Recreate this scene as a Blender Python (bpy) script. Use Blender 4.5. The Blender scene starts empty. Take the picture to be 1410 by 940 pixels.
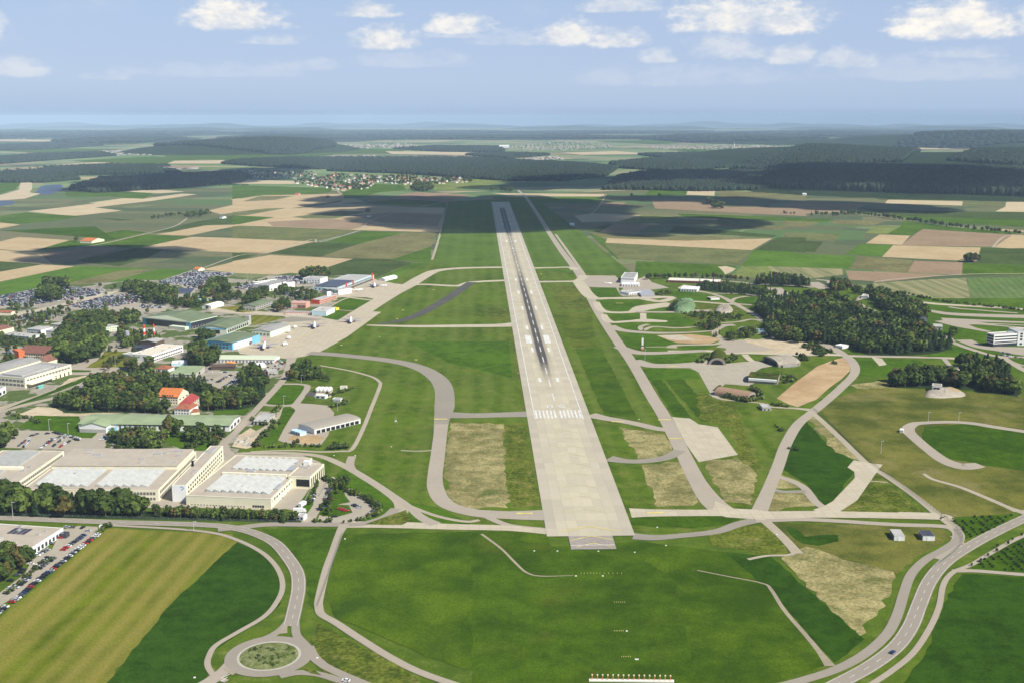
import bpy, bmesh, math, random
import numpy as np
from mathutils import Vector, Matrix
R_ = math.radians
random.seed(7); rng = np.random.default_rng(7)
scene = bpy.context.scene
COL = scene.collection

# ------------------------------------------------------------------ camera
H = 280.0; FPX = 1556.0; PITCH = R_(11.27); RE = 6.371e6; R0 = 5000.0
cam = bpy.data.cameras.new('camera'); camo = bpy.data.objects.new('camera', cam); COL.objects.link(camo)
cam.sensor_width = 36.0; cam.lens = 36.0*FPX/1410.0; cam.clip_start = 1.0; cam.clip_end = 250000.0
camo.location = (0, 0, H); camo.rotation_euler = (math.pi/2-PITCH, 0, 0)
scene.camera = camo

# ------------------------------------------------------------------ light
SUN_AZ = R_(122); SUN_EL = R_(44)
SD = Vector((math.sin(SUN_AZ)*math.cos(SUN_EL), math.cos(SUN_AZ)*math.cos(SUN_EL), math.sin(SUN_EL)))
sun = bpy.data.lights.new('sun', 'SUN'); sun.energy = 5.0; sun.angle = R_(0.5); sun.color = (1.0, 0.955, 0.87)
suno = bpy.data.objects.new('sun', sun); COL.objects.link(suno)
suno.rotation_euler = SD.to_track_quat('Z', 'Y').to_euler(); suno.location = (0, 0, 900)
scene.view_settings.view_transform = 'Standard'; scene.view_settings.look = 'None'
scene.view_settings.exposure = 0.50; scene.view_settings.gamma = 1.0
scene.view_settings.use_curve_mapping = False
HAZE_DENS = 3.7e-5

# ------------------------------------------------------------------ node helpers
def nn(nt, t, **kw):
    n = nt.nodes.new(t)
    for k, v in kw.items():
        if k in ('op',): n.operation = v
        elif k == 'ins':
            for i, x in v.items():
                if hasattr(x, 'is_linked') or hasattr(x, 'links'): nt.links.new(x, n.inputs[i])
                else: n.inputs[i].default_value = x
        else: setattr(n, k, v)
    return n
def math_(nt, op, a, b=0.0, c=None, clamp=False):
    n = nt.nodes.new('ShaderNodeMath'); n.operation = op; n.use_clamp = clamp
    for i, x in enumerate((a, b, c)):
        if x is None: continue
        if isinstance(x, (int, float)): n.inputs[i].default_value = x
        else: nt.links.new(x, n.inputs[i])
    return n.outputs[0]
def mix_(nt, f, a, b, blend='MIX'):
    n = nt.nodes.new('ShaderNodeMix'); n.data_type = 'RGBA'; n.blend_type = blend
    for s, x in ((0, f), (6, a), (7, b)):
        if isinstance(x, (int, float)): n.inputs[s].default_value = x
        elif isinstance(x, tuple): n.inputs[s].default_value = (*x[:3], 1)
        else: nt.links.new(x, n.inputs[s])
    return n.outputs[2]
def noise_(nt, vec, scale, detail=4, rough=0.55):
    n = nt.nodes.new('ShaderNodeTexNoise'); n.inputs['Scale'].default_value = scale
    n.inputs['Detail'].default_value = detail; n.inputs['Roughness'].default_value = rough
    nt.links.new(vec, n.inputs['Vector']); return n.outputs[0]
def ramp01(nt, x, a, b):
    n = nt.nodes.new('ShaderNodeMapRange'); n.interpolation_type = 'SMOOTHSTEP'
    n.inputs[1].default_value = a; n.inputs[2].default_value = b
    nt.links.new(x, n.inputs[0]); return n.outputs[0]

# ------------------------------------------------------------------ world: Nishita sky with fair-weather cumulus
world = bpy.data.worlds.new('World'); scene.world = world; world.use_nodes = True
wt = world.node_tree; wt.nodes.clear()
sky = wt.nodes.new('ShaderNodeTexSky'); sky.sky_type = 'NISHITA'; sky.sun_disc = False
sky.sun_elevation = SUN_EL; sky.sun_rotation = SUN_AZ; sky.altitude = 900; sky.air_density = 1.0
sky.dust_density = 0.0; sky.ozone_density = 3.0
def pixdir(px, py):
    u = (px-705)/FPX; v = (py-470)/FPX
    d = Vector((u, math.cos(PITCH)-v*(math.sin(PITCH)), -math.sin(PITCH)-v*math.cos(PITCH)))
    return d.normalized()
tc = wt.nodes.new('ShaderNodeTexCoord'); sep = wt.nodes.new('ShaderNodeSeparateXYZ')
wt.links.new(tc.outputs['Generated'], sep.inputs[0])
az = math_(wt, 'ARCTAN2', sep.outputs[0], sep.outputs[1]); el = math_(wt, 'ARCSINE', sep.outputs[2])
comb = wt.nodes.new('ShaderNodeCombineXYZ'); wt.links.new(az, comb.inputs[0])
el2 = math_(wt, 'MULTIPLY', el, 1.8); wt.links.new(el2, comb.inputs[1])
nA = noise_(wt, comb.outputs[0], 26, 7, 0.6); nB = noise_(wt, comb.outputs[0], 95, 5, 0.6)
nC = noise_(wt, comb.outputs[0], 9, 5, 0.6)
CL = [ # px, py, half-width, half-height (photo pixels), opacity
 (322,20,72,24,.95),(375,54,40,9,.4),(508,12,42,14,.8),(532,50,50,21,.9),(632,32,46,17,.85),(640,47,60,6,.3),
 (778,44,48,21,.8),(848,48,46,20,.8),(905,76,28,13,.45),(850,6,52,13,.5),(1010,16,82,32,.9),(1075,22,70,28,.95),(1000,62,60,22,.4),
 (1090,74,32,17,.5),(1170,80,48,16,.38),(1318,26,78,32,1.0),(1330,70,60,12,.32),(15,90,46,17,.38),(140,103,36,8,.22),
 (560,80,92,14,.2),(300,95,120,12,.15),(1260,92,150,20,.18),(930,102,170,18,.15),(700,50,60,14,.25),(420,88,60,10,.2),(-60,40,60,30,.6),(1480,10,80,40,.8)]
def fsum(a, b): return math_(wt, 'MAXIMUM', a, b)
mask = None
for (px, py, rw_, rh, op) in CL:
    d = pixdir(px, py+rh*0.55); a0 = math.atan2(d.x, d.y); e0 = math.asin(d.z)
    dx = math_(wt, 'DIVIDE', math_(wt, 'SUBTRACT', az, a0), rw_*1.08/FPX)
    ey = math_(wt, 'SUBTRACT', el, e0)
    up = math_(wt, 'DIVIDE', math_(wt, 'MAXIMUM', ey, 0.0), rh*1.45/FPX)
    dn = math_(wt, 'DIVIDE', math_(wt, 'MINIMUM', ey, 0.0), rh*0.42/FPX)
    dd = math_(wt, 'ADD', math_(wt, 'MULTIPLY', dx, dx), math_(wt, 'ADD', math_(wt, 'MULTIPLY', up, up), math_(wt, 'MULTIPLY', dn, dn)))
    dist = math_(wt, 'SUBTRACT', 1.0, math_(wt, 'SQRT', dd))
    nz = math_(wt, 'ADD', math_(wt, 'MULTIPLY', math_(wt, 'SUBTRACT', nA, 0.5), 1.55), math_(wt, 'MULTIPLY', math_(wt, 'SUBTRACT', nB, 0.5), 0.65))
    v = math_(wt, 'ADD', dist, nz)
    m = math_(wt, 'MULTIPLY', ramp01(wt, v, -0.08, 0.60), op)
    mask = m if mask is None else fsum(mask, m)
# thin veils
veil = math_(wt, 'MULTIPLY', ramp01(wt, nC, 0.52, 0.78), 0.18)
mask = fsum(mask, math_(wt, 'MULTIPLY', veil, ramp01(wt, el, 0.03, 0.07)))
shade = ramp01(wt, math_(wt, 'ADD', nA, math_(wt, 'MULTIPLY', nB, 0.5)), 0.55, 0.95)
hz_ = math_(wt, 'SUBTRACT', 1.0, ramp01(wt, el, 0.04, 0.32)); low_ = math_(wt, 'SUBTRACT', 1.0, ramp01(wt, el, -0.002, 0.035))
skyrgb = mix_(wt, math_(wt, 'MULTIPLY', hz_, 0.85), sky.outputs[0], (4.5, 5.65, 8.0))
skyrgb = mix_(wt, low_, skyrgb, (4.1, 5.4, 7.35))
cloudc = mix_(wt, shade, (6.4, 7.0, 8.0), (10.2, 9.7, 8.9))
out = mix_(wt, mask, skyrgb, cloudc)
bg = wt.nodes.new('ShaderNodeBackground'); bg.inputs[1].default_value = 0.072; wt.links.new(out, bg.inputs[0])
wo = wt.nodes.new('ShaderNodeOutputWorld'); wt.links.new(bg.outputs[0], wo.inputs[0])

# ------------------------------------------------------------------ geometry of the place
def zc(r):
    return 0.0 if r <= R0 else -(r*r-R0*R0)/(2*RE)
def G(px, py, h=0.0):
    """where the line of sight through a point of the photograph meets the ground (or the level h above it)"""
    d = pixdir(px, py); hl = math.hypot(d.x, d.y); k = -d.z/hl; Hh = H-h
    r = Hh/k if k > 1e-6 else 1e9
    if r > R0:
        q = k*k-2*(Hh-R0*R0/(2*RE))/RE
        r = RE*(k-math.sqrt(q)) if q > 0 else RE*k if k > 0 else 60000.0
        r = min(r, 70000.0)
    return Vector((d.x/hl*r, d.y/hl*r, zc(r)+h))
def K(x0, y0, k):
    return lambda pts: [(x0+p[0]/k, y0+p[1]/k) + tuple(p[2:]) for p in pts]
def PXM(px, py):
    """photo pixels per metre at that ground point"""
    g = G(px, py); return FPX/(g.y*math.cos(PITCH)+H*math.sin(PITCH))
def proj(p):
    y = p.y*math.cos(PITCH)-(p.z-H)*math.sin(PITCH); z = p.y*math.sin(PITCH)+(p.z-H)*math.cos(PITCH)
    return (705+FPX*p.x/y, 470-FPX*z/y, FPX/y)

# ------------------------------------------------------------------ materials
MATS = {}
LANDK = 0.80; PAVEK = 0.67
FARCROPS = ('maize', 'ripe_maize', 'dark_crop', 'yellow_green_crop', 'striped_crop', 'part_cut_crop', 'forest_floor')
def newmat(name):
    m = bpy.data.materials.new(name); m.use_nodes = True; nt = m.node_tree
    b = nt.nodes['Principled BSDF']; b.inputs['Roughness'].default_value = 0.85
    if 'Specular IOR Level' in b.inputs: b.inputs['Specular IOR Level'].default_value = 0.25
    MATS[name] = m; return m, nt, b
def plain(name, col, rough=0.7, var=0.12, scale=0.6, metal=0.0, spec=0.3):
    if name in MATS: return MATS[name]
    m, nt, b = newmat(name)
    tcn = nt.nodes.new('ShaderNodeTexCoord')
    n = noise_(nt, tcn.outputs['Object'], scale, 5, 0.6)
    dk = tuple(c*(1-var) for c in col); lt = tuple(min(1, c*(1+var)) for c in col)
    c = mix_(nt, ramp01(nt, n, 0.3, 0.7), dk, lt)
    nt.links.new(c, b.inputs['Base Color']); b.inputs['Roughness'].default_value = rough
    b.inputs['Metallic'].default_value = metal; b.inputs['Specular IOR Level'].default_value = spec
    return m
def land(name, a, b_, dry=None, dryamt=0.5, s1=0.012, s2=0.09, s3=0.7, stripe=None, fine=0.22, rough=0.95):
    """soil / grass / crop: two tones in large and small drifts, thin dry patches, optional mowing or drill lines"""
    if name in MATS: return MATS[name]
    m, nt, b = newmat(name); KA = LANDK; wd = 1.0 if max(a) > .24 else 1.22
    if b_[1] >= b_[0]*.99 and s1 > 0.0135-.0135 and max(b_) < .235 and name not in FARCROPS:     # grass is yellow-green: hardly any blue in it
        gk = (.70, .82, .35); a = tuple(x*k for x, k in zip(a, gk)); b_ = tuple(x*k for x, k in zip(b_, gk)); dry = tuple(x*k for x, k in zip(dry, (.85, .85, .6))) if dry else None
    a = tuple(x*KA/wd for x in a); b_ = tuple(x*KA*(1+(wd-1)*.6) for x in b_); dry = tuple(x*KA for x in dry) if dry else None
    geo = nt.nodes.new('ShaderNodeNewGeometry'); pos = geo.outputs['Position']
    n1 = noise_(nt, pos, s1, 4, 0.6); n2 = noise_(nt, pos, s2, 6, 0.7); n3 = noise_(nt, pos, s3, 3, 0.6)
    f = math_(nt, 'ADD', math_(nt, 'MULTIPLY', n1, 0.42), math_(nt, 'MULTIPLY', n2, 0.58))
    f = ramp01(nt, f, 0.38, 0.62)
    c = mix_(nt, f, a, b_)
    if stripe:
        ang, per, amt = stripe[:3]; dist = stripe[3] if len(stripe) > 3 else 2.0
        mp = nt.nodes.new('ShaderNodeMapping'); mp.inputs['Rotation'].default_value[2] = -ang
        nt.links.new(pos, mp.inputs[0])
        wv = nt.nodes.new('ShaderNodeTexWave'); wv.wave_type = 'BANDS'; wv.bands_direction = 'X'
        wv.inputs['Scale'].default_value = 0.314/per*1.0; wv.inputs['Distortion'].default_value = dist
        wv.inputs['Detail'].default_value = 3; wv.inputs['Detail Scale'].default_value = 0.6
        nt.links.new(mp.outputs[0], wv.inputs[0])
        # broader irregular swaths along the same direction
        mp2 = nt.nodes.new('ShaderNodeMapping'); mp2.inputs['Rotation'].default_value[2] = -ang
        mp2.inputs['Scale'].default_value = (1.0/per, 0.03/per, 1); nt.links.new(pos, mp2.inputs[0])
        mpn = noise_(nt, mp2.outputs[0], 0.55, 3, 0.6)
        sw = math_(nt, 'ADD', math_(nt, 'MULTIPLY', wv.outputs[1], 0.45), math_(nt, 'MULTIPLY', ramp01(nt, mpn, 0.3, 0.7), 0.55))
        lt = tuple(x*KA for x in stripe[4]) if len(stripe) > 4 else tuple(min(1, x*1.55) for x in b_)
        c = mix_(nt, math_(nt, 'MULTIPLY', sw, amt), c, lt)
    if dry:
        n4 = noise_(nt, pos, s2*0.55, 6, 0.68)
        c = mix_(nt, math_(nt, 'MULTIPLY', ramp01(nt, n4, 0.52, 0.68), dryamt), c, dry)
    g = mix_(nt, ramp01(nt, n3, 0.3, 0.7), tuple([1-fine]*3), tuple([1+fine]*3))
    c = mix_(nt, 1.0, c, g, 'MULTIPLY')
    nt.links.new(c, b.inputs['Base Color']); b.inputs['Roughness'].default_value = rough
    b.inputs['Specular IOR Level'].default_value = 0.0
    return m
def paved(name, col, var=0.1, slab=None, rough=0.85, stain=(0.25, 0.22, 0.18), stainamt=0.25, axis=0.0):
    """concrete or asphalt: mottled, with darker worn patches and optional slab joints"""
    if name in MATS: return MATS[name]
    m, nt, b = newmat(name); col = tuple(x*PAVEK for x in col); stain = tuple(x*PAVEK for x in stain)
    geo = nt.nodes.new('ShaderNodeNewGeometry'); pos = geo.outputs['Position']
    n1 = noise_(nt, pos, 0.03, 5, 0.6); n2 = noise_(nt, pos, 0.35, 5, 0.65)
    f = ramp01(nt, math_(nt, 'ADD', math_(nt, 'MULTIPLY', n1, .5), math_(nt, 'MULTIPLY', n2, .5)), .35, .65)
    c = mix_(nt, f, tuple(x*(1-var) for x in col), tuple(min(1, x*(1+var)) for x in col))
    n4 = noise_(nt, pos, 0.06, 7, 0.7)
    c = mix_(nt, math_(nt, 'MULTIPLY', ramp01(nt, n4, .54, .7), stainamt), c, stain)
    if slab:
        mp = nt.nodes.new('ShaderNodeMapping'); mp.inputs['Rotation'].default_value[2] = axis; nt.links.new(pos, mp.inputs[0])
        br = nt.nodes.new('ShaderNodeTexBrick'); br.offset = 0.0
        br.inputs['Color1'].default_value = (.94, .94, .94, 1); br.inputs['Color2'].default_value = (1.05, 1.05, 1.05, 1)
        br.inputs['Mortar'].default_value = (.72, .72, .7, 1); br.inputs['Scale'].default_value = 1.0
        br.inputs['Mortar Size'].default_value = 0.12; br.inputs['Brick Width'].default_value = slab; br.inputs['Row Height'].default_value = slab
        nt.links.new(mp.outputs[0], br.inputs[0])
        c = mix_(nt, 1.0, c, br.outputs[0], 'MULTIPLY')
    nt.links.new(c, b.inputs['Base Color']); b.inputs['Roughness'].default_value = rough
    b.inputs['Specular IOR Level'].default_value = 0.2
    return m
RWAX = None

# ------------------------------------------------------------------ object helpers
def tag(o, label=None, cat=None, group=None, kind=None):
    if label: o['label'] = label
    if cat: o['category'] = cat
    if group: o['group'] = group
    if kind: o['kind'] = kind
    return o
def mkobj(name, me, parent=None, loc=None, rz=None):
    o = bpy.data.objects.new(name, me); COL.objects.link(o)
    if parent is not None: o.parent = parent
    if loc is not None: o.location = loc
    if rz is not None: o.rotation_euler = (0, 0, rz)
    return o
class MB:
    def __init__(s): s.v = []; s.f = []; s.m = []
    def quad(s, pts, m=0):
        i = len(s.v); s.v += [tuple(p) for p in pts]; s.f.append(tuple(range(i, i+len(pts)))); s.m.append(m)
    def box(s, x0, x1, y0, y1, z0, z1, m=0, top=None):
        i = len(s.v)
        s.v += [(x0,y0,z0),(x1,y0,z0),(x1,y1,z0),(x0,y1,z0),(x0,y0,z1),(x1,y0,z1),(x1,y1,z1),(x0,y1,z1)]
        for q in ((0,3,2,1),(0,1,5,4),(1,2,6,5),(2,3,7,6),(3,0,4,7)): s.f.append(tuple(i+a for a in q)); s.m.append(m)
        s.f.append((i+4,i+5,i+6,i+7)); s.m.append(m if top is None else top)
    def cyl(s, p0, p1, r0, r1, n=8, m=0, caps=True):
        p0 = Vector(p0); p1 = Vector(p1); ax = (p1-p0).normalized()
        t = ax.orthogonal().normalized(); u = ax.cross(t); i = len(s.v)
        for P, r in ((p0, r0), (p1, r1)):
            for k in range(n):
                a = 2*math.pi*k/n; s.v.append(tuple(P+(t*math.cos(a)+u*math.sin(a))*r))
        for k in range(n):
            s.f.append((i+k, i+(k+1) % n, i+n+(k+1) % n, i+n+k)); s.m.append(m)
        if caps:
            s.f.append(tuple(i+n+k for k in range(n))); s.m.append(m)
            s.f.append(tuple(i+n-1-k for k in range(n))); s.m.append(m)
    def loft(s, rings, m=0, closed=True, caps=True):
        i = len(s.v); n = len(rings[0])
        for r in rings: s.v += [tuple(p) for p in r]
        for a in range(len(rings)-1):
            for k in range(n if closed else n-1):
                s.f.append((i+a*n+k, i+a*n+(k+1) % n, i+(a+1)*n+(k+1) % n, i+(a+1)*n+k)); s.m.append(m)
        if caps:
            s.f.append(tuple(i+n-1-k for k in range(n))); s.m.append(m)
            s.f.append(tuple(i+(len(rings)-1)*n+k for k in range(n))); s.m.append(m)
    def mesh(s, name, mats, smooth=False):
        me = bpy.data.meshes.new(name); me.from_pydata(s.v, [], s.f)
        for m in (mats if isinstance(mats, (list, tuple)) else [mats]): me.materials.append(m)
        if any(s.m): me.polygons.foreach_set('material_index', s.m)
        if smooth: me.polygons.foreach_set('use_smooth', [True]*len(s.f))
        me.update(); return me
    def build(s, name, mats, parent=None, loc=None, rz=None, smooth=False):
        return mkobj(name, s.mesh(name, mats, smooth), parent, loc, rz)

def np_mesh(name, V, F, mats, midx=None):
    """V (n,3), F (m,k) with k = 3 or 4"""
    me = bpy.data.meshes.new(name); n = len(V); m, k = F.shape
    me.vertices.add(n); me.vertices.foreach_set('co', V.astype(np.float32).ravel())
    me.loops.add(m*k); me.loops.foreach_set('vertex_index', F.astype(np.int32).ravel())
    me.polygons.add(m); me.polygons.foreach_set('loop_start', np.arange(0, m*k, k, dtype=np.int32))
    for mt in (mats if isinstance(mats, (list, tuple)) else [mats]): me.materials.append(mt)
    if midx is not None: me.polygons.foreach_set('material_index', midx.astype(np.int32))
    me.update(calc_edges=True); return me
def tile(TV, TF, pos, sc, rot):
    """copies of a template mesh at pos (n,3) with scale (n,3) and z-rotation"""
    c, s = np.cos(rot)[:, None], np.sin(rot)[:, None]
    P = TV[None]*sc[:, None, :]
    X = P[..., 0]*c-P[..., 1]*s; Y = P[..., 0]*s+P[..., 1]*c
    V = np.stack([X, Y, P[..., 2]], -1)+pos[:, None, :]
    F = TF[None]+(np.arange(len(pos))*len(TV))[:, None, None]
    return V.reshape(-1, 3), F.reshape(-1, TF.shape[1])

# ------------------------------------------------------------------ flat surfaces lying on the ground
LEVN = {}
def nextlev(lev):
    """every sheet lies a millimetre or so above the one laid before it on the same level"""
    k = round(lev, 2); LEVN[k] = LEVN.get(k, 0)+1; return lev+LEVN[k]*0.018
def lay(p, lev):
    r = math.hypot(p.x, p.y)
    off = 0.02+0.06*lev
    if r > 4300: off += (r-4300)*0.00018*(1+lev*0.6)
    return Vector((p.x, p.y, zc(r)+off))
def sheet(name, pts, mat, lev, world=False, smooth=False):
    lev = nextlev(lev)
    P = [Vector((p[0], p[1], 0)) for p in pts] if world else [G(*p[:2]) for p in pts]
    if smooth:
        Q = []; n = len(P)
        for i in range(n):
            a, b, c, d = P[i-1], P[i], P[(i+1) % n], P[(i+2) % n]
            for t in (0, .25, .5, .75):
                Q.append(0.5*((2*b)+(c-a)*t+(2*a-5*b+4*c-d)*t*t+(3*b-a-3*c+d)*t**3))
        P = Q
    if name in ('grass', 'sandy_patch') and lev < 4.6 and len(P) > 2:      # turf never ends in a ruler-straight line
        amp = 2.6 if mat.name in ('dry_standing_grass', 'weedy_grass', 'patchy_grass') else 1.1; rr = random.Random(len(P)*7+int(P[0].x)); Q = []
        for i in range(len(P)):
            a, b = P[i], P[(i+1) % len(P)]; L = (b-a).length; n = max(1, min(60, int(L/7))); nr = Vector((-(b-a).y, (b-a).x, 0))/max(L, .01)
            for k in range(n): Q.append(a+(b-a)*(k/n)+(nr*rr.uniform(-amp, amp) if k else Vector()))
        P = Q
    P = [lay(p, lev) for p in P]
    bm = bmesh.new(); vs = [bm.verts.new(p) for p in P]
    try:
        f = bm.faces.new(vs); bmesh.ops.triangulate(bm, faces=[f])
    except Exception: pass
    for f in bm.faces:
        if f.normal.z < 0: f.normal_flip()
    me = bpy.data.meshes.new(name); bm.to_mesh(me); bm.free(); me.materials.append(mat)
    o = mkobj(name, me); o['kind'] = 'structure'; return o
def smoothline(P, W, sub=5):
    Q = []; WW = []; n = len(P)
    for i in range(n-1):
        a = P[max(i-1, 0)]; b = P[i]; c = P[i+1]; d = P[min(i+2, n-1)]
        for t in np.linspace(0, 1, sub, endpoint=False):
            t = float(t)
            Q.append(0.5*((2*b)+(c-a)*t+(2*a-5*b+4*c-d)*t*t+(3*b-a-3*c+d)*t**3)); WW.append(W[i]+(W[i+1]-W[i])*t)
    Q.append(P[-1]); WW.append(W[-1]); return Q, WW
def strip_mb(mb, P, W, lev, off=0.0, m=0):
    L = []
    for i, p in enumerate(P):
        t = (P[min(i+1, len(P)-1)]-P[max(i-1, 0)]); t.z = 0
        t = t.normalized() if t.length > 0 else Vector((0, 1, 0)); nrm = Vector((-t.y, t.x, 0))
        L.append((lay(p+nrm*(off-W[i]/2), lev), lay(p+nrm*(off+W[i]/2), lev)))
    for a, b in zip(L, L[1:]): mb.quad((a[0], b[0], b[1], a[1]), m)
def road(name, pts, w, mat, lev=4, sub=5, edge=None, dash=None, world=False, kerb=None):
    """a road along a line; w = width in metres (or one per point); edge / dash = white line settings"""
    lev = nextlev(lev)
    P = [Vector((p[0], p[1], 0)) for p in pts] if world else [G(*p[:2]) for p in pts]
    for p in P: p.z = 0
    W = list(w) if isinstance(w, (list, tuple)) else [w]*len(P)
    Q, WW = smoothline(P, W, sub)
    if kerb:
        mb = MB(); strip_mb(mb, Q, [x+kerb for x in WW], lev-0.5)
        k = mb.build(name+'_verge', MATS['gravel']); k['kind'] = 'structure'
    mb = MB(); strip_mb(mb, Q, WW, lev)
    o = mb.build(name, mat); o['kind'] = 'structure'
    if edge:
        mb = MB()
        for s in (-1, 1):
            for i in range(len(Q)-1):
                strip_mb(mb, Q[i:i+2], [edge]*2, lev+0.6, off=s*(WW[i]/2-edge*1.6))
        e = mb.build('edge_line', MATS['road_paint']); e['kind'] = 'structure'
    if dash:
        mb = MB(); d = 0; on = True
        ln, gap, wd = dash; seg = []
        for a, b in zip(Q, Q[1:]):
            L = (b-a).length; t = 0
            while t < L:
                st = min(L-t, (ln if on else gap)-d)
                if on: strip_mb(mb, [a+(b-a)*(t/L), a+(b-a)*((t+st)/L)], [wd]*2, lev+0.6)
                t += st; d += st
                if d >= (ln if on else gap)-1e-6: d = 0; on = not on
        if mb.f:
            e = mb.build('centre_line', MATS['road_paint']); e['kind'] = 'structure'
    return o

# ================================================================== THE LAND
AX_A = G(752.7, 738).lerp(G(875, 738), .5); AX_B = G(677, 278.5).lerp(G(701, 278.5), .5)
AX_A.z = AX_B.z = 0; AXU = (AX_B-AX_A).normalized(); AXV = Vector((AXU.y, -AXU.x, 0))
RW_ANG = math.atan2(AXU.y, AXU.x)-math.pi/2
def RW(u, v): p = AX_A+AXU*u+AXV*v; return (p.x, p.y)
def UV(px, py):
    p = G(px, py); p.z = 0; d = p-AX_A; return d.dot(AXU), d.dot(AXV)

# ground sheet: one sheet to beyond the horizon; meadow near, a patchwork of fields and woods far out
def ground_material():
    m, nt, b = newmat('ground')
    geo = nt.nodes.new('ShaderNodeNewGeometry'); pos = geo.outputs['Position']
    mp = nt.nodes.new('ShaderNodeMapping'); mp.inputs['Rotation'].default_value[2] = 0.35
    mp.inputs['Scale'].default_value = (1/520, 1/300, 0); nt.links.new(pos, mp.inputs[0])
    vo = nt.nodes.new('ShaderNodeTexVoronoi'); vo.distance = 'MANHATTAN'; vo.inputs['Scale'].default_value = 1.0
    vo.inputs['Randomness'].default_value = 0.85; nt.links.new(mp.outputs[0], vo.inputs[0])
    sp = nt.nodes.new('ShaderNodeSeparateColor'); nt.links.new(vo.outputs['Color'], sp.inputs[0])
    cr = nt.nodes.new('ShaderNodeValToRGB'); cr.color_ramp.interpolation = 'CONSTANT'
    E = cr.color_ramp.elements; E[0].color = (.13, .19, .075, 1); E[1].position = .22; E[1].color = (.18, .23, .10, 1)
    for p_, c_ in ((.42, (.21, .22, .12, 1)), (.6, (.10, .16, .065, 1)), (.74, (.36, .29, .17, 1)), (.84, (.13, .19, .06, 1)), (.93, (.27, .2, .13, 1))):
        e = E.new(p_); e.color = c_
    nt.links.new(sp.outputs[0], cr.inputs[0])
    nf = noise_(nt, pos, 0.0011, 4, 0.6)
    far = mix_(nt, ramp01(nt, nf, .56, .63), cr.outputs[0], (.05, .085, .045))
    n1 = noise_(nt, pos, .01, 5, .6); n2 = noise_(nt, pos, .08, 5, .65); n3 = noise_(nt, pos, .8, 3, .6)
    near = mix_(nt, ramp01(nt, math_(nt, 'ADD', math_(nt, 'MULTIPLY', n1, .55), math_(nt, 'MULTIPLY', n2, .45)), .36, .64), (.05, .09, .006), (.09, .135, .010))
    near = mix_(nt, math_(nt, 'MULTIPLY', ramp01(nt, n2, .56, .72), .3), near, (.24, .22, .09))
    near = mix_(nt, 1.0, near, mix_(nt, ramp01(nt, n3, .3, .7), (.82, .82, .82), (1.18, 1.18, 1.18)), 'MULTIPLY')
    ln = nt.nodes.new('ShaderNodeVectorMath'); ln.operation = 'LENGTH'; nt.links.new(pos, ln.inputs[0])
    c = mix_(nt, ramp01(nt, ln.outputs['Value'], 3600, 3900), near, far)
    nt.links.new(c, b.inputs['Base Color']); b.inputs['Roughness'].default_value = 1.0; b.inputs['Specular IOR Level'].default_value = .05
    return m
rs = [0.5]+list(np.arange(250, 5001, 250))+list(5000*np.exp(np.linspace(0, math.log(17.6), 70))[1:])
NA = 360; V = []; F = []
for r in rs:
    for k in range(NA):
        a = 2*math.pi*k/NA; V.append((r*math.cos(a), r*math.sin(a), zc(r)))
for i in range(len(rs)-1):
    for k in range(NA): F.append((i*NA+k, (i+1)*NA+k, (i+1)*NA+(k+1) % NA, i*NA+(k+1) % NA))
gme = np_mesh('ground', np.array(V), np.array(F), ground_material())
gr = mkobj('ground', gme); gr['kind'] = 'structure'

# ---- crop and grass materials (real-world base colours)
tan1 = land('stubble', (.44, .325, .175), (.53, .41, .24), stripe=(1.75, 9, .25, 1.0, (.60, .48, .30)), fine=.1)
tan2 = land('pale_stubble', (.50, .40, .25), (.60, .49, .31), stripe=(1.75, 14, .2, 1.0, (.66, .55, .37)), fine=.1)
brown = land('harrowed_soil', (.27, .19, .115), (.35, .25, .16), stripe=(1.75, 12, .2, 1.0, (.4, .3, .2)), fine=.1)
olive = land('maize', (.115, .14, .045), (.17, .18, .065), stripe=(1.75, 16, .2, 2, (.21, .21, .09)), fine=.15)
oliveb = land('ripe_maize', (.16, .15, .06), (.20, .19, .08), fine=.15)
grn = land('meadow', (.085, .145, .024), (.125, .19, .036), fine=.15)
grnb = land('fresh_meadow', (.10, .185, .024), (.14, .22, .036), stripe=(1.7, 12, .25, 1.5, (.16, .27, .07)), fine=.12)
grnd = land('dark_crop', (.055, .085, .022), (.078, .112, .028), fine=.15)
grny = land('yellow_green_crop', (.16, .21, .05), (.22, .25, .075), fine=.15)
strp = land('striped_crop', (.085, .13, .04), (.11, .16, .05), stripe=(RW_ANG+.12, 7, .95, .8, (.42, .36, .2)), fine=.12)
strp2 = land('part_cut_crop', (.075, .15, .035), (.1, .18, .045), stripe=(RW_ANG-.3, 11, .5, 1.2, (.26, .28, .12)), fine=.12)
airg = land('airfield_grass', (.078, .132, .012), (.125, .18, .02), dry=(.25, .23, .09), dryamt=.5, stripe=(RW_ANG, 21, .5, 3.0, (.175, .215, .045)), fine=.2)
airgf = land('far_airfield_grass', (.09, .15, .022), (.13, .19, .03), stripe=(RW_ANG, 30, .35, .8, (.17, .24, .06)), fine=.15)
lush = land('lush_grass', (.055, .108, .010), (.085, .142, .015), fine=.2)
lushd = land('deep_green_grass', (.036, .082, .012), (.052, .105, .015), fine=.18)
weedg = land('patchy_grass', (.10, .14, .02), (.15, .17, .035), dry=(.24, .22, .09), dryamt=.5, s2=.05, fine=.2)
medk = land('meadow_dark', (.060, .110, .010), (.098, .150, .016), dry=(.14, .155, .03), dryamt=.35, s1=.006, s2=.04, fine=.2)  # meadow turf of a darker green
med2 = land('meadow_mixed', (.060, .112, .010), (.115, .165, .018), dry=(.045, .09, .012), dryamt=.5, s1=.006, s2=.03, fine=.2)
lawn = land('lawn', (.075, .14, .014), (.105, .175, .022), fine=.2)
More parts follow.
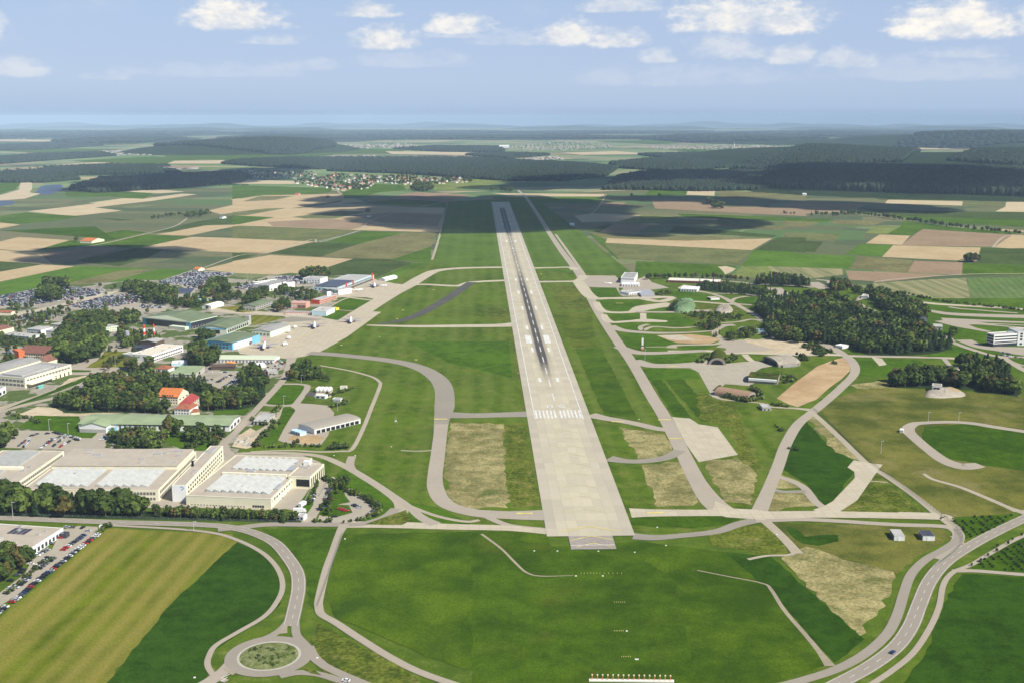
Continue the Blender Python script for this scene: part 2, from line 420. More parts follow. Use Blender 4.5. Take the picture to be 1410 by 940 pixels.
strawy = land('dry_standing_grass', (.20, .19, .065), (.36, .31, .14), dry=(.11, .14, .035), dryamt=.9, s2=.07, s3=.5, fine=.3)
weedy = land('weedy_grass', (.10, .13, .03), (.19, .19, .06), dry=(.32, .27, .13), dryamt=.6, s2=.1, s3=.4, fine=.3)
heath = land('mixed_rough_grass', (.085, .112, .017), (.165, .16, .034), dry=(.27, .22, .10), dryamt=.5, s1=.008, s2=.03, fine=.2)
_d = G(148, 727)-G(0, 850); MOWN_ANG = math.atan2(_d.y, _d.x)+math.pi/2
mown = land('mown_field', (.135, .16, .018), (.19, .205, .025), stripe=(MOWN_ANG, 13, 1.0, .6, (.26, .225, .05)), dry=(.30, .25, .08), dryamt=.15, s1=.004, s2=.03, fine=.16)
soil = land('bare_soil', (.42, .285, .15), (.55, .40, .23), dry=(.33, .24, .14), dryamt=.3, s2=.05, fine=.1)
sandy = land('sandy_ground', (.48, .38, .24), (.62, .52, .36), fine=.12)
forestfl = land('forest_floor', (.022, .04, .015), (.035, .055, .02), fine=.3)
conc = paved('concrete', (.53, .47, .36), var=.06, slab=7.5, axis=-RW_ANG, stain=(.40, .36, .31), stainamt=.3)
concl = paved('pale_concrete', (.64, .56, .41), var=.05, slab=7.5, axis=-RW_ANG, stain=(.5, .44, .34), stainamt=.25)
concw = paved('apron_concrete', (.64, .55, .40), var=.05, slab=7.5, stain=(.5, .44, .33), stainamt=.3)
asph = paved('old_asphalt', (.375, .335, .265), var=.08, stain=(.27, .25, .23), stainamt=.4)
asphd = paved('dark_asphalt', (.11, .10, .085), var=.2, stain=(.2, .18, .17), stainamt=.4)
asphr = paved('road_asphalt', (.40, .35, .28), var=.05, stain=(.42, .39, .35), stainamt=.3)
asphp = paved('pale_asphalt', (.50, .43, .335), var=.06, stain=(.36, .33, .29), stainamt=.3)
track = paved('gravel_track', (.52, .45, .33), var=.1, stain=(.36, .31, .2), stainamt=.35)
gravel = paved('gravel', (.42, .36, .25), var=.14, stain=(.25, .22, .12), stainamt=.5)
rpaint = plain('road_paint', (.60, .59, .55), var=.22, scale=.3); ypaint = plain('yellow_paint', (.55, .46, .15), var=.15, scale=.15)
ypaintf = plain('faded_yellow_paint', (.50, .45, .27), var=.12, scale=.15)

L1 = K(0, 230, 4.2727); L2 = K(320, 230, 4.2727); P3 = K(780, 250, 4.2727); P4 = K(1080, 250, 4.2727)
def fields(kf, items, lev=1):
    for mat, pts in items: sheet('field', kf(pts) if kf else pts, mat, lev)
# broad bases
def plots():
    m, nt, b = newmat('narrow_plots'); geo = nt.nodes.new('ShaderNodeNewGeometry'); pos = geo.outputs['Position']
    mp = nt.nodes.new('ShaderNodeMapping'); mp.inputs['Rotation'].default_value[2] = .12; mp.inputs['Scale'].default_value = (1/330, 1/120, 0); nt.links.new(pos, mp.inputs[0])
    vo = nt.nodes.new('ShaderNodeTexVoronoi'); vo.distance = 'CHEBYCHEV'; vo.inputs['Scale'].default_value = 1; vo.inputs['Randomness'].default_value = .55; nt.links.new(mp.outputs[0], vo.inputs[0])
    sp = nt.nodes.new('ShaderNodeSeparateColor'); nt.links.new(vo.outputs['Color'], sp.inputs[0]); cr = nt.nodes.new('ShaderNodeValToRGB'); cr.color_ramp.interpolation = 'CONSTANT'; E = cr.color_ramp.elements
    E[0].color = (.085, .10, .035, 1); E[1].position = .2; E[1].color = (.11, .115, .042, 1)
    for p_, c_ in ((.4, (.06, .085, .028)), (.55, (.13, .125, .05)), (.7, (.07, .125, .03)), (.82, (.14, .16, .06)), (.92, (.10, .105, .04))): e = E.new(p_); e.color = (*c_, 1)
    nt.links.new(sp.outputs[0], cr.inputs[0]); n = noise_(nt, pos, .05, 6, .65); c = mix_(nt, 1.0, cr.outputs[0], mix_(nt, ramp01(nt, n, .3, .7), (.85, .85, .85), (1.15, 1.15, 1.15)), 'MULTIPLY')
    nt.links.new(c, b.inputs['Base Color']); b.inputs['Roughness'].default_value = 1; return m
plotm = plots()
sheet('field', [(-120, 262), (400, 258), (613, 276), (593, 364), (520, 400), (440, 400), (345, 398), (300, 372), (230, 384), (150, 400), (0, 415), (-120, 425)], plotm, 0)
sheet('field', [(735, 268), (870, 262), (1000, 266), (1200, 272), (1500, 275), (1500, 425), (1380, 420), (1200, 398), (1080, 392), (860, 375), (800, 378)], plotm, 0)
fields(L1, [
 (tan2, [(410,142),(620,116),(850,127),(1090,147),(940,156),(740,146)]), (grn, [(380,150),(560,142),(740,147),(900,156),(850,187),(560,180),(400,184)]),
 (tan2, [(360,205),(560,180),(840,188),(1070,158),(1160,162),(900,200),(700,222),(560,240),(720,258),(430,290),(160,262),(400,235),(570,214),(480,212)]),
 (grn, [(0,290),(150,268),(290,280),(480,290),(330,318),(110,336),(0,330)]), (tan1, [(-200,325),(0,328),(120,340),(0,364),(-200,390)]),
 (grn, [(520,405),(720,372),(860,385),(560,458),(390,478),(180,500),(410,433),(480,440)]),
 (tan1, [(-200,470),(0,440),(110,413),(410,432),(180,500),(0,485),(-200,490)]), (brown, [(230,505),(520,472),(720,475),(450,550),(310,575)]), (tan1, [(0,490),(150,500),(230,505),(310,575),(0,556),(-200,560),(-200,500)]),
 (grn, [(560,460),(870,395),(1120,408),(830,475),(720,474)]), (tan1, [(830,475),(1130,412),(1410,420),(1410,505),(1050,490)]),
 (tan1, [(920,398),(1215,345),(1420,342),(1110,405)]), (grnd, [(450,550),(790,478),(960,488),(860,540),(700,585),(560,570)]),
 (oliveb, [(860,400),(910,398),(1110,405),(1130,412)]), (tan1, [(1225,258),(1410,215),(1410,265),(1300,280)]), (tan2, [(1355,192),(1410,186),(1410,200)]),
 (grnd, [(1160,322),(1410,282),(1410,335),(1200,345),(1000,385),(880,390)]),
 (grnd, [(-200,552),(0,558),(245,572),(0,617),(-200,640)]), (tan1, [(-200,650),(0,617),(250,575),(440,585),(0,675),(-200,710)]),
 (grnb, [(-200,720),(0,680),(440,585),(900,598),(480,715),(300,765),(-200,790)]), (oliveb, [(370,690),(700,612),(900,600),(500,714)]),
 (grnb, [(490,714),(940,600),(1130,608),(860,690),(620,735)]), (tan1, [(1190,605),(1410,550),(1410,625)]), (tan2, [(1150,85),(1230,70),(1410,72),(1410,98),(1200,95)]),
 (grn, [(680,104),(1130,122),(1060,135),(760,115)]), (grnd, [(560,300),(800,312),(700,318)]), (grn, [(-200,180),(0,50),(130,60),(60,120),(0,140),(-200,230)])])
fields(L2, [
 (tan1, [(0,195),(170,168),(620,160),(780,205),(640,215),(860,230),(1080,240),(1250,240),(1225,385),(800,375),(180,350),(0,345)]),
 (grn, [(0,108),(600,125),(570,150),(500,160),(180,168),(0,190)])])
fields(L2, [
 (olive, [(350,296),(640,258),(790,265),(600,305),(430,305)]), (olive, [(0,268),(200,245),(320,243),(80,285),(0,285)]),
 (grn, [(0,285),(250,297),(40,338),(0,342)]), (oliveb, [(330,247),(640,198),(640,206),(430,240)]), (oliveb, [(160,172),(360,172),(250,195),(60,205)]),
 (brown, [(700,285),(940,270),(1240,280),(1205,350),(860,325)]), (brown, [(200,325),(560,305),(840,330),(700,370),(240,350)]), (tan1, [(840,345),(1205,350),(1195,386),(780,373)]),
 (tan2, [(0,72),(370,85),(395,102),(0,100)]), (grn, [(650,150),(790,100),(1060,110),(1050,135),(860,150),(750,185),(660,185)]),
 (brown, [(930,178),(1080,148),(1400,165),(1280,203),(990,190)]), (grn, [(780,210),(1000,190),(1262,210),(1252,238),(1070,235)]), (tan2, [(960,265),(1080,242),(1250,246),(1242,270)])], 2)
fields(L2, [
 (olive, [(0,350),(190,352),(740,375),(490,440),(0,420)]), (tan1, [(0,420),(480,440),(210,508),(0,500)]), (grnd, [(0,505),(160,515),(0,555)]),
 (tan1, [(0,555),(220,520),(710,542),(560,590),(450,600),(400,640),(0,625)]), (grnd, [(210,510),(490,440),(740,455),(520,530)]),
 (grn, [(560,440),(770,378),(1010,388),(850,450),(740,455)]), (oliveb, [(520,528),(740,455),(1010,388),(1200,388),(1170,470),(930,545)]),
 (grn, [(940,545),(1170,470),(1165,570),(1080,560)]), (grnd, [(565,590),(720,540),(930,545),(1060,565),(850,650),(570,650)]), (grn, [(1060,565),(1165,570),(850,655)]),
 (grnb, [(700,660),(850,652),(1165,572),(1410,575),(1410,590),(1230,590),(1000,690)])])
fields(P3, [
 (tan2, [(45,202),(150,188),(440,200),(300,238),(90,240)]), (grny, [(300,240),(450,200),(680,205),(560,243)]), (brown, [(195,297),(270,250),(500,255),(390,312)]),
 (oliveb, [(130,300),(600,315),(1210,335),(1150,370),(560,345),(240,340)]), (tan1, [(240,335),(700,350),(1210,337),(1090,405),(230,362)]),
 (olive, [(215,362),(1090,405),(1010,490),(310,458)]), (grn, [(410,470),(960,495),(1000,500),(940,560),(400,555)]), (grnb, [(1100,405),(1340,415),(1340,500),(1030,500)]),
 (grny, [(1030,500),(1410,505),(1410,575),(970,560)]), (tan2, [(705,80),(715,45),(875,52),(870,85)]),
 (brown, [(500,105),(830,130),(950,150),(1410,155),(1410,205),(900,180),(520,160)]), (grnd, [(1110,405),(1240,330),(1410,330),(1410,420)]), (oliveb, [(880,55),(1410,75),(1410,102),(900,95)]),
 (grn, [(500,40),(715,48),(705,80),(460,82)]), (tan2, [(-440,70),(225,75),(225,90),(-300,88)]), (grnb, [(-440,92),(225,92),(150,130),(-380,125)]),
 (brown, [(200,122),(350,125),(320,150),(190,145)]), (grnd, [(60,290),(280,250),(190,300)]), (grn, [(650,190),(1410,215),(1410,235),(700,215)])])
fields(P4, [
 (tan1, [(480,365),(560,313),(740,320),(690,375)]), (brown, [(690,372),(810,282),(1340,315),(1230,385),(690,378)]), (tan1, [(1232,388),(1342,315),(1600,320),(1600,390),(1320,395)]),
 (tan1, [(575,445),(640,377),(1155,390),(1130,472)]), (brown, [(725,535),(765,467),(1050,477),(1045,552)]), (grnb, [(355,430),(450,367),(635,375),(575,445)]),
 (grny, [(470,305),(540,265),(680,268),(600,312)]), (grnd, [(1135,480),(1160,392),(1600,400),(1600,497)]), (grn, [(1050,480),(1600,497),(1600,548),(1045,553)]),
 (grnb, [(-60,418),(420,440),(380,515),(-60,500)]), (oliveb, [(380,512),(440,442),(760,466),(725,538)]), (strp, [(-100,500),(340,515),(345,550),(130,575),(-60,535)]),
 (brown, [(360,525),(725,540),(960,552),(700,580),(580,592),(380,578)]), (strp, [(520,600),(800,580),(1070,567),(1095,710),(560,652)]),
 (strp2, [(1075,567),(1600,560),(1600,760),(1100,712)]), (tan2, [(590,130),(610,108),(1050,118),(1045,143)]), (tan2, [(1240,178),(1300,150),(1305,122),(1600,122),(1600,184)]),
 (brown, [(0,155),(40,122),(480,130),(400,185),(0,192)]), (grnd, [(470,165),(1240,180),(1600,185),(1600,235),(850,225),(580,190)]), (grn, [(600,200),(1600,235),(1600,280),(850,238)]),
 (grn, [(700,232),(1000,272),(1600,320),(1340,312),(820,280),(740,318),(600,312),(680,268)]), (grnd, [(520,90),(1600,100),(1600,120),(560,108)]), (olive, [(1060,120),(1300,122),(1290,150),(1050,145)])])
fields(P3, [(oliveb, [(560,345),(1150,370),(1120,388),(540,362)]), (grn, [(210,330),(240,362),(310,455),(300,460),(130,305)]), (tan1, [(600,205),(900,222),(880,230),(580,213)]), (olive, [(900,222),(1400,250),(1380,262),(880,232)]), (grnd, [(640,262),(1240,318),(1215,330),(600,300)]), (oliveb, [(700,232),(1300,268),(1260,285),(690,248)]),
 (tan2, [(620,150),(800,160),(790,166),(610,156)]), (grn, [(0,110),(200,118),(170,135),(0,128)]), (oliveb, [(0,140),(160,148),(120,165),(0,158)])], 1.3)
fields(P4, [(oliveb, [(0,215),(240,222),(140,270),(0,262)]), (grn, [(40,225),(280,218),(250,240),(30,235)]), (olive, [(0,300),(330,310),(300,350),(0,335)]), (grnd, [(0,345),(230,355),(180,415),(0,410)]), (oliveb, [(300,225),(600,235),(520,262),(270,250)]), (grn, [(850,205),(1250,225),(1230,240),(860,222)]), (tan1, [(1180,275),(1600,300),(1600,310),(1200,285)])], 1.3)
# fields between the far woods
for mat, pts in [
 (grn, [(-40,255),(0,243),(40,242),(20,262),(-40,275)]), (tan2, [(60,229),(130,224),(200,226),(110,232)]), (grn, [(100,222),(210,216),(300,222),(180,229)]),
 (grn, [(0,208),(80,205),(170,206),(60,212)]), (tan2, [(240,222),(330,221),(320,226),(230,226)]), (grn, [(220,210),(330,213),(450,209),(460,214),(330,221),(230,218)]),
 (grn, [(450,205),(560,206),(550,212),(450,213)]), (tan2, [(530,209),(700,211),(690,215),(540,213)]), (grny, [(770,244),(790,238),(830,234),(850,235),(820,245)]),
 (grn, [(920,207),(1000,204),(1130,208),(1000,212)]), (grny, [(1250,232),(1262,222),(1285,211),(1320,211),(1345,219),(1310,226),(1280,232)]), (grn, [(1330,216),(1410,208),(1460,209),(1460,214),(1370,219)]),
 (grny, [(960,226),(1005,224),(1004,229),(965,228)]), (grny, [(1050,231),(1090,228),(1120,230),(1075,233)]), (grn, [(820,195),(930,193),(1000,194),(900,199)]), (grn, [(560,188),(640,186),(680,189),(600,193)]),
 (grn, [(100,183),(180,182),(250,183),(170,186)]), (grn, [(370,187),(440,185),(480,188),(420,192)]), (tan2, [(150,194),(0,193),(-60,195),(60,196)]), (grny, [(550,250),(640,246),(700,250),(640,262),(560,262)]),
 (grn, [(0,197),(110,195),(200,199),(90,202),(0,203)]), (tan2, [(770,211),(850,209),(900,213),(800,214)]), (grn, [(1060,193),(1180,190),(1230,192),(1120,196)]), (tan2, [(1400,205),(1200,204),(1180,206),(1460,207)])]:
    sheet('field', pts, mat, 1)
# thin field tracks and the hedge line by the fields
for pts, w in [([(0,352),(60,345),(130,338),(202,322),(240,312),(256,302),(262,296)], 5), ([(385,340),(440,332),(494,318),(520,300),(612,278)], 4), ([(262,378),(220,392),(160,405),(110,420),(60,432),(0,446)], 9),
          ([(262,378),(276,371),(330,352),(366,349),(430,330),(440,334),(494,318)], 4), ([(1203,389),(1240,384),(1330,378),(1410,377),(1480,376)], 5), ([(1367,341),(1381,327),(1400,323),(1440,321)], 5),
          ([(470,268),(465,262),(474,258),(468,250)], 6), ([(595,358),(604,330),(612,300),(617,280)], 5), ([(835,268),(822,288),(808,297)], 4)]:
    road('field_track', pts, w, track, lev=3)

# airfield grass
sheet('grass', [(617,278),(593,362),(560,372),(480,442),(440,486),(360,560),(320,650),(340,716),(470,724),(760,738),(1000,735),(1060,700),(1100,600),(1160,500),(1100,440),(1000,410),(900,402),(860,378),(805,377),(785,340),(735,272)], airg, 2)
sheet('grass', [(617,278),(597,366),(700,369),(800,377),(870,376),(845,357),(803,322),(735,272)], airgf, 3)
for pts, mat in [
 ([(0,318),(130,312),(160,330)], lush), ([(620,582),(693,583),(700,699),(640,699),(618,694),(611,640)], strawy), ([(694,585),(722,580),(744,696),(702,699)], weedy),
 ([(672,425),(700,425),(703,442),(672,442)], weedy), ([(700,450),(705,450),(722,565),(696,565),(688,480)], weedy),
 ([(852,588),(915,598),(925,618),(925,628),(880,634)], strawy), ([(884,640),(940,634),(966,680),(955,696),(905,698)], strawy), ([(820,585),(850,588),(876,634),(845,630)], airg),
 ([(792,480),(828,480),(876,574),(832,572)], medk), ([(760,430),(815,430),(820,478),(790,478)], weedg), ([(905,510),(928,508),(992,578),(966,581)], medk), ([(886,508),(900,508),(955,578),(928,574)], lush), ([(760,392),(800,395),(815,425),(770,428)], weedy),
 ([(960,540),(1010,548),(1045,640),(1035,695),(1000,690),(975,640),(1015,628),(1003,590),(962,576)], weedy), ([(970,634),(1015,630),(1040,650),(1035,695),(995,690)], strawy),
 ([(1086,600),(1108,578),(1150,622),(1187,632),(1176,650),(1148,688),(1135,695),(1110,665),(1074,643)], lushd), ([(1074,653),(1100,662),(1110,672),(1066,672)], strawy), ([(1058,678),(1115,676),(1126,696),(1055,703)], strawy),
 ([(1110,574),(1125,573),(1190,635),(1178,633),(1150,622)], strawy), ([(1180,655),(1210,652),(1275,707),(1160,705)], weedy), ([(1125,560),(1200,530),(1240,534),(1430,545),(1430,700),(1395,705),(1320,735),(1296,706),(1200,645)], heath),
 ([(1170,530),(1225,523),(1232,534),(1180,535)], strawy), ([(1272,588),(1330,583),(1430,592),(1430,650),(1352,640),(1300,630),(1268,605)], lush), ([(1240,640),(1330,650),(1395,705),(1300,708)], heath),
 ([(1300,712),(1395,708),(1380,722),(1330,742),(1318,730)], lush), ([(1060,720),(1222,722),(1300,728),(1310,740),(1265,765),(1235,790),(1190,775),(1110,762),(1090,745)], heath), ([(975,735),(1025,722),(1060,722),(1090,748),(1075,765),(980,750)], weedy),
 ([(1075,768),(1110,752),(1160,770),(1230,787),(1234,795),(1210,840),(1181,877),(1089,782)], strawy),
 ([(450,815),(470,735),(750,730),(760,752),(880,745),(1000,760),(1060,815),(1100,868),(1145,915),(1040,945),(720,945),(590,905),(462,850)], med2),
 ([(650,733),(760,752),(895,775),(930,800),(960,945),(650,945)], medk), ([(930,770),(1055,818),(1098,868),(1140,912),(1040,945),(962,945)], med2),
 ([(1000,760),(1060,765),(1190,880),(1150,912),(1062,815)], lushd), ([(1325,790),(1430,795),(1430,960),(1230,960),(1275,900),(1300,830)], lushd), ([(1335,775),(1430,730),(1430,790),(1340,784)], lush),
 ([(440,855),(480,880),(560,925),(600,955),(460,955),(430,890)], weedy), ([(362,728),(464,728),(452,790),(434,840),(425,830),(424,790),(405,762)], lush), ([(395,700),(480,640),(620,706),(650,722),(500,722)], lawn),
 ([(430,495),(470,496),(545,505),(597,530),(598,580),(594,650),(595,680),(612,700),(560,690),(490,640),(520,540),(500,520),(455,508)], airg), ([(510,500),(590,530),(592,575),(560,590),(545,520)], airg),
 ([(460,455),(520,448),(700,453),(722,568),(630,562),(625,520),(600,498),(540,492),(445,484)], airg), ([(560,470),(700,470),(705,520),(620,500)], lawn),
 (K(1000,600,5.875)([(480,730),(560,745),(640,815),(760,800),(900,800),(910,850),(750,890),(620,870),(520,800)]), lushd)]:
    sheet('grass', pts, mat, 3)
sheet('grass', [(148,727),(320,735),(327,746),(235,832),(138,950),(-60,950),(-60,890),(0,850),(75,788)], mown, 2)
sheet('grass', [(327,746),(375,768),(390,800),(386,832),(360,855),(315,882),(286,905),(286,930),(272,950),(138,950),(235,832)], lushd, 2)
sheet('grass', [(500,505),(555,515),(560,560),(548,600),(505,615),(510,560)], airg, 4)

# river with its gravel banks
water, wnt, wb = newmat('river_water'); wb.inputs['Base Color'].default_value = (.03, .045, .075, 1); wb.inputs['Roughness'].default_value = .35
U = K(0, 165, 5.875)
sheet('gravel_bank', U([(170,500),(250,480),(350,470),(260,500),(260,560),(240,590),(330,600),(200,640),(0,655),(-60,640),(0,610),(150,570)]), sandy, 2)
sheet('river', U([(320,545),(370,530),(495,525),(512,545),(500,565),(430,600),(370,612),(290,592)]), water, 3)
sheet('river', U([(-200,665),(0,655),(130,662),(110,685),(0,702),(-200,720)]), water, 3)
sheet('river', U([(560,522),(680,515),(1000,512),(980,516),(690,522)]), water, 3)

# ================================================================== RUNWAY
def rw_sheet(name, u0, u1, v0, v1, mat, lev):
    return sheet(name, [RW(u0, v0), RW(u0, v1), RW(u1, v1), RW(u1, v0)], mat, lev, world=True)
LEN = (AX_B-AX_A).length
def runway_material():
    m, nt, b = newmat('runway_concrete')
    tcn = nt.nodes.new('ShaderNodeTexCoord'); pos = tcn.outputs['Object']
    s = nt.nodes.new('ShaderNodeSeparateXYZ'); nt.links.new(pos, s.inputs[0]); x, y = s.outputs[0], s.outputs[1]
    n1 = noise_(nt, pos, .02, 5, .6); n2 = noise_(nt, pos, .3, 5, .65)
    f = ramp01(nt, math_(nt, 'ADD', math_(nt, 'MULTIPLY', n1, .5), math_(nt, 'MULTIPLY', n2, .5)), .35, .65)
    c = mix_(nt, f, (.43, .385, .28), (.475, .425, .31))
    # the concrete of the side strips is older and greyer than the middle lanes
    side = ramp01(nt, math_(nt, 'ABSOLUTE', x), 22.2, 22.6)
    c = mix_(nt, math_(nt, 'MULTIPLY', side, .5), c, (.365, .325, .262))
    lane = math_(nt, 'MULTIPLY', ramp01(nt, math_(nt, 'ABSOLUTE', x), 14.0, 14.4), 0.35)
    c = mix_(nt, lane, c, (.385, .345, .27))
    br = nt.nodes.new('ShaderNodeTexBrick'); br.offset = 0
    br.inputs['Color1'].default_value = (.91, .91, .92, 1); br.inputs['Color2'].default_value = (1.05, 1.05, 1.04, 1); br.inputs['Mortar'].default_value = (.82, .81, .8, 1)
    br.inputs['Scale'].default_value = 1; br.inputs['Mortar Size'].default_value = .1; br.inputs['Brick Width'].default_value = 7.5; br.inputs['Row Height'].default_value = 15
    nt.links.new(pos, br.inputs[0]); c = mix_(nt, 1.0, c, br.outputs[0], 'MULTIPLY')
    # tyre rubber in two wheel tracks, streaked along the runway
    mp = nt.nodes.new('ShaderNodeMapping'); mp.inputs['Scale'].default_value = (.55, .012, 1); nt.links.new(pos, mp.inputs[0])
    st = noise_(nt, mp.outputs[0], 1.0, 5, .65)
    mp3 = nt.nodes.new('ShaderNodeMapping'); mp3.inputs['Scale'].default_value = (.16, .006, 1); nt.links.new(pos, mp3.inputs[0])
    st2 = noise_(nt, mp3.outputs[0], 1.0, 3, .6)
    def track_(x0, w):
        d = math_(nt, 'DIVIDE', math_(nt, 'ABSOLUTE', math_(nt, 'SUBTRACT', x, x0)), w)
        return math_(nt, 'SUBTRACT', 1.0, math_(nt, 'MULTIPLY', d, d), clamp=True)
    tr = math_(nt, 'MAXIMUM', track_(-2.7, 3.8), track_(2.4, 3.4))
    tr = math_(nt, 'MAXIMUM', tr, math_(nt, 'MULTIPLY', track_(0, 11.0), .34))
    def span(a0, a1, b1, b0):
        return math_(nt, 'MULTIPLY', ramp01(nt, y, a0, a1), math_(nt, 'SUBTRACT', 1.0, ramp01(nt, y, b1, b0)))
    amt = math_(nt, 'ADD', span(440, 620, 950, 1650), math_(nt, 'MULTIPLY', span(1300, 1600, 2300, 2600), .38))
    amt = math_(nt, 'ADD', amt, math_(nt, 'MULTIPLY', span(330, 480, 560, 700), .12))
    far = math_(nt, 'MULTIPLY', math_(nt, 'MULTIPLY', span(1900, 2250, 2700, 2840), track_(0, 9.5)), 1.5)
    k = math_(nt, 'ADD', math_(nt, 'MULTIPLY', tr, amt), far)
    k = math_(nt, 'MULTIPLY', k, math_(nt, 'ADD', .45, math_(nt, 'MULTIPLY', st, .95)))
    k = math_(nt, 'MULTIPLY', k, math_(nt, 'ADD', .6, math_(nt, 'MULTIPLY', st2, .75)))
    k = math_(nt, 'MINIMUM', math_(nt, 'MULTIPLY', k, 1.35), 0.93)
    c = mix_(nt, k, c, (.045, .04, .042))
    nt.links.new(c, b.inputs['Base Color']); b.inputs['Roughness'].default_value = .85; b.inputs['Specular IOR Level'].default_value = .15
    return m
mb = MB(); hw = 30.1
for i in range(12):
    u0, u1 = LEN*i/12, LEN*(i+1)/12; mb.quad([(-hw, u0, 0), (hw, u0, 0), (hw, u1, 0), (-hw, u1, 0)])
rwo = mb.build('runway', runway_material(), None, (AX_A.x, AX_A.y, .02+.06*7+.018), RW_ANG); rwo['kind'] = 'structure'
over = paved('overrun_asphalt', (.42, .37, .32), var=.15, stain=(.3, .25, .22), stainamt=.5)
rw_sheet('runway_overrun', -24, 0.5, -15.5, 14.5, over, 7.0)
U0 = UV(769, 576)[0]; U1 = UV(769, 565)[0]
def mark(u0, u1, v0, v1, mat=rpaint, name='runway_marking'): return rw_sheet(name, u0, u1, v0, v1, mat, 9)
for s in (-1, 1):
    for k in range(6): mark(U0, U1, s*(1.9+k*3.6), s*(3.75+k*3.6))
    mark(U0-3, LEN-4, s*22.3, s*23.2)
def uat(px, py): return UV(px, py)[0]
for y0, y1, v0, v1 in [(526,520,8.0,11.2),(485,479,8.5,11.5),(473,462,8.0,15.5),(454,448.5,8.5,11.5),(427,422,8.5,11.5),(405,400.5,8.5,12),(387,383.5,8,11.5),(334,331,8,12),(310,308,8,13),(303,301.5,8,12)]:
    u0, u1 = uat(760, y0), uat(760, y1)
    for s in (-1, 1): mark(u0, u1, s*v0, s*v1)
u = U1+38
while u < LEN-60:
    mark(u, u+30, -.55, .55); u += 60
for s in (-1, 1):
    for k in range(6): mark(LEN-190, LEN-160, s*(1.9+k*3.6), s*(3.75+k*3.6))
# the runway number 06 in front of the threshold bars
def glyph(cells, u0, v0, cw=1.5, ch=2.2):
    for r, row in enumerate(cells):
        for c, x in enumerate(row):
            if x == '#': mark(u0+(len(cells)-1-r)*ch, u0+(len(cells)-r)*ch-.001, v0+c*cw, v0+(c+1)*cw-.001)
glyph(['.##.', '#..#', '#..#', '#..#', '#..#', '.##.'], U1+8, -9.0)
glyph(['.##.', '#..#', '#...', '###.', '#..#', '.##.'], U1+8, 3.0)
# yellow chevrons on the unusable part before the threshold
def chevron(u, half, wd, mat):
    for s in (-1, 1):
        a = Vector(RW(u+half*.55, 0)).to_3d(); b = Vector(RW(u, s*half)).to_3d(); mbc = MB(); strip_mb(mbc, [a, b], [wd]*2, 9+(.2 if s > 0 else 0)); o = mbc.build('chevron_marking', mat); o['kind'] = 'structure'
for y in (596, 606, 617, 629, 642, 656, 672, 688, 706): chevron(uat(770, y), 15, 1.1, ypaintf)
chevron(uat(800, 732), 19, 1.2, ypaint); chevron(-8, 14, 1, ypaint); chevron(-20, 12, 1, ypaint)
u = 4
mark(-18, -16.5, -15, 14, plain('pale_joint', (.5, .46, .42)), 'joint')

# ================================================================== TAXIWAYS AND APRONS
def tw(pts, w, mat=asphp, lev=5, **k): return road('taxiway', pts, w, mat, lev, **k)
tw([(713,262),(722,270),(730,280),(744,301),(757,322),(774,347),(797,378),(818,420),(843,460),(871,500),(897,545),(915,574),(941,625),(960,662),(980,690),(1000,706)], [10,10,11,12,12,13,13,13,13,13,13,13,13,14,18,20], asphp)
tw([(765,323),(780,344),(800,372),(805,380)], 6, track, 4)
tw([(425,486),(470,489),(540,497),(577,506),(600,519),(611,535),(612,560),(608,580),(606,600),(603,625),(599,655),(600,672),(608,688),(625,699),(660,707),(700,709),(752,709)], [20,18,18,19,20,20,20,14,12,12,12,13,13,13,14,15,18], asph)
tw([(608,584),(606,600),(603,625),(599,655),(600,672),(608,688),(625,699),(660,707)], [12,12,12,12,13,13,13,14], asphp, 5.5)
tw([(612,571),(650,572),(690,571),(730,570)], [24,17,17,22], asph, 5.2)
tw([(505,448),(570,449.5),(640,449),(685,448.5),(712,447)], [6,16,20,22,34], concl, 5)
tw([(520,446),(548,443),(575,434),(600,421),(622,408),(642,394),(650,389)], [8,14,17,17,17,17,17], asphd, 6)
tw([(466,452),(495,432),(522,415),(545,402),(563,393),(583,381),(602,373),(640,369.5),(696,368.5)], [34,30,28,26,26,24,22,20,20], concw, 5)
tw([(550,396),(580,392),(630,394),(650,389),(698,386.5)], [12,14,16,16,18], concl, 5.3)
tw([(735,369.5),(760,369),(785,368.5),(792,372)], [18,14,14,18], concl, 5); tw([(740,388.5),(770,388),(795,387),(805,380)], [18,14,16,18], concl, 5)
tw([(812,571),(835,576),(870,582),(905,590),(925,592)], [18,14,12,12,12], asphp, 5.3)
tw([(838,631),(865,635),(895,634),(920,629),(936,620)], [17,11,11,11,11], asph, 5.3)
tw([(868,706),(900,706),(960,706),(1000,706),(1050,709),(1120,708),(1200,709),(1290,711)], [20,15,13,14,16,14,13,13], concl, 6)
tw([(1240,709),(1296,711),(1304,716)], [13,13,8], concl, 6.1)
tw([(652,706),(700,709),(752,709)], [14,16,22], asphp, 5.6)
road('service_road', [(664,708),(700,723),(752,729)], 6, asphp, 5.1); tw([(470,722),(500,722),(560,723),(620,725),(700,727),(756,732)], [13,12,12,11,10,10], concl, 5.0)
road('service_road', [(872,738),(900,740),(930,738),(985,732),(1015,722),(1040,716)], [12,10,8,8,9,10], asph, 5.1)
road('service_road', [(1040,716),(1100,715),(1150,717),(1230,722),(1290,724),(1312,728),(1320,738),(1312,752),(1285,768)], [10,7,7,7,7,8,8,8,8], asphp, 5.4)
# junction by the south end
sheet('apron', [(985,690),(1010,700),(1050,702),(1055,716),(1000,712),(980,706)], concl, 5.8)
sheet('apron', [(925,574),(950,576),(962,584),(988,588),(1016,626),(962,636),(945,612)], concl, 5.4)
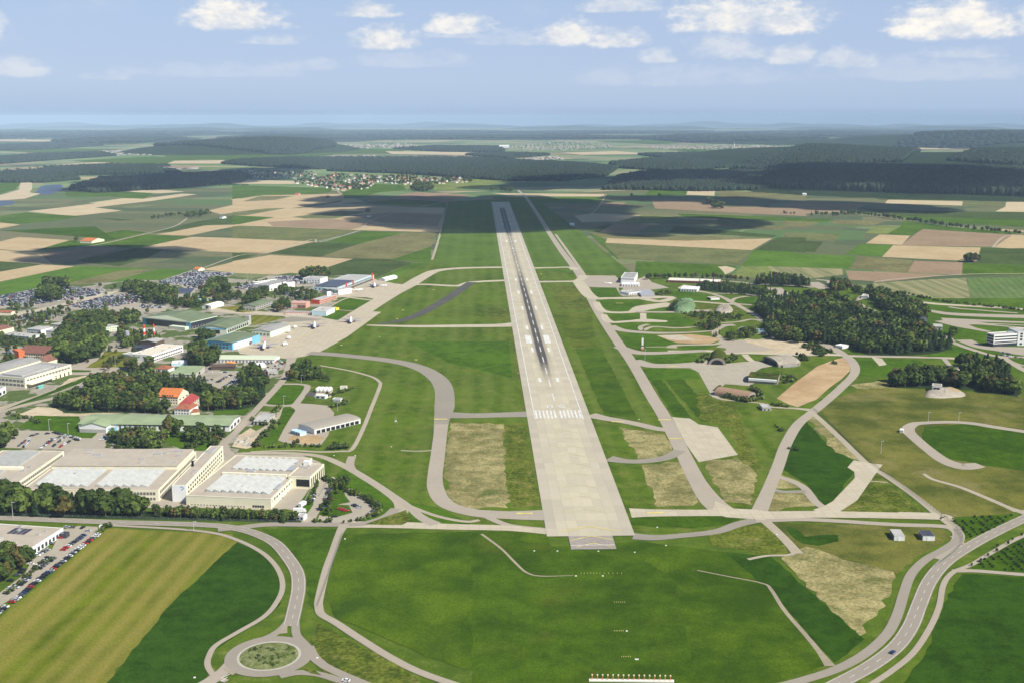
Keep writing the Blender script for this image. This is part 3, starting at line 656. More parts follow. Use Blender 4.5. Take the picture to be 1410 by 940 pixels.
# broad concrete arm on the right
sheet('apron', K(1000,600,5.875)([(700,598),(790,570),(860,530),(950,435),(1040,340),(1035,290),(980,255),(1030,197),(1190,225),(1265,232),(1220,290),(1150,390),(1060,520),(920,612),(800,640)]), concl, 6.2)
road('service_road', [(1116,566),(1130,578),(1160,606),(1195,640),(1220,655),(1260,683),(1296,712),(1318,728)], [6,6,6,6,6,6,7,8], track, 5.5)
road('service_road', [(1066,655),(1090,662),(1108,672),(1122,690),(1136,700)], 7, asphp, 5); road('service_road', [(1062,673),(1080,677),(1110,676)], 6, asph, 5)
road('service_road', [(1198,662),(1222,664)], 2, track, 5)
road('service_road', [(1045,705),(1060,670),(1072,640),(1082,612),(1098,585),(1118,568),(1140,550),(1160,532),(1176,515),(1176,502),(1166,491),(1150,484),(1122,468),(1105,458),(1085,450)], [12,10,10,10,10,10,10,10,10,11,11,8,8,8,8], asphp, 5.2)
road('service_road', [(1150,712),(1060,716),(1080,735),(1098,760)], [3,3,8,7], track, 5) if False else road('service_road', [(1052,716),(1070,732),(1085,747),(1098,762)], [8,7,7,8], track, 5)
road('service_road', [(1030,770),(1056,765),(1085,764),(1100,758)], 3, track, 4.8)
# main apron
sheet('apron', [(395,494),(330,487),(322,470),(358,458),(395,441),(392,436),(290,430),(288,424),(330,427),(430,435),(462,441),(478,441),(497,428),(525,430),(478,464),(440,485),(418,491)], concw, 4.6)
sheet('apron', [(452,411),(470,402),(512,384),(530,388),(545,391),(565,393),(548,404),(524,414),(505,410),(478,409)], concw, 4.6)
sheet('apron', [(402,436),(450,440),(400,444),(372,442)], asph, 4.9)
road('service_road', [(522,415),(497,412),(470,409),(450,412)], 8, concw, 4.8); road('service_road', [(466,427),(495,429),(520,430)], 4, track, 4.8); road('service_road', [(452,424),(470,414),(482,410)], 4, track, 4.8)
for pts in [[(455,426),(470,413),(490,410),(521,414),(497,428)], [(440,440),(464,429),(492,431),(478,441)]]: sheet('grass', pts, lawn, 4.4)
sheet('grass', [(322,440),(352,434),(395,438),(350,448)], mown, 4.9); sheet('grass', [(296,424),(336,421),(360,428),(335,431)], mown, 4.9)
# loops among the old shelters on the right
S5 = K(780,360,5.875)
sheet('apron', S5([(80,115),(395,118),(440,165),(500,180),(640,120),(690,170),(830,215),(700,230),(420,215),(440,280),(400,215),(200,210),(100,180)]), asphp, 4.6)
tw(S5([(95,165),(200,290),(350,300),(640,295),(760,290),(870,293)]), [20,20,16,26,22,14], concl, 5); tw(S5([(870,293),(760,325),(600,300)]), [10,18,14], concl, 5.1); tw(S5([(1030,325),(1240,342),(1410,352)]), 10, concl, 5)
tw(S5([(240,330),(300,405),(520,412),(640,375),(860,345)]), [10,14,14,34,30], concl, 5.1); tw(S5([(560,410),(850,412),(1060,402)]), [12,11,10], asphp, 5)
tw(S5([(300,430),(350,490),(520,485),(640,480),(815,487)]), [8,14,12,26,10], concl, 5); tw(S5([(620,420),(622,470)]), 9, concl, 5.1)
tw(S5([(350,520),(460,560),(720,580),(1000,575),(1200,560)]), [16,16,13,7,6], asphp, 5); tw(S5([(660,510),(600,530),(620,560),(700,530),(900,540),(1050,530)]), 7, track, 5)
tw(S5([(420,690),(560,735),(760,740),(1050,725),(1120,722)]), [16,20,15,14,12], asphp, 5); tw(S5([(850,700),(870,680),(1000,675),(1200,670),(1270,640),(1200,580),(1260,520)]), [14,10,8,8,10,9,8], track, 5)
tw(S5([(540,800),(680,840),(860,842),(1050,838),(1200,830)]), [20,22,20,30,60], asphp, 5); road('service_road', S5([(640,692),(850,690)]), 3, track, 5.1)
sheet('apron', S5([(730,600),(1000,590),(1180,610),(1250,635),(1150,670),(900,660),(830,640)]), soil, 4.8); sheet('apron', S5([(730,600),(920,595),(1040,635),(900,640),(830,630)]), concl, 5)
S7 = K(940,470,5.875)
sheet('apron', S7([(-140,190),(0,190),(120,180),(240,185),(360,180),(500,165),(600,160),(760,195),(640,215),(540,270),(520,310),(600,325),(540,360),(420,350),(340,345),(290,400),(250,420),(300,465),(240,450),(200,380),(130,250),(60,215),(-140,215)]), conc, 5)
road('service_road', S7([(240,425),(300,462),(450,482),(640,500),(720,530),(900,540),(1040,555)]), [8,5,4,4,4,6,10], track, 5.1)
sheet('apron', S7([(340,85),(450,0),(520,-20),(620,-10),(870,-30),(1000,0),(1130,80),(1200,100),(900,110),(560,100),(330,105)]), sandy, 4.8); sheet('apron', S7([(350,60),(460,-10),(600,30),(760,70),(560,85),(340,95)]), asphp, 5)
road('service_road', S7([(-120,80),(0,82),(200,78),(400,90),(600,95),(900,108),(1200,108),(1410,120),(1700,125),(2200,135)]), [12,12,12,14,12,12,12,10,8,8], concl, 5.1)
road('service_road', S7([(500,105),(545,150),(580,165)]), 8, concl, 5.2)
sheet('apron', S7([(760,460),(900,340),(1090,200),(1240,145),(1300,130),(1350,170),(1355,235),(1290,300),(1180,380),(1080,470),(1000,500),(930,530),(860,510)]), soil, 4.6)
sheet('grass', S7([(860,830),(880,760),(990,640),(1060,720),(1250,880),(1330,940),(1150,1040),(880,1000),(830,900)]), lushd, 4.2) if False else None
S6 = K(940,360,5.875)
for pts, w in [([(0,238),(100,240),(230,262),(340,300),(390,330),(440,345),(560,355)], 9), ([(390,330),(430,300),(520,285),(600,282),(760,285)], 7), ([(230,262),(420,262),(590,275),(760,290)], 6),
               ([(390,330),(470,370),(560,420),(660,485)], 9), ([(0,395),(120,400),(240,400)], 16), ([(300,500),(450,490),(560,470),(660,490)], 6), ([(840,530),(960,580),(1080,640),(1200,690),(1290,740),(1340,790)], 9),
               ([(450,640),(640,635),(720,610),(640,580)], 8), ([(450,640),(330,700)], 20), ([(600,190),(760,190),(1000,205),(1060,215)], 10), ([(1040,170),(1100,200),(1160,225)], 26), ([(1080,150),(1180,160),(1190,180)], 10), ([(740,215),(800,260),(900,290)], 24),
               ([(0,150),(330,158),(600,188)], 10), ([(280,540),(330,520),(420,515)], 14)]:
    road('service_road', S6(pts), w, asphp if w > 8 else track, 5)
sheet('apron', S6([(285,45),(350,40),(430,60),(400,85),(345,110),(320,75)]), sandy, 4); sheet('apron', S6([(130,350),(280,340),(470,370),(440,420),(240,400),(100,380)]), weedy, 4.2); sheet('apron', S6([(0,410),(130,400),(530,440),(530,470),(150,480),(0,460)]), weedy, 4.3)
# grass ovals to the right stay green on the airfield sheet; extra lawns
for pts in [S5([(170,225),(380,215),(430,270),(400,292),(240,290),(190,255)]), S5([(245,330),(330,312),(640,318),(560,390),(440,412),(310,400)]), S5([(315,445),(440,425),(610,425),(610,470),(420,475)]), S5([(630,425),(880,418),(1050,490),(1030,525),(800,530),(690,515),(680,490),(820,488),(640,470)]),
            S5([(355,510),(420,490),(640,510),(580,530),(600,556),(440,545)]), S5([(425,600),(520,583),(720,595),(860,640),(900,670),(860,690),(650,690),(860,710),(840,728),(640,728),(500,705)]), S5([(540,780),(620,755),(1040,745),(1100,800),(1050,828),(700,830),(600,820)]), S5([(600,880),(680,858),(900,858),(1040,880),(1090,950),(640,960)]),
            S5([(640,400),(720,365),(850,368),(840,402)]), S5([(840,240),(1040,250),(1300,325),(1040,320),(860,285)]), S6([(420,310),(560,285),(600,290),(560,350),(430,335)]), S6([(0,660),(0,710),(120,720),(400,650),(420,630),(200,680)]), S6([(500,655),(840,625),(860,640),(620,668)])]:
    sheet('grass', pts, lawn, 4.0)

# ================================================================== ROADS OUTSIDE THE FENCE
RE_ = .35
main1 = [(-80,712),(0,713),(80,716),(160,719),(240,721),(290,723),(318,726),(348,733),(378,747),(397,768),(409,788),(411,810),(406,837),(400,862)]
road('main_road', main1, 8, asphr, 5, edge=.2, dash=(5, 8, .22), kerb=.7)
road('side_road', [(300,729),(330,726),(370,722),(420,722),(470,722),(500,721),(530,712),(545,700)], [8,8,8,8,8,8,8,8], asphr, 5.3)
road('side_road', [(540,716),(552,705),(548,690),(525,672),(490,650),(465,637),(440,628),(400,624),(345,624),(325,625)], [12,11,8,7.5,7.5,7.5,7,7,7,7], track, 5.2)
road('side_road', [(320,628),(308,612),(330,590),(352,565),(375,540),(392,520),(398,505),(402,492)], [8,7,7,7,7.5,8,9,12], asphp, 5.3)
road('side_road', [(485,628),(482,640),(492,652),(530,675),(560,695),(580,712),(600,722)], [7,7,6,6,6,8,10], asphp, 5.3)
road('service_road', [(345,622),(400,620),(440,622),(470,621),(485,618),(500,590),(512,560),(523,532),(522,525),(510,518),(480,510),(440,503)], [4,4,4,4,4,4,4,4,4,4,4,3.5], track, 5.1)
road('service_road', [(552,620),(575,621),(596,620)], 2.6, track, 5); road('service_road', [(663,735),(690,755),(710,775),(725,788),(745,793),(790,792)], [2,1.8,1.8,1.6,1.4,.6], gravel, 4.5)
road('side_road', [(560,695),(600,710),(640,718),(660,716)], 4, track, 5)
road('cycle_path', [(150,723),(240,728),(290,733),(318,740),(348,753),(370,768),(385,788),(389,810),(379,832),(362,850),(328,870),(298,888),(288,903),(286,916),(295,930),(312,938)], 3, asphp, 5, kerb=.4)
road('perimeter_road', [(474,722),(467,735),(458,760),(449,785),(440,822),(439,835),(443,846),(462,857),(497,880),(541,907),(590,930),(680,958),(800,985)], [7,5,4.8,4.8,4.8,4.8,4.8,4.8,4.8,4.8,4.8,4.8,4.8], asphp, 5, kerb=.4)
main2 = [(1500,680),(1450,697),(1410,714),(1370,733),(1335,752),(1302,774),(1280,800),(1266,832),(1254,862),(1234,890),(1200,916),(1160,938),(1110,962),(1040,990)]
road('main_road', main2, 8.4, asphr, 5, edge=.2, dash=(5, 8, .22), kerb=.7)
road('perimeter_road', [(1318,728),(1319,742),(1300,756),(1275,770),(1255,790),(1245,815),(1236,845),(1222,872),(1194,898),(1155,920),(1100,938),(1040,952),(960,965)], 5.6, asphr, 5, kerb=.4)
road('cycle_path', [(1500,700),(1410,737),(1370,758),(1338,777),(1312,788),(1299,805),(1293,835),(1280,865),(1258,898),(1230,922),(1195,945),(1150,970)], 3.2, asphp, 5, kerb=.4)
road('side_road', [(1312,786),(1345,786),(1410,791),(1480,794)], 5, asphp, 5.2)
road('field_track', [(1310,738),(1325,747),(1340,752)], 2.5, track, 4.7)
road('service_road', [(1272,652),(1285,660),(1320,670),(1355,684),(1385,697),(1402,704)], [3,4,4.5,5,5,8], track, 5)
sheet('apron', K(1170,600,5.875)([(1330,610),(1410,598),(1500,560),(1600,560),(1500,640),(1410,640)]), asphp, 4.8)
road('field_track', [(960,785),(1000,793),(1050,803),(1062,812),(1080,840),(1110,875),(1128,897),(1143,917)], [1.2,1.2,1.5,2.4,2.6,2.8,3.2,6], gravel, 4.6)
road('service_road', [(1440,600),(1410,594),(1370,588),(1340,583),(1310,581),(1275,582),(1258,584),(1250,592),(1262,605),(1280,620),(1300,634),(1325,642),(1350,640)], [10,10,10,10,9,9,10,12,11,11,13,18,12], asphp, 5)
sheet('grass', K(1170,600,5.875)([(905,218),(960,212),(1025,238),(980,250),(925,240)]), weedy, 5.6)
# roundabout
C = G(370.5, 903); C.z = 0
def ringpts(r, n=48): return [(C.x+r*math.cos(2*math.pi*k/n), C.y+r*math.sin(2*math.pi*k/n)) for k in range(n)]
RO = (G(431, 903)-G(311, 903)).length/2; RI = (G(415, 900)-G(333, 900)).length/2
sheet('roundabout', ringpts(RO), asphr, 5.5, world=True)
isl = land('roundabout_planting', (.12, .16, .04), (.22, .24, .10), dry=(.42, .36, .24), dryamt=.7, s2=.25, s3=1.2, fine=.35)
sheet('roundabout_kerb', ringpts(RI+.9), plain('kerb_stone', (.40, .37, .31)), 6.2, world=True)
mb = MB(); R1 = [Vector((x, y, 0)) for x, y in ringpts(RI)]; rings = []
for rr, z in ((1, .3), (.93, .55), (.7, .95), (.35, 1.2), (.02, 1.25)): rings.append([(C+(p-C)*rr)+Vector((0, 0, z)) for p in R1])
mb.loft(rings, caps=False); io = mb.build('roundabout_island', isl); io['kind'] = 'structure'
road('main_road', [(404,832),(398,852),(386,867),(368,878),(350,883)], [4.2,4.2,4.6,5.5,6], asphr, 5.35); road('main_road', [(408,832),(407,856),(408,873),(416,884),(427,896)], [4.2,4.4,4.8,5.5,6], asphr, 5.36)
road('main_road', [(424,890),(432,904),(446,916),(468,927),(500,940),(545,957)], [6,5.5,5,5,4.6,4.6], asphr, 5.2, kerb=.4); road('main_road', [(385,931),(410,926),(438,928),(466,936),(500,945),(545,960)], [5,5,4.8,4.8,4.6,4.6], asphr, 5.25, kerb=.4); road('main_road', [(322,913),(308,924),(292,936),(270,950),(240,975)], [10,7,7.5,8,8], asphp, 5.2, kerb=.4)
Z = K(240,780,5.875)
sheet('traffic_island', Z([(840,545),(885,480),(915,455),(915,540)]), gravel, 6.3); sheet('traffic_island', Z([(1035,832),(1080,812),(1170,862),(1190,880),(1110,866)]), weedy, 6.3); sheet('traffic_island', Z([(395,820),(430,830),(500,860),(470,880),(420,850)]), gravel, 6.3)
for pts in [[(380,905),(450,870)], [(380,930),(430,895)]]: road('centre_line', Z(pts), .5, rpaint, 6.4)

# interchange on the right
S8 = K(1170,360,5.875)
for pts, w in [([(430,318),(600,335),(750,350),(1100,370),(1410,390),(1700,408)], 16), ([(630,395),(800,425),(1100,440),(1410,448),(1700,455)], [10,22,26,28,30]), ([(745,470),(1000,480),(1200,488),(1410,495),(1700,503)], [24,20,14,12,12]),
               ([(760,480),(900,520),(1000,545),(1130,570)], [30,26,14,10]), ([(780,500),(1000,500),(1200,520),(1410,540),(1600,560)], [40,26,9,9,9]), ([(830,655),(950,700),(1130,755),(1250,772),(1410,775),(1650,780)], 9), ([(920,635),(1050,690),(1200,720),(1410,755),(1600,765)], [22,18,9,9,9]),
               ([(780,600),(830,650)], 9), ([(1200,770),(1280,800),(1410,880),(1600,960)], 9), ([(60,345),(120,375),(230,420)], [14,14,10]), ([(0,760),(200,765),(560,772),(760,785),(880,790)], 6), ([(760,785),(800,830),(850,870)], 6), ([(800,370),(900,385),(1000,392),(1150,405),(1360,420)], 8),
               ([(30,320),(80,305),(120,270)], 10), ([(1250,775),(1330,820),(1440,850)], 6), ([(1080,505),(1250,510),(1600,530)], 6)]:
    road('road', S8(pts), w, concw if w == 16 else asphp, 5)
sheet('grass', S8([(620,360),(800,372),(1000,395),(1150,410),(1130,425),(850,405),(650,385)]), lawn, 3); sheet('grass', S8([(560,430),(760,440),(1100,458),(1600,475),(1600,485),(1100,470),(740,458)]), lawn, 4)
sheet('grass', S8([(760,545),(900,535),(1090,575),(1100,610),(900,620),(830,600)]), lawn, 3); sheet('grass', S8([(640,720),(820,690),(960,715),(1100,770),(880,780),(640,765)]), lawn, 3); sheet('grass', S8([(50,790),(180,780),(300,785),(560,795),(600,830),(350,860),(300,930),(60,925)]), lawn, 3.2)
sheet('grass', S8([(-20,695),(200,745),(540,765),(60,752)]), lawn, 3); sheet('apron', S8([(175,772),(260,785),(300,835),(240,845)]), concl, 5); sheet('apron', S8([(1050,680),(1200,690),(1600,700),(1600,760),(1380,745),(1180,710)]), asphp, 4.6)
sheet('grass', S8([(0,400),(-20,700),(700,740),(1600,950),(1600,300),(600,300),(200,400)]), grn, 2.4)

# paved yards and car parks
yard = paved('yard_paving', (.50, .44, .34), var=.08, stain=(.36, .33, .28), stainamt=.4)
Y4 = K(0,480,5.875); Y5 = K(200,480,5.875); YB = K(0,580,5.875); YC = K(200,580,5.875); YD = K(380,600,5.875); YE = K(0,700,5.875)
T1 = K(0,340,5.875); T2 = K(200,340,5.875)
def mixed_ground():
    m, nt, b = newmat('mixed_yards'); geo = nt.nodes.new('ShaderNodeNewGeometry'); pos = geo.outputs['Position']
    n1 = noise_(nt, pos, .022, 4, .6); n2 = noise_(nt, pos, .12, 4, .6)
    c = mix_(nt, ramp01(nt, n2, .35, .65), (.05, .085, .012), (.085, .115, .022)); c = mix_(nt, ramp01(nt, n1, .49, .53), c, mix_(nt, ramp01(nt, n2, .4, .6), (.24, .215, .17), (.31, .275, .21)))
    nt.links.new(c, b.inputs['Base Color']); b.inputs['Roughness'].default_value = .95; return m
sheet('ground_patch', [(-60,470),(-60,432),(0,412),(60,395),(230,384),(262,372),(345,384),(400,376),(450,380),(520,378),(470,410),(440,440),(400,500),(325,625),(300,690),(-60,700)], mixed_ground(), 2.2)
park = [T1([(-60,430),(0,400),(330,330),(560,320),(860,352),(800,400),(560,450),(430,440),(280,480),(0,500)]), T1([(500,490),(860,400),(1130,370),(1130,450),(1360,480),(1340,520),(1130,550),(1000,540),(700,520)]),
        T2([(80,290),(380,190),(740,212),(560,260),(520,300),(440,350),(330,345),(270,310)]), T2([(690,330),(860,280),(1000,235),(1200,235),(1410,260),(1410,320),(1150,330),(1000,340),(820,350)]),
        Y4([(590,300),(820,215),(1100,195),(1120,260),(1050,280),(900,265),(700,300)]), Y5([(480,270),(620,210),(780,205),(740,300),(600,330),(500,320)]), Y5([(420,180),(780,180),(800,110),(580,90),(1060,95),(1110,150),(1000,250),(960,300),(780,210),(420,210)]),
        Y4([(110,660),(430,665),(560,700),(800,730),(900,700),(850,760),(880,810),(560,840),(500,815),(40,800)]), YD([(350,330),(470,330),(500,370),(440,460),(360,600),(290,720),(200,705),(300,560)]), YD([(550,440),(600,418),(720,490),(830,545),(850,590),(800,640),(640,690),(480,705),(420,690),(340,680),(350,640),(480,660),(620,620),(590,560),(500,555),(600,535),(560,480)]),
        YE([(270,400),(420,330),(500,170),(640,140),(830,150),(790,190),(600,340),(440,480),(300,590),(0,790),(-200,900),(-200,790),(0,680),(200,530)]), YC([(1060,560),(1210,500),(1330,500),(1210,720),(1080,700),(1020,720)]),
        Y4([(840,610),(930,640),(900,690),(770,740),(700,760),(780,690)]), T1([(110,530),(430,490),(420,560),(390,620),(240,610),(130,580)])]
for p in park: sheet('car_park', p, yard, 4.3)
sheet('road', T1([(110,545),(430,480),(860,370),(1000,350),(860,400),(560,470),(300,520),(110,580)]), concl, 4.8)
sheet('apron', T1([(700,940),(720,890),(850,840),(1060,835),(1190,845),(1120,900),(900,860),(780,900)]), asphp, 4.4)
sheet('apron', Y4([(560,150),(700,80),(860,20),(850,0),(1100,-20),(1200,30),(1130,130),(900,200),(820,215),(560,210)]), asphp, 4.2) ; sheet('grass', Y4([(780,100),(850,20),(1060,25),(1130,60),(1010,150),(690,155)]), mown, 4.5); sheet('grass', Y4([(580,170),(740,175),(730,188),(580,190)]), lawn, 4.6)
sheet('yard', Y4([(0,470),(420,350),(560,240),(760,205),(600,260),(380,350),(0,500)]), sandy, 4.3); road('side_road', Y4([(-60,505),(0,492),(200,420),(420,350),(600,290),(800,225),(960,180),(1100,165)]), 8, asphp, 4.8); sheet('grass', Y4([(20,500),(400,370),(620,290),(820,205),(760,200),(420,340),(160,440)]), lush, 4.9)
road('side_road', Y4([(-80,530),(100,480),(300,430),(450,395),(620,335),(840,270)]), 9, track, 4.7); sheet('yard', Y4([(180,520),(300,470),(500,480),(510,520),(640,525),(980,505),(1000,520),(640,545),(300,545),(100,530)]), sandy, 4.4)
sheet('yard', Y5([(870,570),(930,505),(1035,510),(980,610),(900,600)]), asphp, 4.5); sheet('yard', Y5([(1160,450),(1230,440),(1340,445),(1480,460),(1530,520),(1480,700),(1420,780),(1270,775),(1130,760),(1075,740),(1120,650),(1210,500)]), asphp, 4.5) ; sheet('yard', Y5([(1140,730),(1200,700),(1400,700),(1450,720),(1400,765),(1280,770)]), soil, 4.7)
road('side_road', Y5([(900,400),(960,450),(1080,460),(1200,455),(1240,420),(1310,320),(1280,290),(1100,285),(1050,290)]), [6,6,6,8,7,7,6,6,6], asphp, 4.9); sheet('grass', Y5([(960,430),(1060,300),(1290,290),(1310,320),(1220,455),(1080,460)]), lawn, 4.6)
sheet('grass', Y5([(1080,500),(1200,480),(1215,500),(1120,640),(1060,760),(930,790),(1000,700),(1100,560)]), lawn, 4.6); road('side_road', Y5([(1090,470),(1060,560),(1000,620),(900,680),(850,720)]), 6, track, 4.8)
sheet('yard', Y5([(700,790),(760,700),(850,640),(940,690),(900,780),(820,810)]), sandy, 4.5); sheet('grass', Y5([(540,560),(560,500),(820,485),(850,500),(800,540),(640,520)]), lawn, 4.6)
sheet('yard', YC([(-300,240),(640,190),(640,300),(500,700),(220,700),(-1100,690),(-1100,240)]), yard, 4.2); sheet('yard', YC([(560,270),(1260,270),(1420,330),(1380,470),(1220,700),(1000,720),(240,690)]), yard, 4.25)
sheet('grass', YC([(150,90),(560,90),(640,60),(600,180),(470,240),(300,230),(150,160)]), lawn, 4.5); sheet('grass', Y4([(880,720),(950,670),(1150,660),(1320,670),(1300,800),(1000,810)]), lawn, 4.5); sheet('grass', Y4([(140,640),(280,540),(640,545),(640,660),(820,665),(760,725),(660,720),(440,665)]), lawn, 4.4)
sheet('grass', YD([(400,560),(500,380),(600,420),(560,440),(540,480),(600,535),(500,555),(480,650),(370,650)]), lush, 4.7)
sheet('grass', YD([(720,715),(900,650),(1050,600),(1100,680),(1020,720),(860,720)]), weedy, 5.6)
sheet('yard', S5([(420,260),(480,200),(640,200),(720,260),(640,280),(450,282)]), asphp, 4.7); sheet('yard', S5([(900,215),(950,190),(1070,210),(1060,235),(920,228)]), concl, 4.7)
sheet('grass', K(1000,600,5.875)([(-10,640),(130,655),(90,690),(0,720),(-300,745),(-500,740),(-780,720),(-770,660)]), lush, 4.0)

# ================================================================== AIR: an even pale haze over the whole country
def haze():
    m = bpy.data.materials.new('haze'); m.use_nodes = True; nt = m.node_tree; nt.nodes.clear()
    v = nt.nodes.new('ShaderNodeVolumePrincipled'); v.inputs['Color'].default_value = (.59, .79, 1.0, 1)
    v.inputs['Density'].default_value = HAZE_DENS; v.inputs['Anisotropy'].default_value = -0.2
    o = nt.nodes.new('ShaderNodeOutputMaterial'); nt.links.new(v.outputs[0], o.inputs['Volume'])
    b = MB(); b.box(-88900, 88900, -88900, 88900, zc(88200)-1.5, 305)
    h = b.build('haze', m); tag(h, 'pale blue summer haze lying over the fields and far hills', 'haze', kind='stuff')
haze()

# ================================================================== CLOUDS overhead that throw the shadows on the fields
cm, cnt, cb = newmat('cloud_white'); cb.inputs['Base Color'].default_value = (.9, .9, .92, 1)
mixs = cnt.nodes.new('ShaderNodeMixShader'); tr_ = cnt.nodes.new('ShaderNodeBsdfTransparent'); mixs.inputs[0].default_value = .62
cnt.links.new(tr_.outputs[0], mixs.inputs[1]); cnt.links.new(cb.outputs[0], mixs.inputs[2]); cnt.links.new(mixs.outputs[0], cnt.nodes['Material Output'].inputs[0])
def icos(sub=2):
    bm = bmesh.new(); bmesh.ops.create_icosphere(bm, subdivisions=sub, radius=1); V = np.array([v.co[:] for v in bm.verts]); F = np.array([[v.index for v in f.verts] for f in bm.faces]); bm.free(); return V, F
ICO2 = icos(2); ICO1 = icos(1)
def cloud(poly, label, n=60, alt=1350):
    """poly: outline of the shadow on the ground (photo points)"""
    P = [G(*p) for p in poly]; xs = [p.x for p in P]; ys = [p.y for p in P]
    def inside(x, y):
        c = False; j = len(P)-1
        for i in range(len(P)):
            if (P[i].y > y) != (P[j].y > y) and x < (P[j].x-P[i].x)*(y-P[i].y)/(P[j].y-P[i].y)+P[i].x: c = not c
            j = i
        return c
    pos = []; size = math.sqrt((max(xs)-min(xs))*(max(ys)-min(ys))/n)
    t = 0
    while len(pos) < n and t < 6000:
        x = random.uniform(min(xs), max(xs)); y = random.uniform(min(ys), max(ys)); t += 1
        if inside(x, y): pos.append((x, y, 0))
    pos = np.array(pos); sc = np.stack([rng.uniform(.75, 1.35, len(pos))*size*.95]*3, -1); sc[:, 2] *= .42
    sc[:, 0] *= rng.uniform(.8, 1.3, len(pos)); V0 = ICO2[0].copy(); V0 *= (1+.16*rng.standard_normal((len(V0), 1)))
    pos[:, 2] = rng.uniform(0, 60, len(pos))
    V, F = tile(V0, ICO2[1], pos, sc, rng.uniform(0, 6.28, len(pos)))
    off = SD*(alt/SD.z); c = V.mean(0); V -= c
    o = mkobj('cloud', np_mesh('cloud', V, F, cm), None, tuple(Vector(c)+off)); tag(o, label, 'cloud', 'cumulus clouds over the airfield')
for poly, label, n in [
 ([(445,283),(520,279),(613,276),(735,272),(800,278),(842,280),(860,305),(860,320),(700,317),(600,319),(560,310),(600,300),(560,290)], 'cumulus cloud that shades the far end of the runway', 110),
 ([(478,296),(520,292),(560,296),(600,300),(600,316),(560,312),(520,305)], 'small cumulus cloud over the brown field left of the runway', 30),
 ([(60,350),(110,342),(170,342),(250,343),(230,352),(180,358),(110,366),(60,360)], 'small cumulus cloud that darkens the field by the red farmhouse', 30),
 ([(860,312),(900,302),(1000,300),(1040,310),(1000,320),(950,322),(900,326),(870,322)], 'cumulus cloud over the green field right of the runway', 45),
 ([(870,272),(980,272),(1100,278),(1190,280),(1290,284),(1280,294),(1180,288),(1080,284),(980,278),(880,276)], 'long cumulus cloud over the strip fields before the big wood', 70),
 ([(1100,236),(1200,242),(1280,242),(1440,256),(1440,269),(1290,268),(1180,266),(1080,262),(1060,250)], 'broad cumulus cloud that darkens the right part of the big wood', 90),
 ([(100,262),(180,250),(260,238),(330,234),(420,232),(340,250),(220,260)], 'cumulus cloud over the dark woods by the river', 60),
 ([(700,262),(860,254),(1000,248),(960,240),(860,245),(760,250)], 'cumulus cloud over the clearing beyond the runway end', 50),
 ([(440,276),(520,270),(640,272),(600,277),(520,281)], 'narrow cumulus cloud over the meadow below the village', 30)]:
    cloud(poly, label, n)

# far foothills that break the line of the horizon
def foothills(r, h, x0, x1, seed):
    m = MB(); rn = random.Random(seed); n = 90; ph = [rn.uniform(0, 6.28) for _ in range(6)]; rows = []
    for k in range(n+1):
        t = k/n; a = x0+(x1-x0)*t; hh = h*(.45+.25*math.sin(a*23+ph[0])+.18*math.sin(a*57+ph[1])+.12*math.sin(a*131+ph[2])); e = min(1, t*6, (1-t)*6); hh = max(0, hh)*e
        rows.append([Vector((math.sin(a)*q, math.cos(a)*q, zc(q)-4+z)) for q, z in ((r-2600, 0), (r-1200, hh*.6), (r, hh), (r+1300, hh*.55), (r+2600, 0))])
    m.loft(rows, closed=False, caps=False); o = m.build('hills', far_hill, smooth=True); o['kind'] = 'structure'
far_hill = land('far_hill_woods', (.035, .06, .03), (.09, .13, .06), s1=.0006, s2=.003, s3=.02, fine=.1)
for r, h, x0, x1, sd in [(30000, 95, -.52, -.1, 1), (34000, 120, -.05, .5, 2), (43000, 190, -.55, .05, 3), (47000, 215, .0, .56, 4), (55000, 300, -.56, .56, 5)]: foothills(r, h, x0, x1, sd)

# ================================================================== VEGETATION
def leafmat(name, a, b_, c3=None):
    m, nt, b = newmat(name); a = tuple(x*.85 for x in a); b_ = tuple(x*.9 for x in b_)
    geo = nt.nodes.new('ShaderNodeNewGeometry'); pos = geo.outputs['Position']; oi = nt.nodes.new('ShaderNodeObjectInfo')
    n1 = noise_(nt, pos, .07, 3, .6); n2 = noise_(nt, pos, .9, 3, .7)
    f = math_(nt, 'ADD', math_(nt, 'MULTIPLY', ramp01(nt, n1, .35, .65), .5), math_(nt, 'MULTIPLY', oi.outputs['Random'], .5))
    c = mix_(nt, f, a, b_)
    c = mix_(nt, ramp01(nt, n2, .4, .72), c, tuple(x*1.5 for x in b_))
    if c3: c = mix_(nt, math_(nt, 'MULTIPLY', ramp01(nt, noise_(nt, pos, .045, 2, .5), .58, .66), .6), c, c3)
    nt.links.new(c, b.inputs['Base Color']); b.inputs['Roughness'].default_value = .8; b.inputs['Specular IOR Level'].default_value = .15
    return m
leafA = leafmat('broad_leaves', (.028, .050, .009), (.050, .078, .014), (.075, .070, .020))
leafB = leafmat('light_leaves', (.065, .10, .016), (.10, .14, .024))
leafC = leafmat('needles', (.014, .032, .010), (.024, .048, .014))
leafD = leafmat('autumn_leaves', (.075, .072, .018), (.10, .080, .022))
bark = plain('bark', (.12, .09, .06), rough=.95)
wfar = leafmat('far_wood_canopy', (.014, .026, .014), (.024, .038, .018))
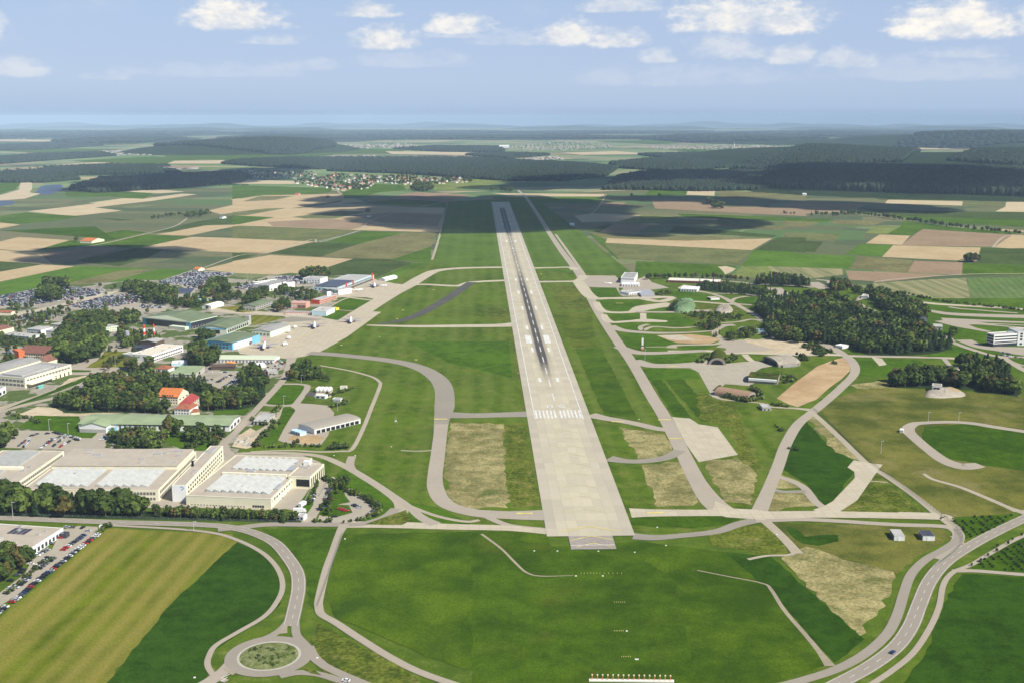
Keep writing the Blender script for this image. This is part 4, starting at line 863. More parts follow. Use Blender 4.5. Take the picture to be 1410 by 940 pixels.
def tree_template(kind, seed, n):
    r = np.random.default_rng(seed); V = []; F = []; M = []
    # trunk and two limbs (open tubes of quads)
    def tube(p0, p1, r0, r1, k=5):
        p0, p1 = np.array(p0, float), np.array(p1, float); i = len(V)
        for P, rr in ((p0, r0), (p1, r1)):
            for j in range(k): V.append(P+np.array([math.cos(6.283*j/k)*rr, math.sin(6.283*j/k)*rr, 0]))
        for j in range(k): F.append([i+j, i+(j+1) % k, i+k+(j+1) % k, i+k+j]); M.append(1)
    if kind == 'conifer':
        tube((0,0,0), (0,0,.96), .022, .004)
    elif kind == 'bush':
        tube((0,0,0), (0,0,.5), .03, .01); tube((0,0,.1), (.2,.1,.6), .02, .01); tube((0,0,.1), (-.2,.05,.55), .02, .01)
    else:
        tube((0,0,0), (.01,0,.42), .03, .022); tube((.01,0,.42), (0,.02,.85), .022, .006)
        tube((.01,0,.38), (.2,.06,.66), .016, .005); tube((.01,0,.42), (-.17,-.1,.7), .016, .005); tube((.01,0,.36), (-.03,.2,.62), .014, .005)
    lobes = []
    if kind == 'broad':
        lobes = [((0,0,.64), (.27,.27,.30))]+[((math.cos(a)*.22, math.sin(a)*.22, z), (.19,.19,.17)) for a, z in zip(r.uniform(0, 6.28, 6), r.uniform(.42, .74, 6))]+[((.05,-.03,.86), (.13,.13,.13))]
    elif kind == 'tall':
        lobes = [((0,0,.3+.13*i+r.uniform(-.02,.02)), (.15+.02*math.sin(i*2), .15, .13)) for i in range(5)]+[((0,0,.92), (.07,.07,.09))]
    elif kind == 'bush':
        lobes = [((0,0,.5), (.5,.5,.48))]+[((math.cos(a)*.42, math.sin(a)*.42, .38), (.32,.32,.34)) for a in r.uniform(0, 6.28, 4)]
    for i in range(n):
        if kind == 'conifer':
            t = r.uniform(0, 1)**.75; z = .12+.86*(1-t) if False else .12+.86*t
            tier = (z*9) % 1; rad = (.235*(1-z)+.018)*(1.12-.42*tier)*r.uniform(.72, 1.05); a = r.uniform(0, 6.283)
            c = np.array([math.cos(a)*rad, math.sin(a)*rad, z]); s = .055*(1.25-z)+.012; nr = np.array([math.cos(a)*.6, math.sin(a)*.6, .75])
        else:
            L = lobes[r.integers(len(lobes))]; d = r.standard_normal(3); d /= np.linalg.norm(d)
            c = np.array(L[0])+np.array(L[1])*d*r.uniform(.72, 1.06); s = {'broad': .078, 'tall': .055, 'bush': .17}[kind]*r.uniform(.6, 1.3); nr = d
            if c[2] < .1: c[2] = .1+abs(c[2])*.3
        nr = nr+r.standard_normal(3)*.28; nr /= np.linalg.norm(nr)
        t1 = np.cross(nr, r.standard_normal(3)); t1 /= np.linalg.norm(t1); t2 = np.cross(nr, t1); k = len(V)
        w, h = s*r.uniform(.8, 1.2), s*r.uniform(.8, 1.2)
        V.extend([c-t1*w-t2*h*.6, c+t1*w*.7-t2*h, c+t1*w+t2*h*.7, c-t1*w*.8+t2*h]); F.append([k, k+1, k+2, k+3]); M.append(0)
    return np.array(V), np.array(F), np.array(M)
KINDS = {'broad': 3, 'tall': 2, 'conifer': 2, 'bush': 2}
TT = {(k, i): tree_template(k, 11*i+len(k), {'broad': 330, 'tall': 260, 'conifer': 300, 'bush': 150}[k]) for k, n in KINDS.items() for i in range(n)}
TL = {k: tree_template(k, 91+len(k), {'broad': 170, 'tall': 120, 'conifer': 130, 'bush': 60}[k]) for k in KINDS}
LEAVES = {'broad': [leafA, leafB, leafA, leafD], 'tall': [leafA, leafB], 'conifer': [leafC], 'bush': [leafA, leafB]}
TREES = []      # (position, height, width, kind, leaf index, label, category, group)
def inpoly(P, x, y):
    c = False; j = len(P)-1
    for i in range(len(P)):
        if (P[i][1] > y) != (P[j][1] > y) and x < (P[j][0]-P[i][0])*(y-P[i][1])/(P[j][1]-P[i][1])+P[i][0]: c = not c
        j = i
    return c
def add_tree(p, h, kind, label, cat='tree', group=None, wid=1.0, leaf=None):
    if leaf is None:
        q = random.random(); leaf = {'broad': 0 if q < .62 else 1 if q < .9 else 3, 'tall': 0 if q < .6 else 1, 'conifer': 0, 'bush': 0 if q < .6 else 1}[kind]
    TREES.append((Vector((p.x, p.y, 0)), h, wid, kind, leaf, label, cat, group))
def kindof(mix):
    q = random.random()
    for k, w in mix:
        if q < w: return k
        q -= w
    return mix[-1][0]
BR = [('broad', .8), ('tall', .1), ('conifer', .1)]; CO = [('conifer', .6), ('broad', .3), ('tall', .1)]; BU = [('bush', .8), ('broad', .2)]
TLAB = {'broad': 'round tree', 'tall': 'slim tree', 'conifer': 'conifer', 'bush': 'bush'}
def grove(pts, sp, h0, h1, mix, where, wid=1.0, n=None):
    """trees spread over a footprint given by photo points of the ground"""
    P = [G(*p) for p in pts]; Q = [(p.x, p.y) for p in P]
    x0, x1 = min(q[0] for q in Q), max(q[0] for q in Q); y0, y1 = min(q[1] for q in Q), max(q[1] for q in Q)
    y = y0; k = 0
    while y <= y1:
        x = x0+(k % 2)*sp/2
        while x <= x1:
            jx, jy = x+random.uniform(-.38, .38)*sp, y+random.uniform(-.38, .38)*sp
            if inpoly(Q, jx, jy):
                kd = kindof(mix); add_tree(Vector((jx, jy, 0)), random.uniform(h0, h1)*(.3 if kd == 'bush' and mix is not BU else 1), kd, TLAB[kd]+' '+where, 'bush' if kd == 'bush' else 'tree', 'trees '+where, wid)
            x += sp
        y += sp*.87; k += 1
def treeline(pts, sp, h0, h1, mix, where, wid=1.0, jit=.25):
    P = [G(*p) for p in pts]; d = 0
    for a, b in zip(P, P[1:]):
        L = (b-a).length; t = d
        while t < L:
            p = a+(b-a)*(t/L); kd = kindof(mix)
            add_tree(Vector((p.x+random.uniform(-jit, jit)*sp, p.y+random.uniform(-jit, jit)*sp, 0)), random.uniform(h0, h1), kd, TLAB[kd]+' '+where, 'bush' if kd == 'bush' else 'tree', 'trees '+where, wid)
            t += sp*random.uniform(.8, 1.2)
        d = t-L
A = 'in the belt between factory and main road'
grove([(-30,692),(30,694),(90,700),(150,702),(200,704),(200,712),(150,711),(60,711),(-30,710)], 7.5, 10, 21, BR, A, 1.05); grove([(200,704),(240,707),(240,714),(200,713)], 7.5, 8, 14, BR, A)
treeline([(-10,706),(60,707),(130,709),(200,711)], 6, 9, 14, BR, A)
B_ = 'in the hedge before the white factory hall'
treeline([(236,709),(300,712),(360,714),(410,715)], 4.6, 6, 9, [('broad', .5), ('tall', .35), ('conifer', .15)], B_, 1.05); treeline([(240,712),(300,715),(412,717.5)], 4.6, 5.5, 8, [('broad', .6), ('tall', .2), ('bush', .2)], B_)
grove([(-30,772),(8,764),(30,764),(42,774),(30,790),(0,802),(-30,812)], 7, 9, 13, BR, 'behind the tan showroom', 1.1)
treeline([(137,733),(143,727),(148,725)], 4, 3, 4.5, BU, 'at the top corner of the mown field')
treeline(YE([(70,690),(150,620),(240,540),(320,470),(430,400)]), 5, 2.2, 3.6, BU, 'between the rows of the showroom car park')
treeline([(416,648),(432,654),(450,662),(470,672),(490,682),(510,690),(522,702),(518,712)], 4.2, 3, 5, [('bush', .7), ('broad', .3)], 'in the hedge along the triangular car park')
grove(YD([(490,360),(560,350),(610,400),(540,440),(500,470),(470,540),(460,640),(380,650),(360,600),(430,500),(450,400)]), 5.5, 3.5, 7, BR, 'on the green strip in the triangular car park')
treeline(YD([(340,350),(320,430),(290,500),(260,560)]), 5.5, 3.5, 5, BR, 'beside the loading yard of the white hall'); treeline(YD([(300,700),(420,700),(460,705)]), 6, 2.5, 4, BU, 'at the foot of the triangular car park'); treeline(YD([(560,705),(700,680),(820,620),(860,560)]), 4.5, 2, 3.5, BU, 'on the lower rim of the triangular car park')
treeline([(345,641),(380,636),(400,640),(420,650)], 6, 2, 3.5, BU, 'behind the white hall with the glass roofs')
treeline([(205,640),(220,628)], 5, 3, 4, BU, 'by the joint of the halls') if False else None
C_ = 'on the lawn before the long green-roofed hall'
grove([(150,605),(168,598),(200,600),(232,606),(232,618),(205,622),(190,620),(160,616)], 8, 8, 12, BR, C_, 1.1); grove([(225,592),(240,590),(250,604),(232,608)], 9, 13, 16, [('tall', .6), ('broad', .4)], C_)
grove([(248,598),(300,596),(312,604),(300,616),(255,610)], 8, 8, 12, BR, C_, 1.1); grove([(255,616),(280,616),(280,622),(255,622)], 7, 6, 9, BR, C_); treeline([(150,616),(200,622),(220,624)], 7, 3, 5, BU, C_)
D_ = 'in the grove left of the red-roofed houses'
grove([(72,560),(92,552),(120,548),(160,548),(225,556),(236,562),(236,572),(180,568),(120,566),(90,566)], 8.5, 10, 15, BR, D_, 1.1); grove([(115,548),(125,528),(160,522),(215,522),(238,525),(212,548),(160,550)], 9.5, 10, 15, BR, D_, 1.1)
E_ = 'in the grove behind the red-roofed houses'
grove([(235,527),(280,526),(292,542),(250,540),(215,540)], 8, 9, 13, CO, E_, 1.1); grove([(278,566),(282,548),(310,545),(352,545),(356,556),(330,563),(300,566)], 8.5, 11, 16, BR, 'in the grove right of the red-roofed houses', 1.1)
grove([(330,545),(336,522),(345,512),(358,520),(364,540),(352,548)], 8, 12, 18, CO, 'in the group beside the small car park', 1.1); grove([(215,565),(234,562),(236,570),(218,572)], 7, 5, 8, BR, D_)
grove([(260,497),(265,488),(290,486),(298,496),(294,506),(268,506)], 8, 14, 19, BR, 'in the clump below the bright blue hangar', 1.1); grove([(275,466),(280,462),(296,468),(290,476),(278,474)], 8, 12, 15, BR, 'in the clump left of the bright blue hangar', 1.1)
F_ = 'in the park wood behind the cream hall'
grove([(76,500),(74,480),(85,462),(100,450),(135,450),(142,470),(138,490),(115,500),(90,502)], 9, 15, 22, BR, F_, 1.1); grove([(100,450),(110,440),(150,438),(160,444),(155,452),(140,455)], 9, 13, 18, BR, F_, 1.1)
grove([(160,445),(168,436),(190,436),(192,446),(175,448)], 9, 11, 15, BR, 'behind the silver silo'); grove([(160,470),(165,460),(200,462),(225,470),(200,478),(170,480)], 9, 8, 12, BR, 'around the boiler house'); grove([(135,510),(150,498),(160,492),(172,496),(150,510)], 8, 5, 8, BR, 'on the green mound by the crossroads')
grove([(173,512),(178,500),(188,498),(192,508),(186,514)], 8, 10, 14, BR, 'by the car park below the white office block', 1.1); grove([(195,508),(205,500),(214,506),(205,514)], 8, 9, 13, BR, 'beside the small red-roofed house', 1.1)
grove([(-20,470),(0,462),(20,466),(60,468),(72,475),(40,478),(0,480)], 9, 5, 9, BR, 'among the pale barrack blocks'); grove([(-20,455),(20,440),(60,430),(80,425),(100,428),(80,440),(40,455)], 12, 5, 9, BR, 'among the pale barrack blocks'); grove([(0,500),(10,492),(22,496),(16,505),(0,506)], 7, 6, 9, BR, 'by the white gabled house')
grove([(-20,612),(0,600),(18,596),(22,612),(5,618),(-20,618)], 8, 10, 15, BR, 'at the left edge beside the factory car park', 1.1); treeline([(12,570),(30,575),(55,583)], 7, 3, 5, BU, 'in the meadow left of the green-roofed hall')
grove([(56,398),(60,392),(95,392),(98,398),(75,399)], 11, 14, 18, BR, 'in the clump above the crowded car park', 1.15); grove([(50,412),(55,402),(80,402),(85,412),(70,418)], 11, 13, 17, BR, 'in the clump inside the crowded car park', 1.15); treeline([(15,425),(24,428),(45,425)], 8, 9, 12, BR, 'at the near side of the crowded car park')
grove([(168,402),(175,396),(192,398),(230,402),(245,407),(232,420),(200,420),(195,410)], 11, 13, 18, BR, 'in the wood between the two big car parks', 1.15); grove([(275,415),(285,398),(300,392),(315,395),(316,402),(300,408),(285,415)], 11, 13, 18, BR, 'in the grove by the green sheds', 1.15)
grove([(235,418),(262,412),(282,418),(280,426),(245,425)], 10, 9, 13, BR, 'behind the big green hangar'); grove([(292,414),(330,408),(332,414),(300,418)], 9, 9, 12, BR, 'beside the white arched shed'); grove([(337,420),(345,408),(366,404),(368,410),(350,420)], 9, 12, 16, BR, 'behind the grey barrack block', 1.1)
grove([(376,428),(380,420),(398,418),(398,428),(388,432)], 9, 9, 13, BR, 'between the grey block and the pink fire station', 1.1); grove([(380,405),(388,398),(400,402),(440,408),(440,416),(420,416),(400,412)], 10, 9, 14, BR, 'behind the pink fire station'); grove([(414,387),(418,379),(448,378),(452,384),(445,388)], 10, 14, 18, BR, 'in the dark clump behind the terminal', 1.2)
treeline([(330,394),(350,390),(370,385)], 10, 3, 5, BU, 'in the hedge behind the supermarket'); grove([(398,524),(402,512),(420,505),(436,510),(440,522),(420,526)], 8, 8, 13, BR, 'in the clump by the fuel tanks', 1.1); grove([(440,520),(450,518),(452,526),(440,527)], 7, 6, 8, BR, 'in the clump by the fuel tanks')
treeline([(452,545),(470,540),(488,534)], 6, 3, 5, BU, 'on the grassed mounds by the fuel tanks'); treeline([(455,560),(480,556),(470,550)], 6, 3, 4.5, BU, 'on the grassed mounds by the fuel tanks'); treeline(Y5([(850,580),(900,600),(960,620),(1010,600),(1060,510),(1085,480)]), 6, 3, 6, [('bush', .5), ('conifer', .5)], 'around the small grey workshop')
treeline(Y5([(890,790),(940,720),(1000,660),(1080,600)]), 6, 3, 6, [('bush', .6), ('broad', .4)], 'on the bank by the rubble yard'); treeline(Y5([(900,800),(1040,795),(1140,795),(1240,790),(1330,795),(1440,790)]), 6, 2.5, 4.5, BU, 'along the fence below the white barn'); grove([(452,616),(465,613),(476,616),(470,620),(455,620)], 6, 4, 6, BU, 'at the road fork above the triangular car park'); treeline(Y5([(1150,790),(1240,770)]), 5, 4, 6, BR, 'below the white barn')
# right side
W_ = 'in the big dark wood on the right'
grove([(1040,428),(1048,418),(1095,413),(1135,412),(1165,419),(1185,432),(1210,441),(1245,447),(1275,456),(1306,472),(1310,479),(1290,484),(1240,488),(1195,487),(1170,478),(1110,470),(1078,452),(1050,440)], 8.2, 10, 19, CO, W_, 1.15)
grove([(1052,455),(1060,446),(1080,456),(1095,464),(1108,468),(1105,475),(1085,472),(1060,466)], 8.5, 10, 16, BR, 'at the near corner of the big dark wood', 1.15)
grove([(1141,399),(1145,392),(1166,392),(1171,400),(1150,404)], 9, 9, 15, BR, 'beside the motorway junction', 1.15); grove([(1172,403),(1176,397),(1187,401),(1184,407)], 8, 6, 11, BR, 'beside the motorway junction'); grove([(1192,405),(1196,400),(1206,402),(1240,414),(1276,430),(1278,438),(1255,441),(1215,428),(1200,414)], 9, 9, 16, BR, 'beside the motorway junction', 1.15)
grove([(1225,532),(1232,523),(1260,518),(1300,523),(1345,528),(1385,535),(1405,540),(1400,545),(1360,541),(1345,534),(1320,536),(1290,530),(1270,533)], 8.2, 11, 17, BR, 'in the wood around the ruined shelter', 1.15)
grove([(1320,508),(1330,502),(1352,506),(1385,512),(1390,530),(1380,538),(1350,530),(1330,516)], 8.2, 12, 19, CO, 'in the wood below the office block', 1.15); grove([(1265,520),(1270,512),(1300,510),(1312,516),(1300,524)], 8, 7, 11, BR, 'in the wood around the ruined shelter', 1.1)
treeline([(1240,404),(1280,413),(1320,419),(1360,423),(1410,428),(1450,432)], 7, 3.5, 6, [('bush', .6), ('broad', .4)], 'in the hedge along the motorway', 1.1); grove([(1305,462),(1312,456),(1316,462),(1310,468)], 7, 8, 11, BR, 'by the road near the office block')
treeline([(895,385),(930,383),(970,384),(1010,386),(1035,388)], 9, 8, 12, BR, 'in the tree row behind the long red shed', 1.15); treeline([(903,384),(915,384),(925,385)], 9, 8, 10, BR, 'in the tree row behind the long red shed'); grove([(1033,392),(1045,385),(1080,384),(1115,392),(1112,396),(1060,394)], 11, 11, 16, CO, 'in the long wood behind the shelters', 1.15)
grove([(957,398),(965,392),(1000,393),(1040,400),(1070,406),(1062,410),(1010,406),(970,400)], 10, 8, 12, CO, 'in the narrow wood beside the service road', 1.15); treeline([(892,386),(897,386)], 6, 9, 11, BR, 'standing alone right of the white hangar')
grove([(902,406),(915,400),(925,405),(915,408)], 7, 3, 5, BU, 'on the mound beside the solar roof'); grove([(920,428),(930,420),(948,422),(948,428),(930,430)], 8, 7, 10, BR, 'covering the green mound', 1.2)
grove([(935,432),(970,430),(1025,436),(1020,441),(985,443),(955,438)], 8, 3, 5, BU, 'in the thicket between the shelters'); grove([(972,455),(978,445),(990,446),(994,452),(985,456)], 7, 8, 11, BR, 'in the dark clump between the shelters', 1.2); grove([(957,452),(965,446),(972,448),(968,454)], 7, 5, 7, BR, 'in the dark clump between the shelters', 1.2)
grove([(997,468),(1003,462),(1016,462),(1014,470),(1004,470)], 7, 7, 9, BR, 'by the shelter forecourt', 1.2); grove([(1018,466),(1024,458),(1038,458),(1040,464),(1030,467)], 7, 7, 10, BR, 'by the shelter forecourt', 1.2); treeline([(982,465),(990,462)], 6, 6, 8, CO, 'by the shelter forecourt')
treeline([(964,499),(968,496),(974,493),(979,492)], 3.4, 4, 7, BU, 'on the flank of the first arched shelter'); treeline([(1001,499),(1006,497),(1012,494),(1008,491)], 3.4, 4, 7, BU, 'on the flank of the first arched shelter'); treeline([(990,536),(993,541),(1003,547),(1015,551),(1030,553),(1045,549)], 3.2, 4, 6.5, BU, 'on the flank of the brown arched shelter'); treeline([(1034,535),(1042,539),(1048,545)], 3.5, 4, 6.5, BU, 'on the flank of the brown arched shelter')
treeline([(1070,523),(1080,519),(1090,519),(1092,524),(1080,527)], 4, 3, 6, BU, 'behind the shelter with the white stripe'); treeline([(1098,490),(1106,492),(1110,496),(1056,497)], 5, 4, 6, BU, 'behind the collapsed shelter'); treeline([(1065,557),(1085,561)], 5, 3, 4, BU, 'beside the small grey hut'); treeline([(1066,587),(1080,592),(1072,594)], 5, 2, 3.5, BU, 'by the road bend'); treeline([(1088,618),(1104,620)], 5, 2, 3.5, BU, 'on the verge of the lush field'); treeline([(1147,501),(1151,502)], 5, 4, 5, BU, 'on the bare soil strip')
grove([(1105,478),(1120,472),(1135,480),(1150,490),(1130,492)], 8, 3, 6, BU, 'in the scrub beside the big dark wood'); treeline([(1360,764),(1378,754),(1394,745),(1408,737)], 9, 2.5, 3.6, [('broad', 1)], 'planted along the cycle path', .9)
treeline([(1340,778),(1352,771)], 9, 2.5, 3.4, [('broad', 1)], 'planted along the cycle path', .9)
for k in range(230):
    x, y = random.uniform(-10, 430), random.uniform(392, 500)
    if not inpoly([(-20,425),(60,400),(230,388),(345,392),(430,392),(440,420),(350,434),(290,428),(190,440),(200,500),(-20,520)], x, y): continue
    g_ = G(x, y); kd = kindof(BR); add_tree(g_, random.uniform(4, 10), kd, TLAB[kd]+' standing alone in the built-up area', 'tree', 'trees in the built-up area', 1.1)
# far trees in the fields
treeline([(209,302),(225,300),(245,297),(268,298)], 14, 8, 13, BR, 'in the hedge in the left fields', 1.2); grove([(252,302),(258,296),(290,293),(292,296),(270,300)], 16, 9, 14, BR, 'in the hedge in the left fields', 1.2); treeline([(240,254),(280,256),(312,257)], 26, 7, 10, BR, 'in the far field hedge', 1.3); treeline([(333,257),(345,256)], 22, 8, 11, BR, 'in the far field hedge', 1.3)
treeline([(478,270)], 10, 14, 16, BR, 'alone by the village road', 1.3); grove([(566,262),(570,256),(594,255),(596,263),(580,265)], 18, 14, 20, BR, 'in the dark clump below the village', 1.3); treeline([(505,294),(510,293)], 14, 13, 15, [('broad', 1)], 'of the pair standing in the stubble', 1.2)
treeline([(1118,297),(1145,298),(1175,295),(1215,300),(1260,306),(1300,312),(1350,318),(1410,324),(1460,328)], 13, 9, 15, BR, 'in the long hedge across the right fields', 1.3); treeline([(975,280),(978,282)], 12, 20, 24, BR, 'in the clump in the brown field', 1.3); grove([(980,288),(985,283),(996,284),(996,288)], 16, 14, 18, BR, 'in the clump in the brown field', 1.3); treeline([(1016,291)], 12, 18, 20, BR, 'alone in the brown field', 1.1)
grove([(1328,362),(1332,358),(1345,359),(1346,362)], 10, 13, 17, BR, 'in the small clump on the stubble field', 1.2); treeline([(1078,294),(1080,295),(1096,296)], 12, 7, 9, BR, 'along the brown field'); treeline([(875,271),(950,272)], 90, 12, 14, BR, 'alone in the far fields', 1.1); treeline([(675,262),(700,265),(712,262)], 40, 15, 18, BR, 'beyond the end of the runway', 1.6)
treeline([(103,332),(108,333)], 10, 9, 12, BR, 'beside the red farmhouse', 1.2); treeline([(308,299)], 10, 9, 10, BR, 'by the white field chapel', 1.2)
# small shrubs of the roundabout
for k in range(26):
    a = random.uniform(0, 6.28); q = random.uniform(.15, .85)*RI; add_tree(Vector((C.x+q*math.cos(a), C.y+q*math.sin(a), 0)), random.uniform(1.9, 2.6), 'bush', 'small shrub planted on the roundabout island', 'bush', 'shrubs on the roundabout island', .75)

def scr(t): return t[1]*proj(t[0])[2]
def vis(t):
    q = proj(t[0]); return -20 < q[0] < 1430 and q[1] < 960
TREES = [t for t in TREES if vis(t)]; TREES.sort(key=scr, reverse=True)
solo, mass = TREES[:288], TREES[288:]
def relabel(items, extra):
    """items: [(object, base words, position)]; adds size, tint and place words so that each label points at few things"""
    gr = {}
    for it in items: gr.setdefault(it[1], []).append(it)
    for base, L in gr.items():
        if len(L) == 1: L[0][0]['label'] = base; continue
        Q = [proj(it[2]) for it in L]; X = sorted(q[0] for q in Q); Y = sorted(q[1] for q in Q); n = len(L)
        for it, q in zip(L, Q):
            fx = X.index(q[0])/max(1, n-1); fy = Y.index(q[1])/max(1, n-1)
            NX = ['far left', 'left', 'mid-left', 'centre', 'mid-right', 'right', 'far right']; px = NX[min(6, int(fx*7))]; py = ['back', 'middle', 'front'][min(2, int(fy*3))] if n > 6 else ''
            o = it[0]; o['label'] = (extra(it)+' '+base+', '+px+(' '+py if py else '')).strip()
        ties = {}
        for it, q in zip(L, Q): ties.setdefault(it[0]['label'], []).append((q[0], it[0]))
        for lab, T in ties.items():
            if len(T) < 2: continue
            T.sort(key=lambda t: t[0]); n_ = len(T); names = ['leftmost'] + [['', 'second', 'third', 'fourth', 'fifth', 'sixth'][min(k, 5)]+' from left' for k in range(1, n_-1)] + ['rightmost']
            for (x_, o_), nm_ in zip(T, names):
                w_ = lab+', '+nm_
                if len(w_.split()) <= 16: o_['label'] = w_
tree_items = []
TM = {}
for i, (p, h, w, kind, leaf, label, cat, group) in enumerate(solo):
    var = i % KINDS[kind]; V, F, M = TT[(kind, var)]; lm = LEAVES[kind][leaf]; key = (kind, var, leaf)
    if key not in TM:
        a = F[M == 0]; b = F[M == 1]
        def sub(FF, mat, nm):
            ids = np.unique(FF); mp = {int(o): n for n, o in enumerate(ids)}; return np_mesh(nm, V[ids], np.vectorize(mp.get)(FF), mat)
        TM[key] = (sub(a, lm, 'crown'), sub(b, bark, 'trunk'))
    nm = 'bush' if kind == 'bush' else 'conifer' if kind == 'conifer' else 'leafy_tree'
    root = bpy.data.objects.new(nm, None); COL.objects.link(root); root.location = p; root.rotation_euler = (0, 0, random.uniform(0, 6.28))
    # trees share their two meshes; every tree has its own height and spread
    s = (h*w, h*w*random.uniform(.9, 1.1), h); root.scale = s
    c1 = mkobj('crown', TM[key][0], root); c2 = mkobj('trunk', TM[key][1], root)
    tag(root, label, cat, group); tree_items.append((root, label, p, h, leaf, kind))
hs = sorted(t[3] for t in tree_items)
relabel(tree_items, lambda it: ('tall' if it[3] > hs[len(hs)*2//3] else 'small' if it[3] < hs[len(hs)//3] else 'mid-sized')+' '+('dark' if it[5] == 'conifer' or it[4] == 0 else 'pale green' if it[4] == 1 else 'brownish'))
VV = []; FF = []; MM = []; off = 0
allm = [leafA, leafB, leafD, leafC, bark]; lid = {leafA.name: 0, leafB.name: 1, leafD.name: 2, leafC.name: 3}
groups = {}
for t in mass: groups.setdefault((t[3], t[4]), []).append(t)
for (kind, leaf), L in groups.items():
    V, F, M = TL[kind]; pos = np.array([[t[0].x, t[0].y, zc(t[0].length)] for t in L]); sc = np.array([[t[1]*t[2]*1.05, t[1]*t[2]*1.05, t[1]] for t in L])
    v, f = tile(V, F, pos, sc, rng.uniform(0, 6.28, len(L))); mi = np.where(M == 0, lid[LEAVES[kind][leaf].name], 4)
    VV.append(v); FF.append(f+off); MM.append(np.tile(mi, len(L))); off += len(v)
o = mkobj('woodland', np_mesh('woodland', np.concatenate(VV), np.concatenate(FF), allm, np.concatenate(MM)))
tag(o, 'dense woods, hedges and groves of mixed trees across the airfield and fields', 'woodland', kind='stuff')
print('TREES', len(solo), len(mass), 'smallest solo px', scr(solo[-1]))

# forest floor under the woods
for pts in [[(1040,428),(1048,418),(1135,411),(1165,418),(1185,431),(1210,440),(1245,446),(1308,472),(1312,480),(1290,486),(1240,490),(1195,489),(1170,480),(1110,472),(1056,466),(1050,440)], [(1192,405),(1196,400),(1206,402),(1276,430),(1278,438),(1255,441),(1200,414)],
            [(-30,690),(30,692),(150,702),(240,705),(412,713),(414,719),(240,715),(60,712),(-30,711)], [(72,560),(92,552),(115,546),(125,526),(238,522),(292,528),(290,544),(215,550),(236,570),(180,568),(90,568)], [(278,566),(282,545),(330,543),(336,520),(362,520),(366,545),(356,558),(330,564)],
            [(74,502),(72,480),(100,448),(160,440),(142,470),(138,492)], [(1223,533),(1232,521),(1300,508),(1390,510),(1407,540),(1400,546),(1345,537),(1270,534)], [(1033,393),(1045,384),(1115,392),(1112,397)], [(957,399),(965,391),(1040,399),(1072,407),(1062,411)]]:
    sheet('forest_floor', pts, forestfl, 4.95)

# ================================================================== FAR WOODS: canopy masses, one object each
def farwood(pts, label, h=19, lift=0, spk=.0023, mat=None, kx=1.0):
    P = [G(*p) for p in pts]; Q = np.array([(p.x, p.y) for p in P]); r0 = np.hypot(Q[:, 0], Q[:, 1]).mean(); sp = max(11, r0*spk)
    xs = np.arange(Q[:, 0].min(), Q[:, 0].max(), sp); ys = np.arange(Q[:, 1].min(), Q[:, 1].max(), sp)
    X, Y = np.meshgrid(xs, ys); X = (X+rng.uniform(-.45, .45, X.shape)*sp).ravel(); Y = (Y+rng.uniform(-.45, .45, Y.shape)*sp).ravel()
    m = np.zeros(len(X), bool); j = len(Q)-1
    for i in range(len(Q)):
        c = ((Q[i, 1] > Y) != (Q[j, 1] > Y)) & (X < (Q[j, 0]-Q[i, 0])*(Y-Q[i, 1])/(Q[j, 1]-Q[i, 1]+1e-9)+Q[i, 0]); m ^= c; j = i
    X, Y = X[m], Y[m]
    if len(X) == 0: return
    cx, cy = Q.mean(0); ax, ay = np.abs(Q-[cx, cy]).max(0)
    d = np.clip(1-((X-cx)/(ax*1.02))**2-((Y-cy)/(ay*1.05))**2, 0, 1)**.5 if lift else np.zeros(len(X))
    R = np.hypot(X, Y); Z = np.where(R > R0, -(R**2-R0**2)/(2*RE), 0)+lift*d*(1+.25*np.sin(X/410.)*np.cos(Y/530.))
    hh = h*rng.uniform(.7, 1.15, len(X)); pos = np.stack([X, Y, Z+hh*.38], -1); sc = np.stack([sp*rng.uniform(.55, .8, len(X))*kx, sp*rng.uniform(.55, .8, len(X)), hh*.6], -1)
    TV = ICO2[0]*(1+.15*np.random.default_rng(3).standard_normal((len(ICO2[0]), 1)))
    IC = ICO2 if r0 < 8500 else ICO1
    TV = IC[0]*(1+.15*np.random.default_rng(3).standard_normal((len(IC[0]), 1)))
    v, f = tile(TV, IC[1], pos, sc, rng.uniform(0, 6.28, len(X)))
    o = mkobj('far_wood', np_mesh('far_wood', v, f, mat or wfar)); tag(o, label, 'wood', kind='stuff')
    if lift:
        n = 26; V2 = []; F2 = []
        for a in range(n+1):
            for b in range(n+1):
                x = cx+ax*1.1*(2*a/n-1); y = cy+ay*1.1*(2*b/n-1); dd = max(0, 1-((x-cx)/(ax*1.02))**2-((y-cy)/(ay*1.05))**2)**.5
                V2.append((x, y, zc(math.hypot(x, y))-3+lift*dd*(1+.25*math.sin(x/410.)*math.cos(y/530.))))
        for a in range(n):
            for b in range(n): k = a*(n+1)+b; F2.append((k, k+n+1, k+n+2, k+1))
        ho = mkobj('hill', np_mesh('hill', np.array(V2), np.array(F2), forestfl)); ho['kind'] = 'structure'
    return len(X)
tot = 0
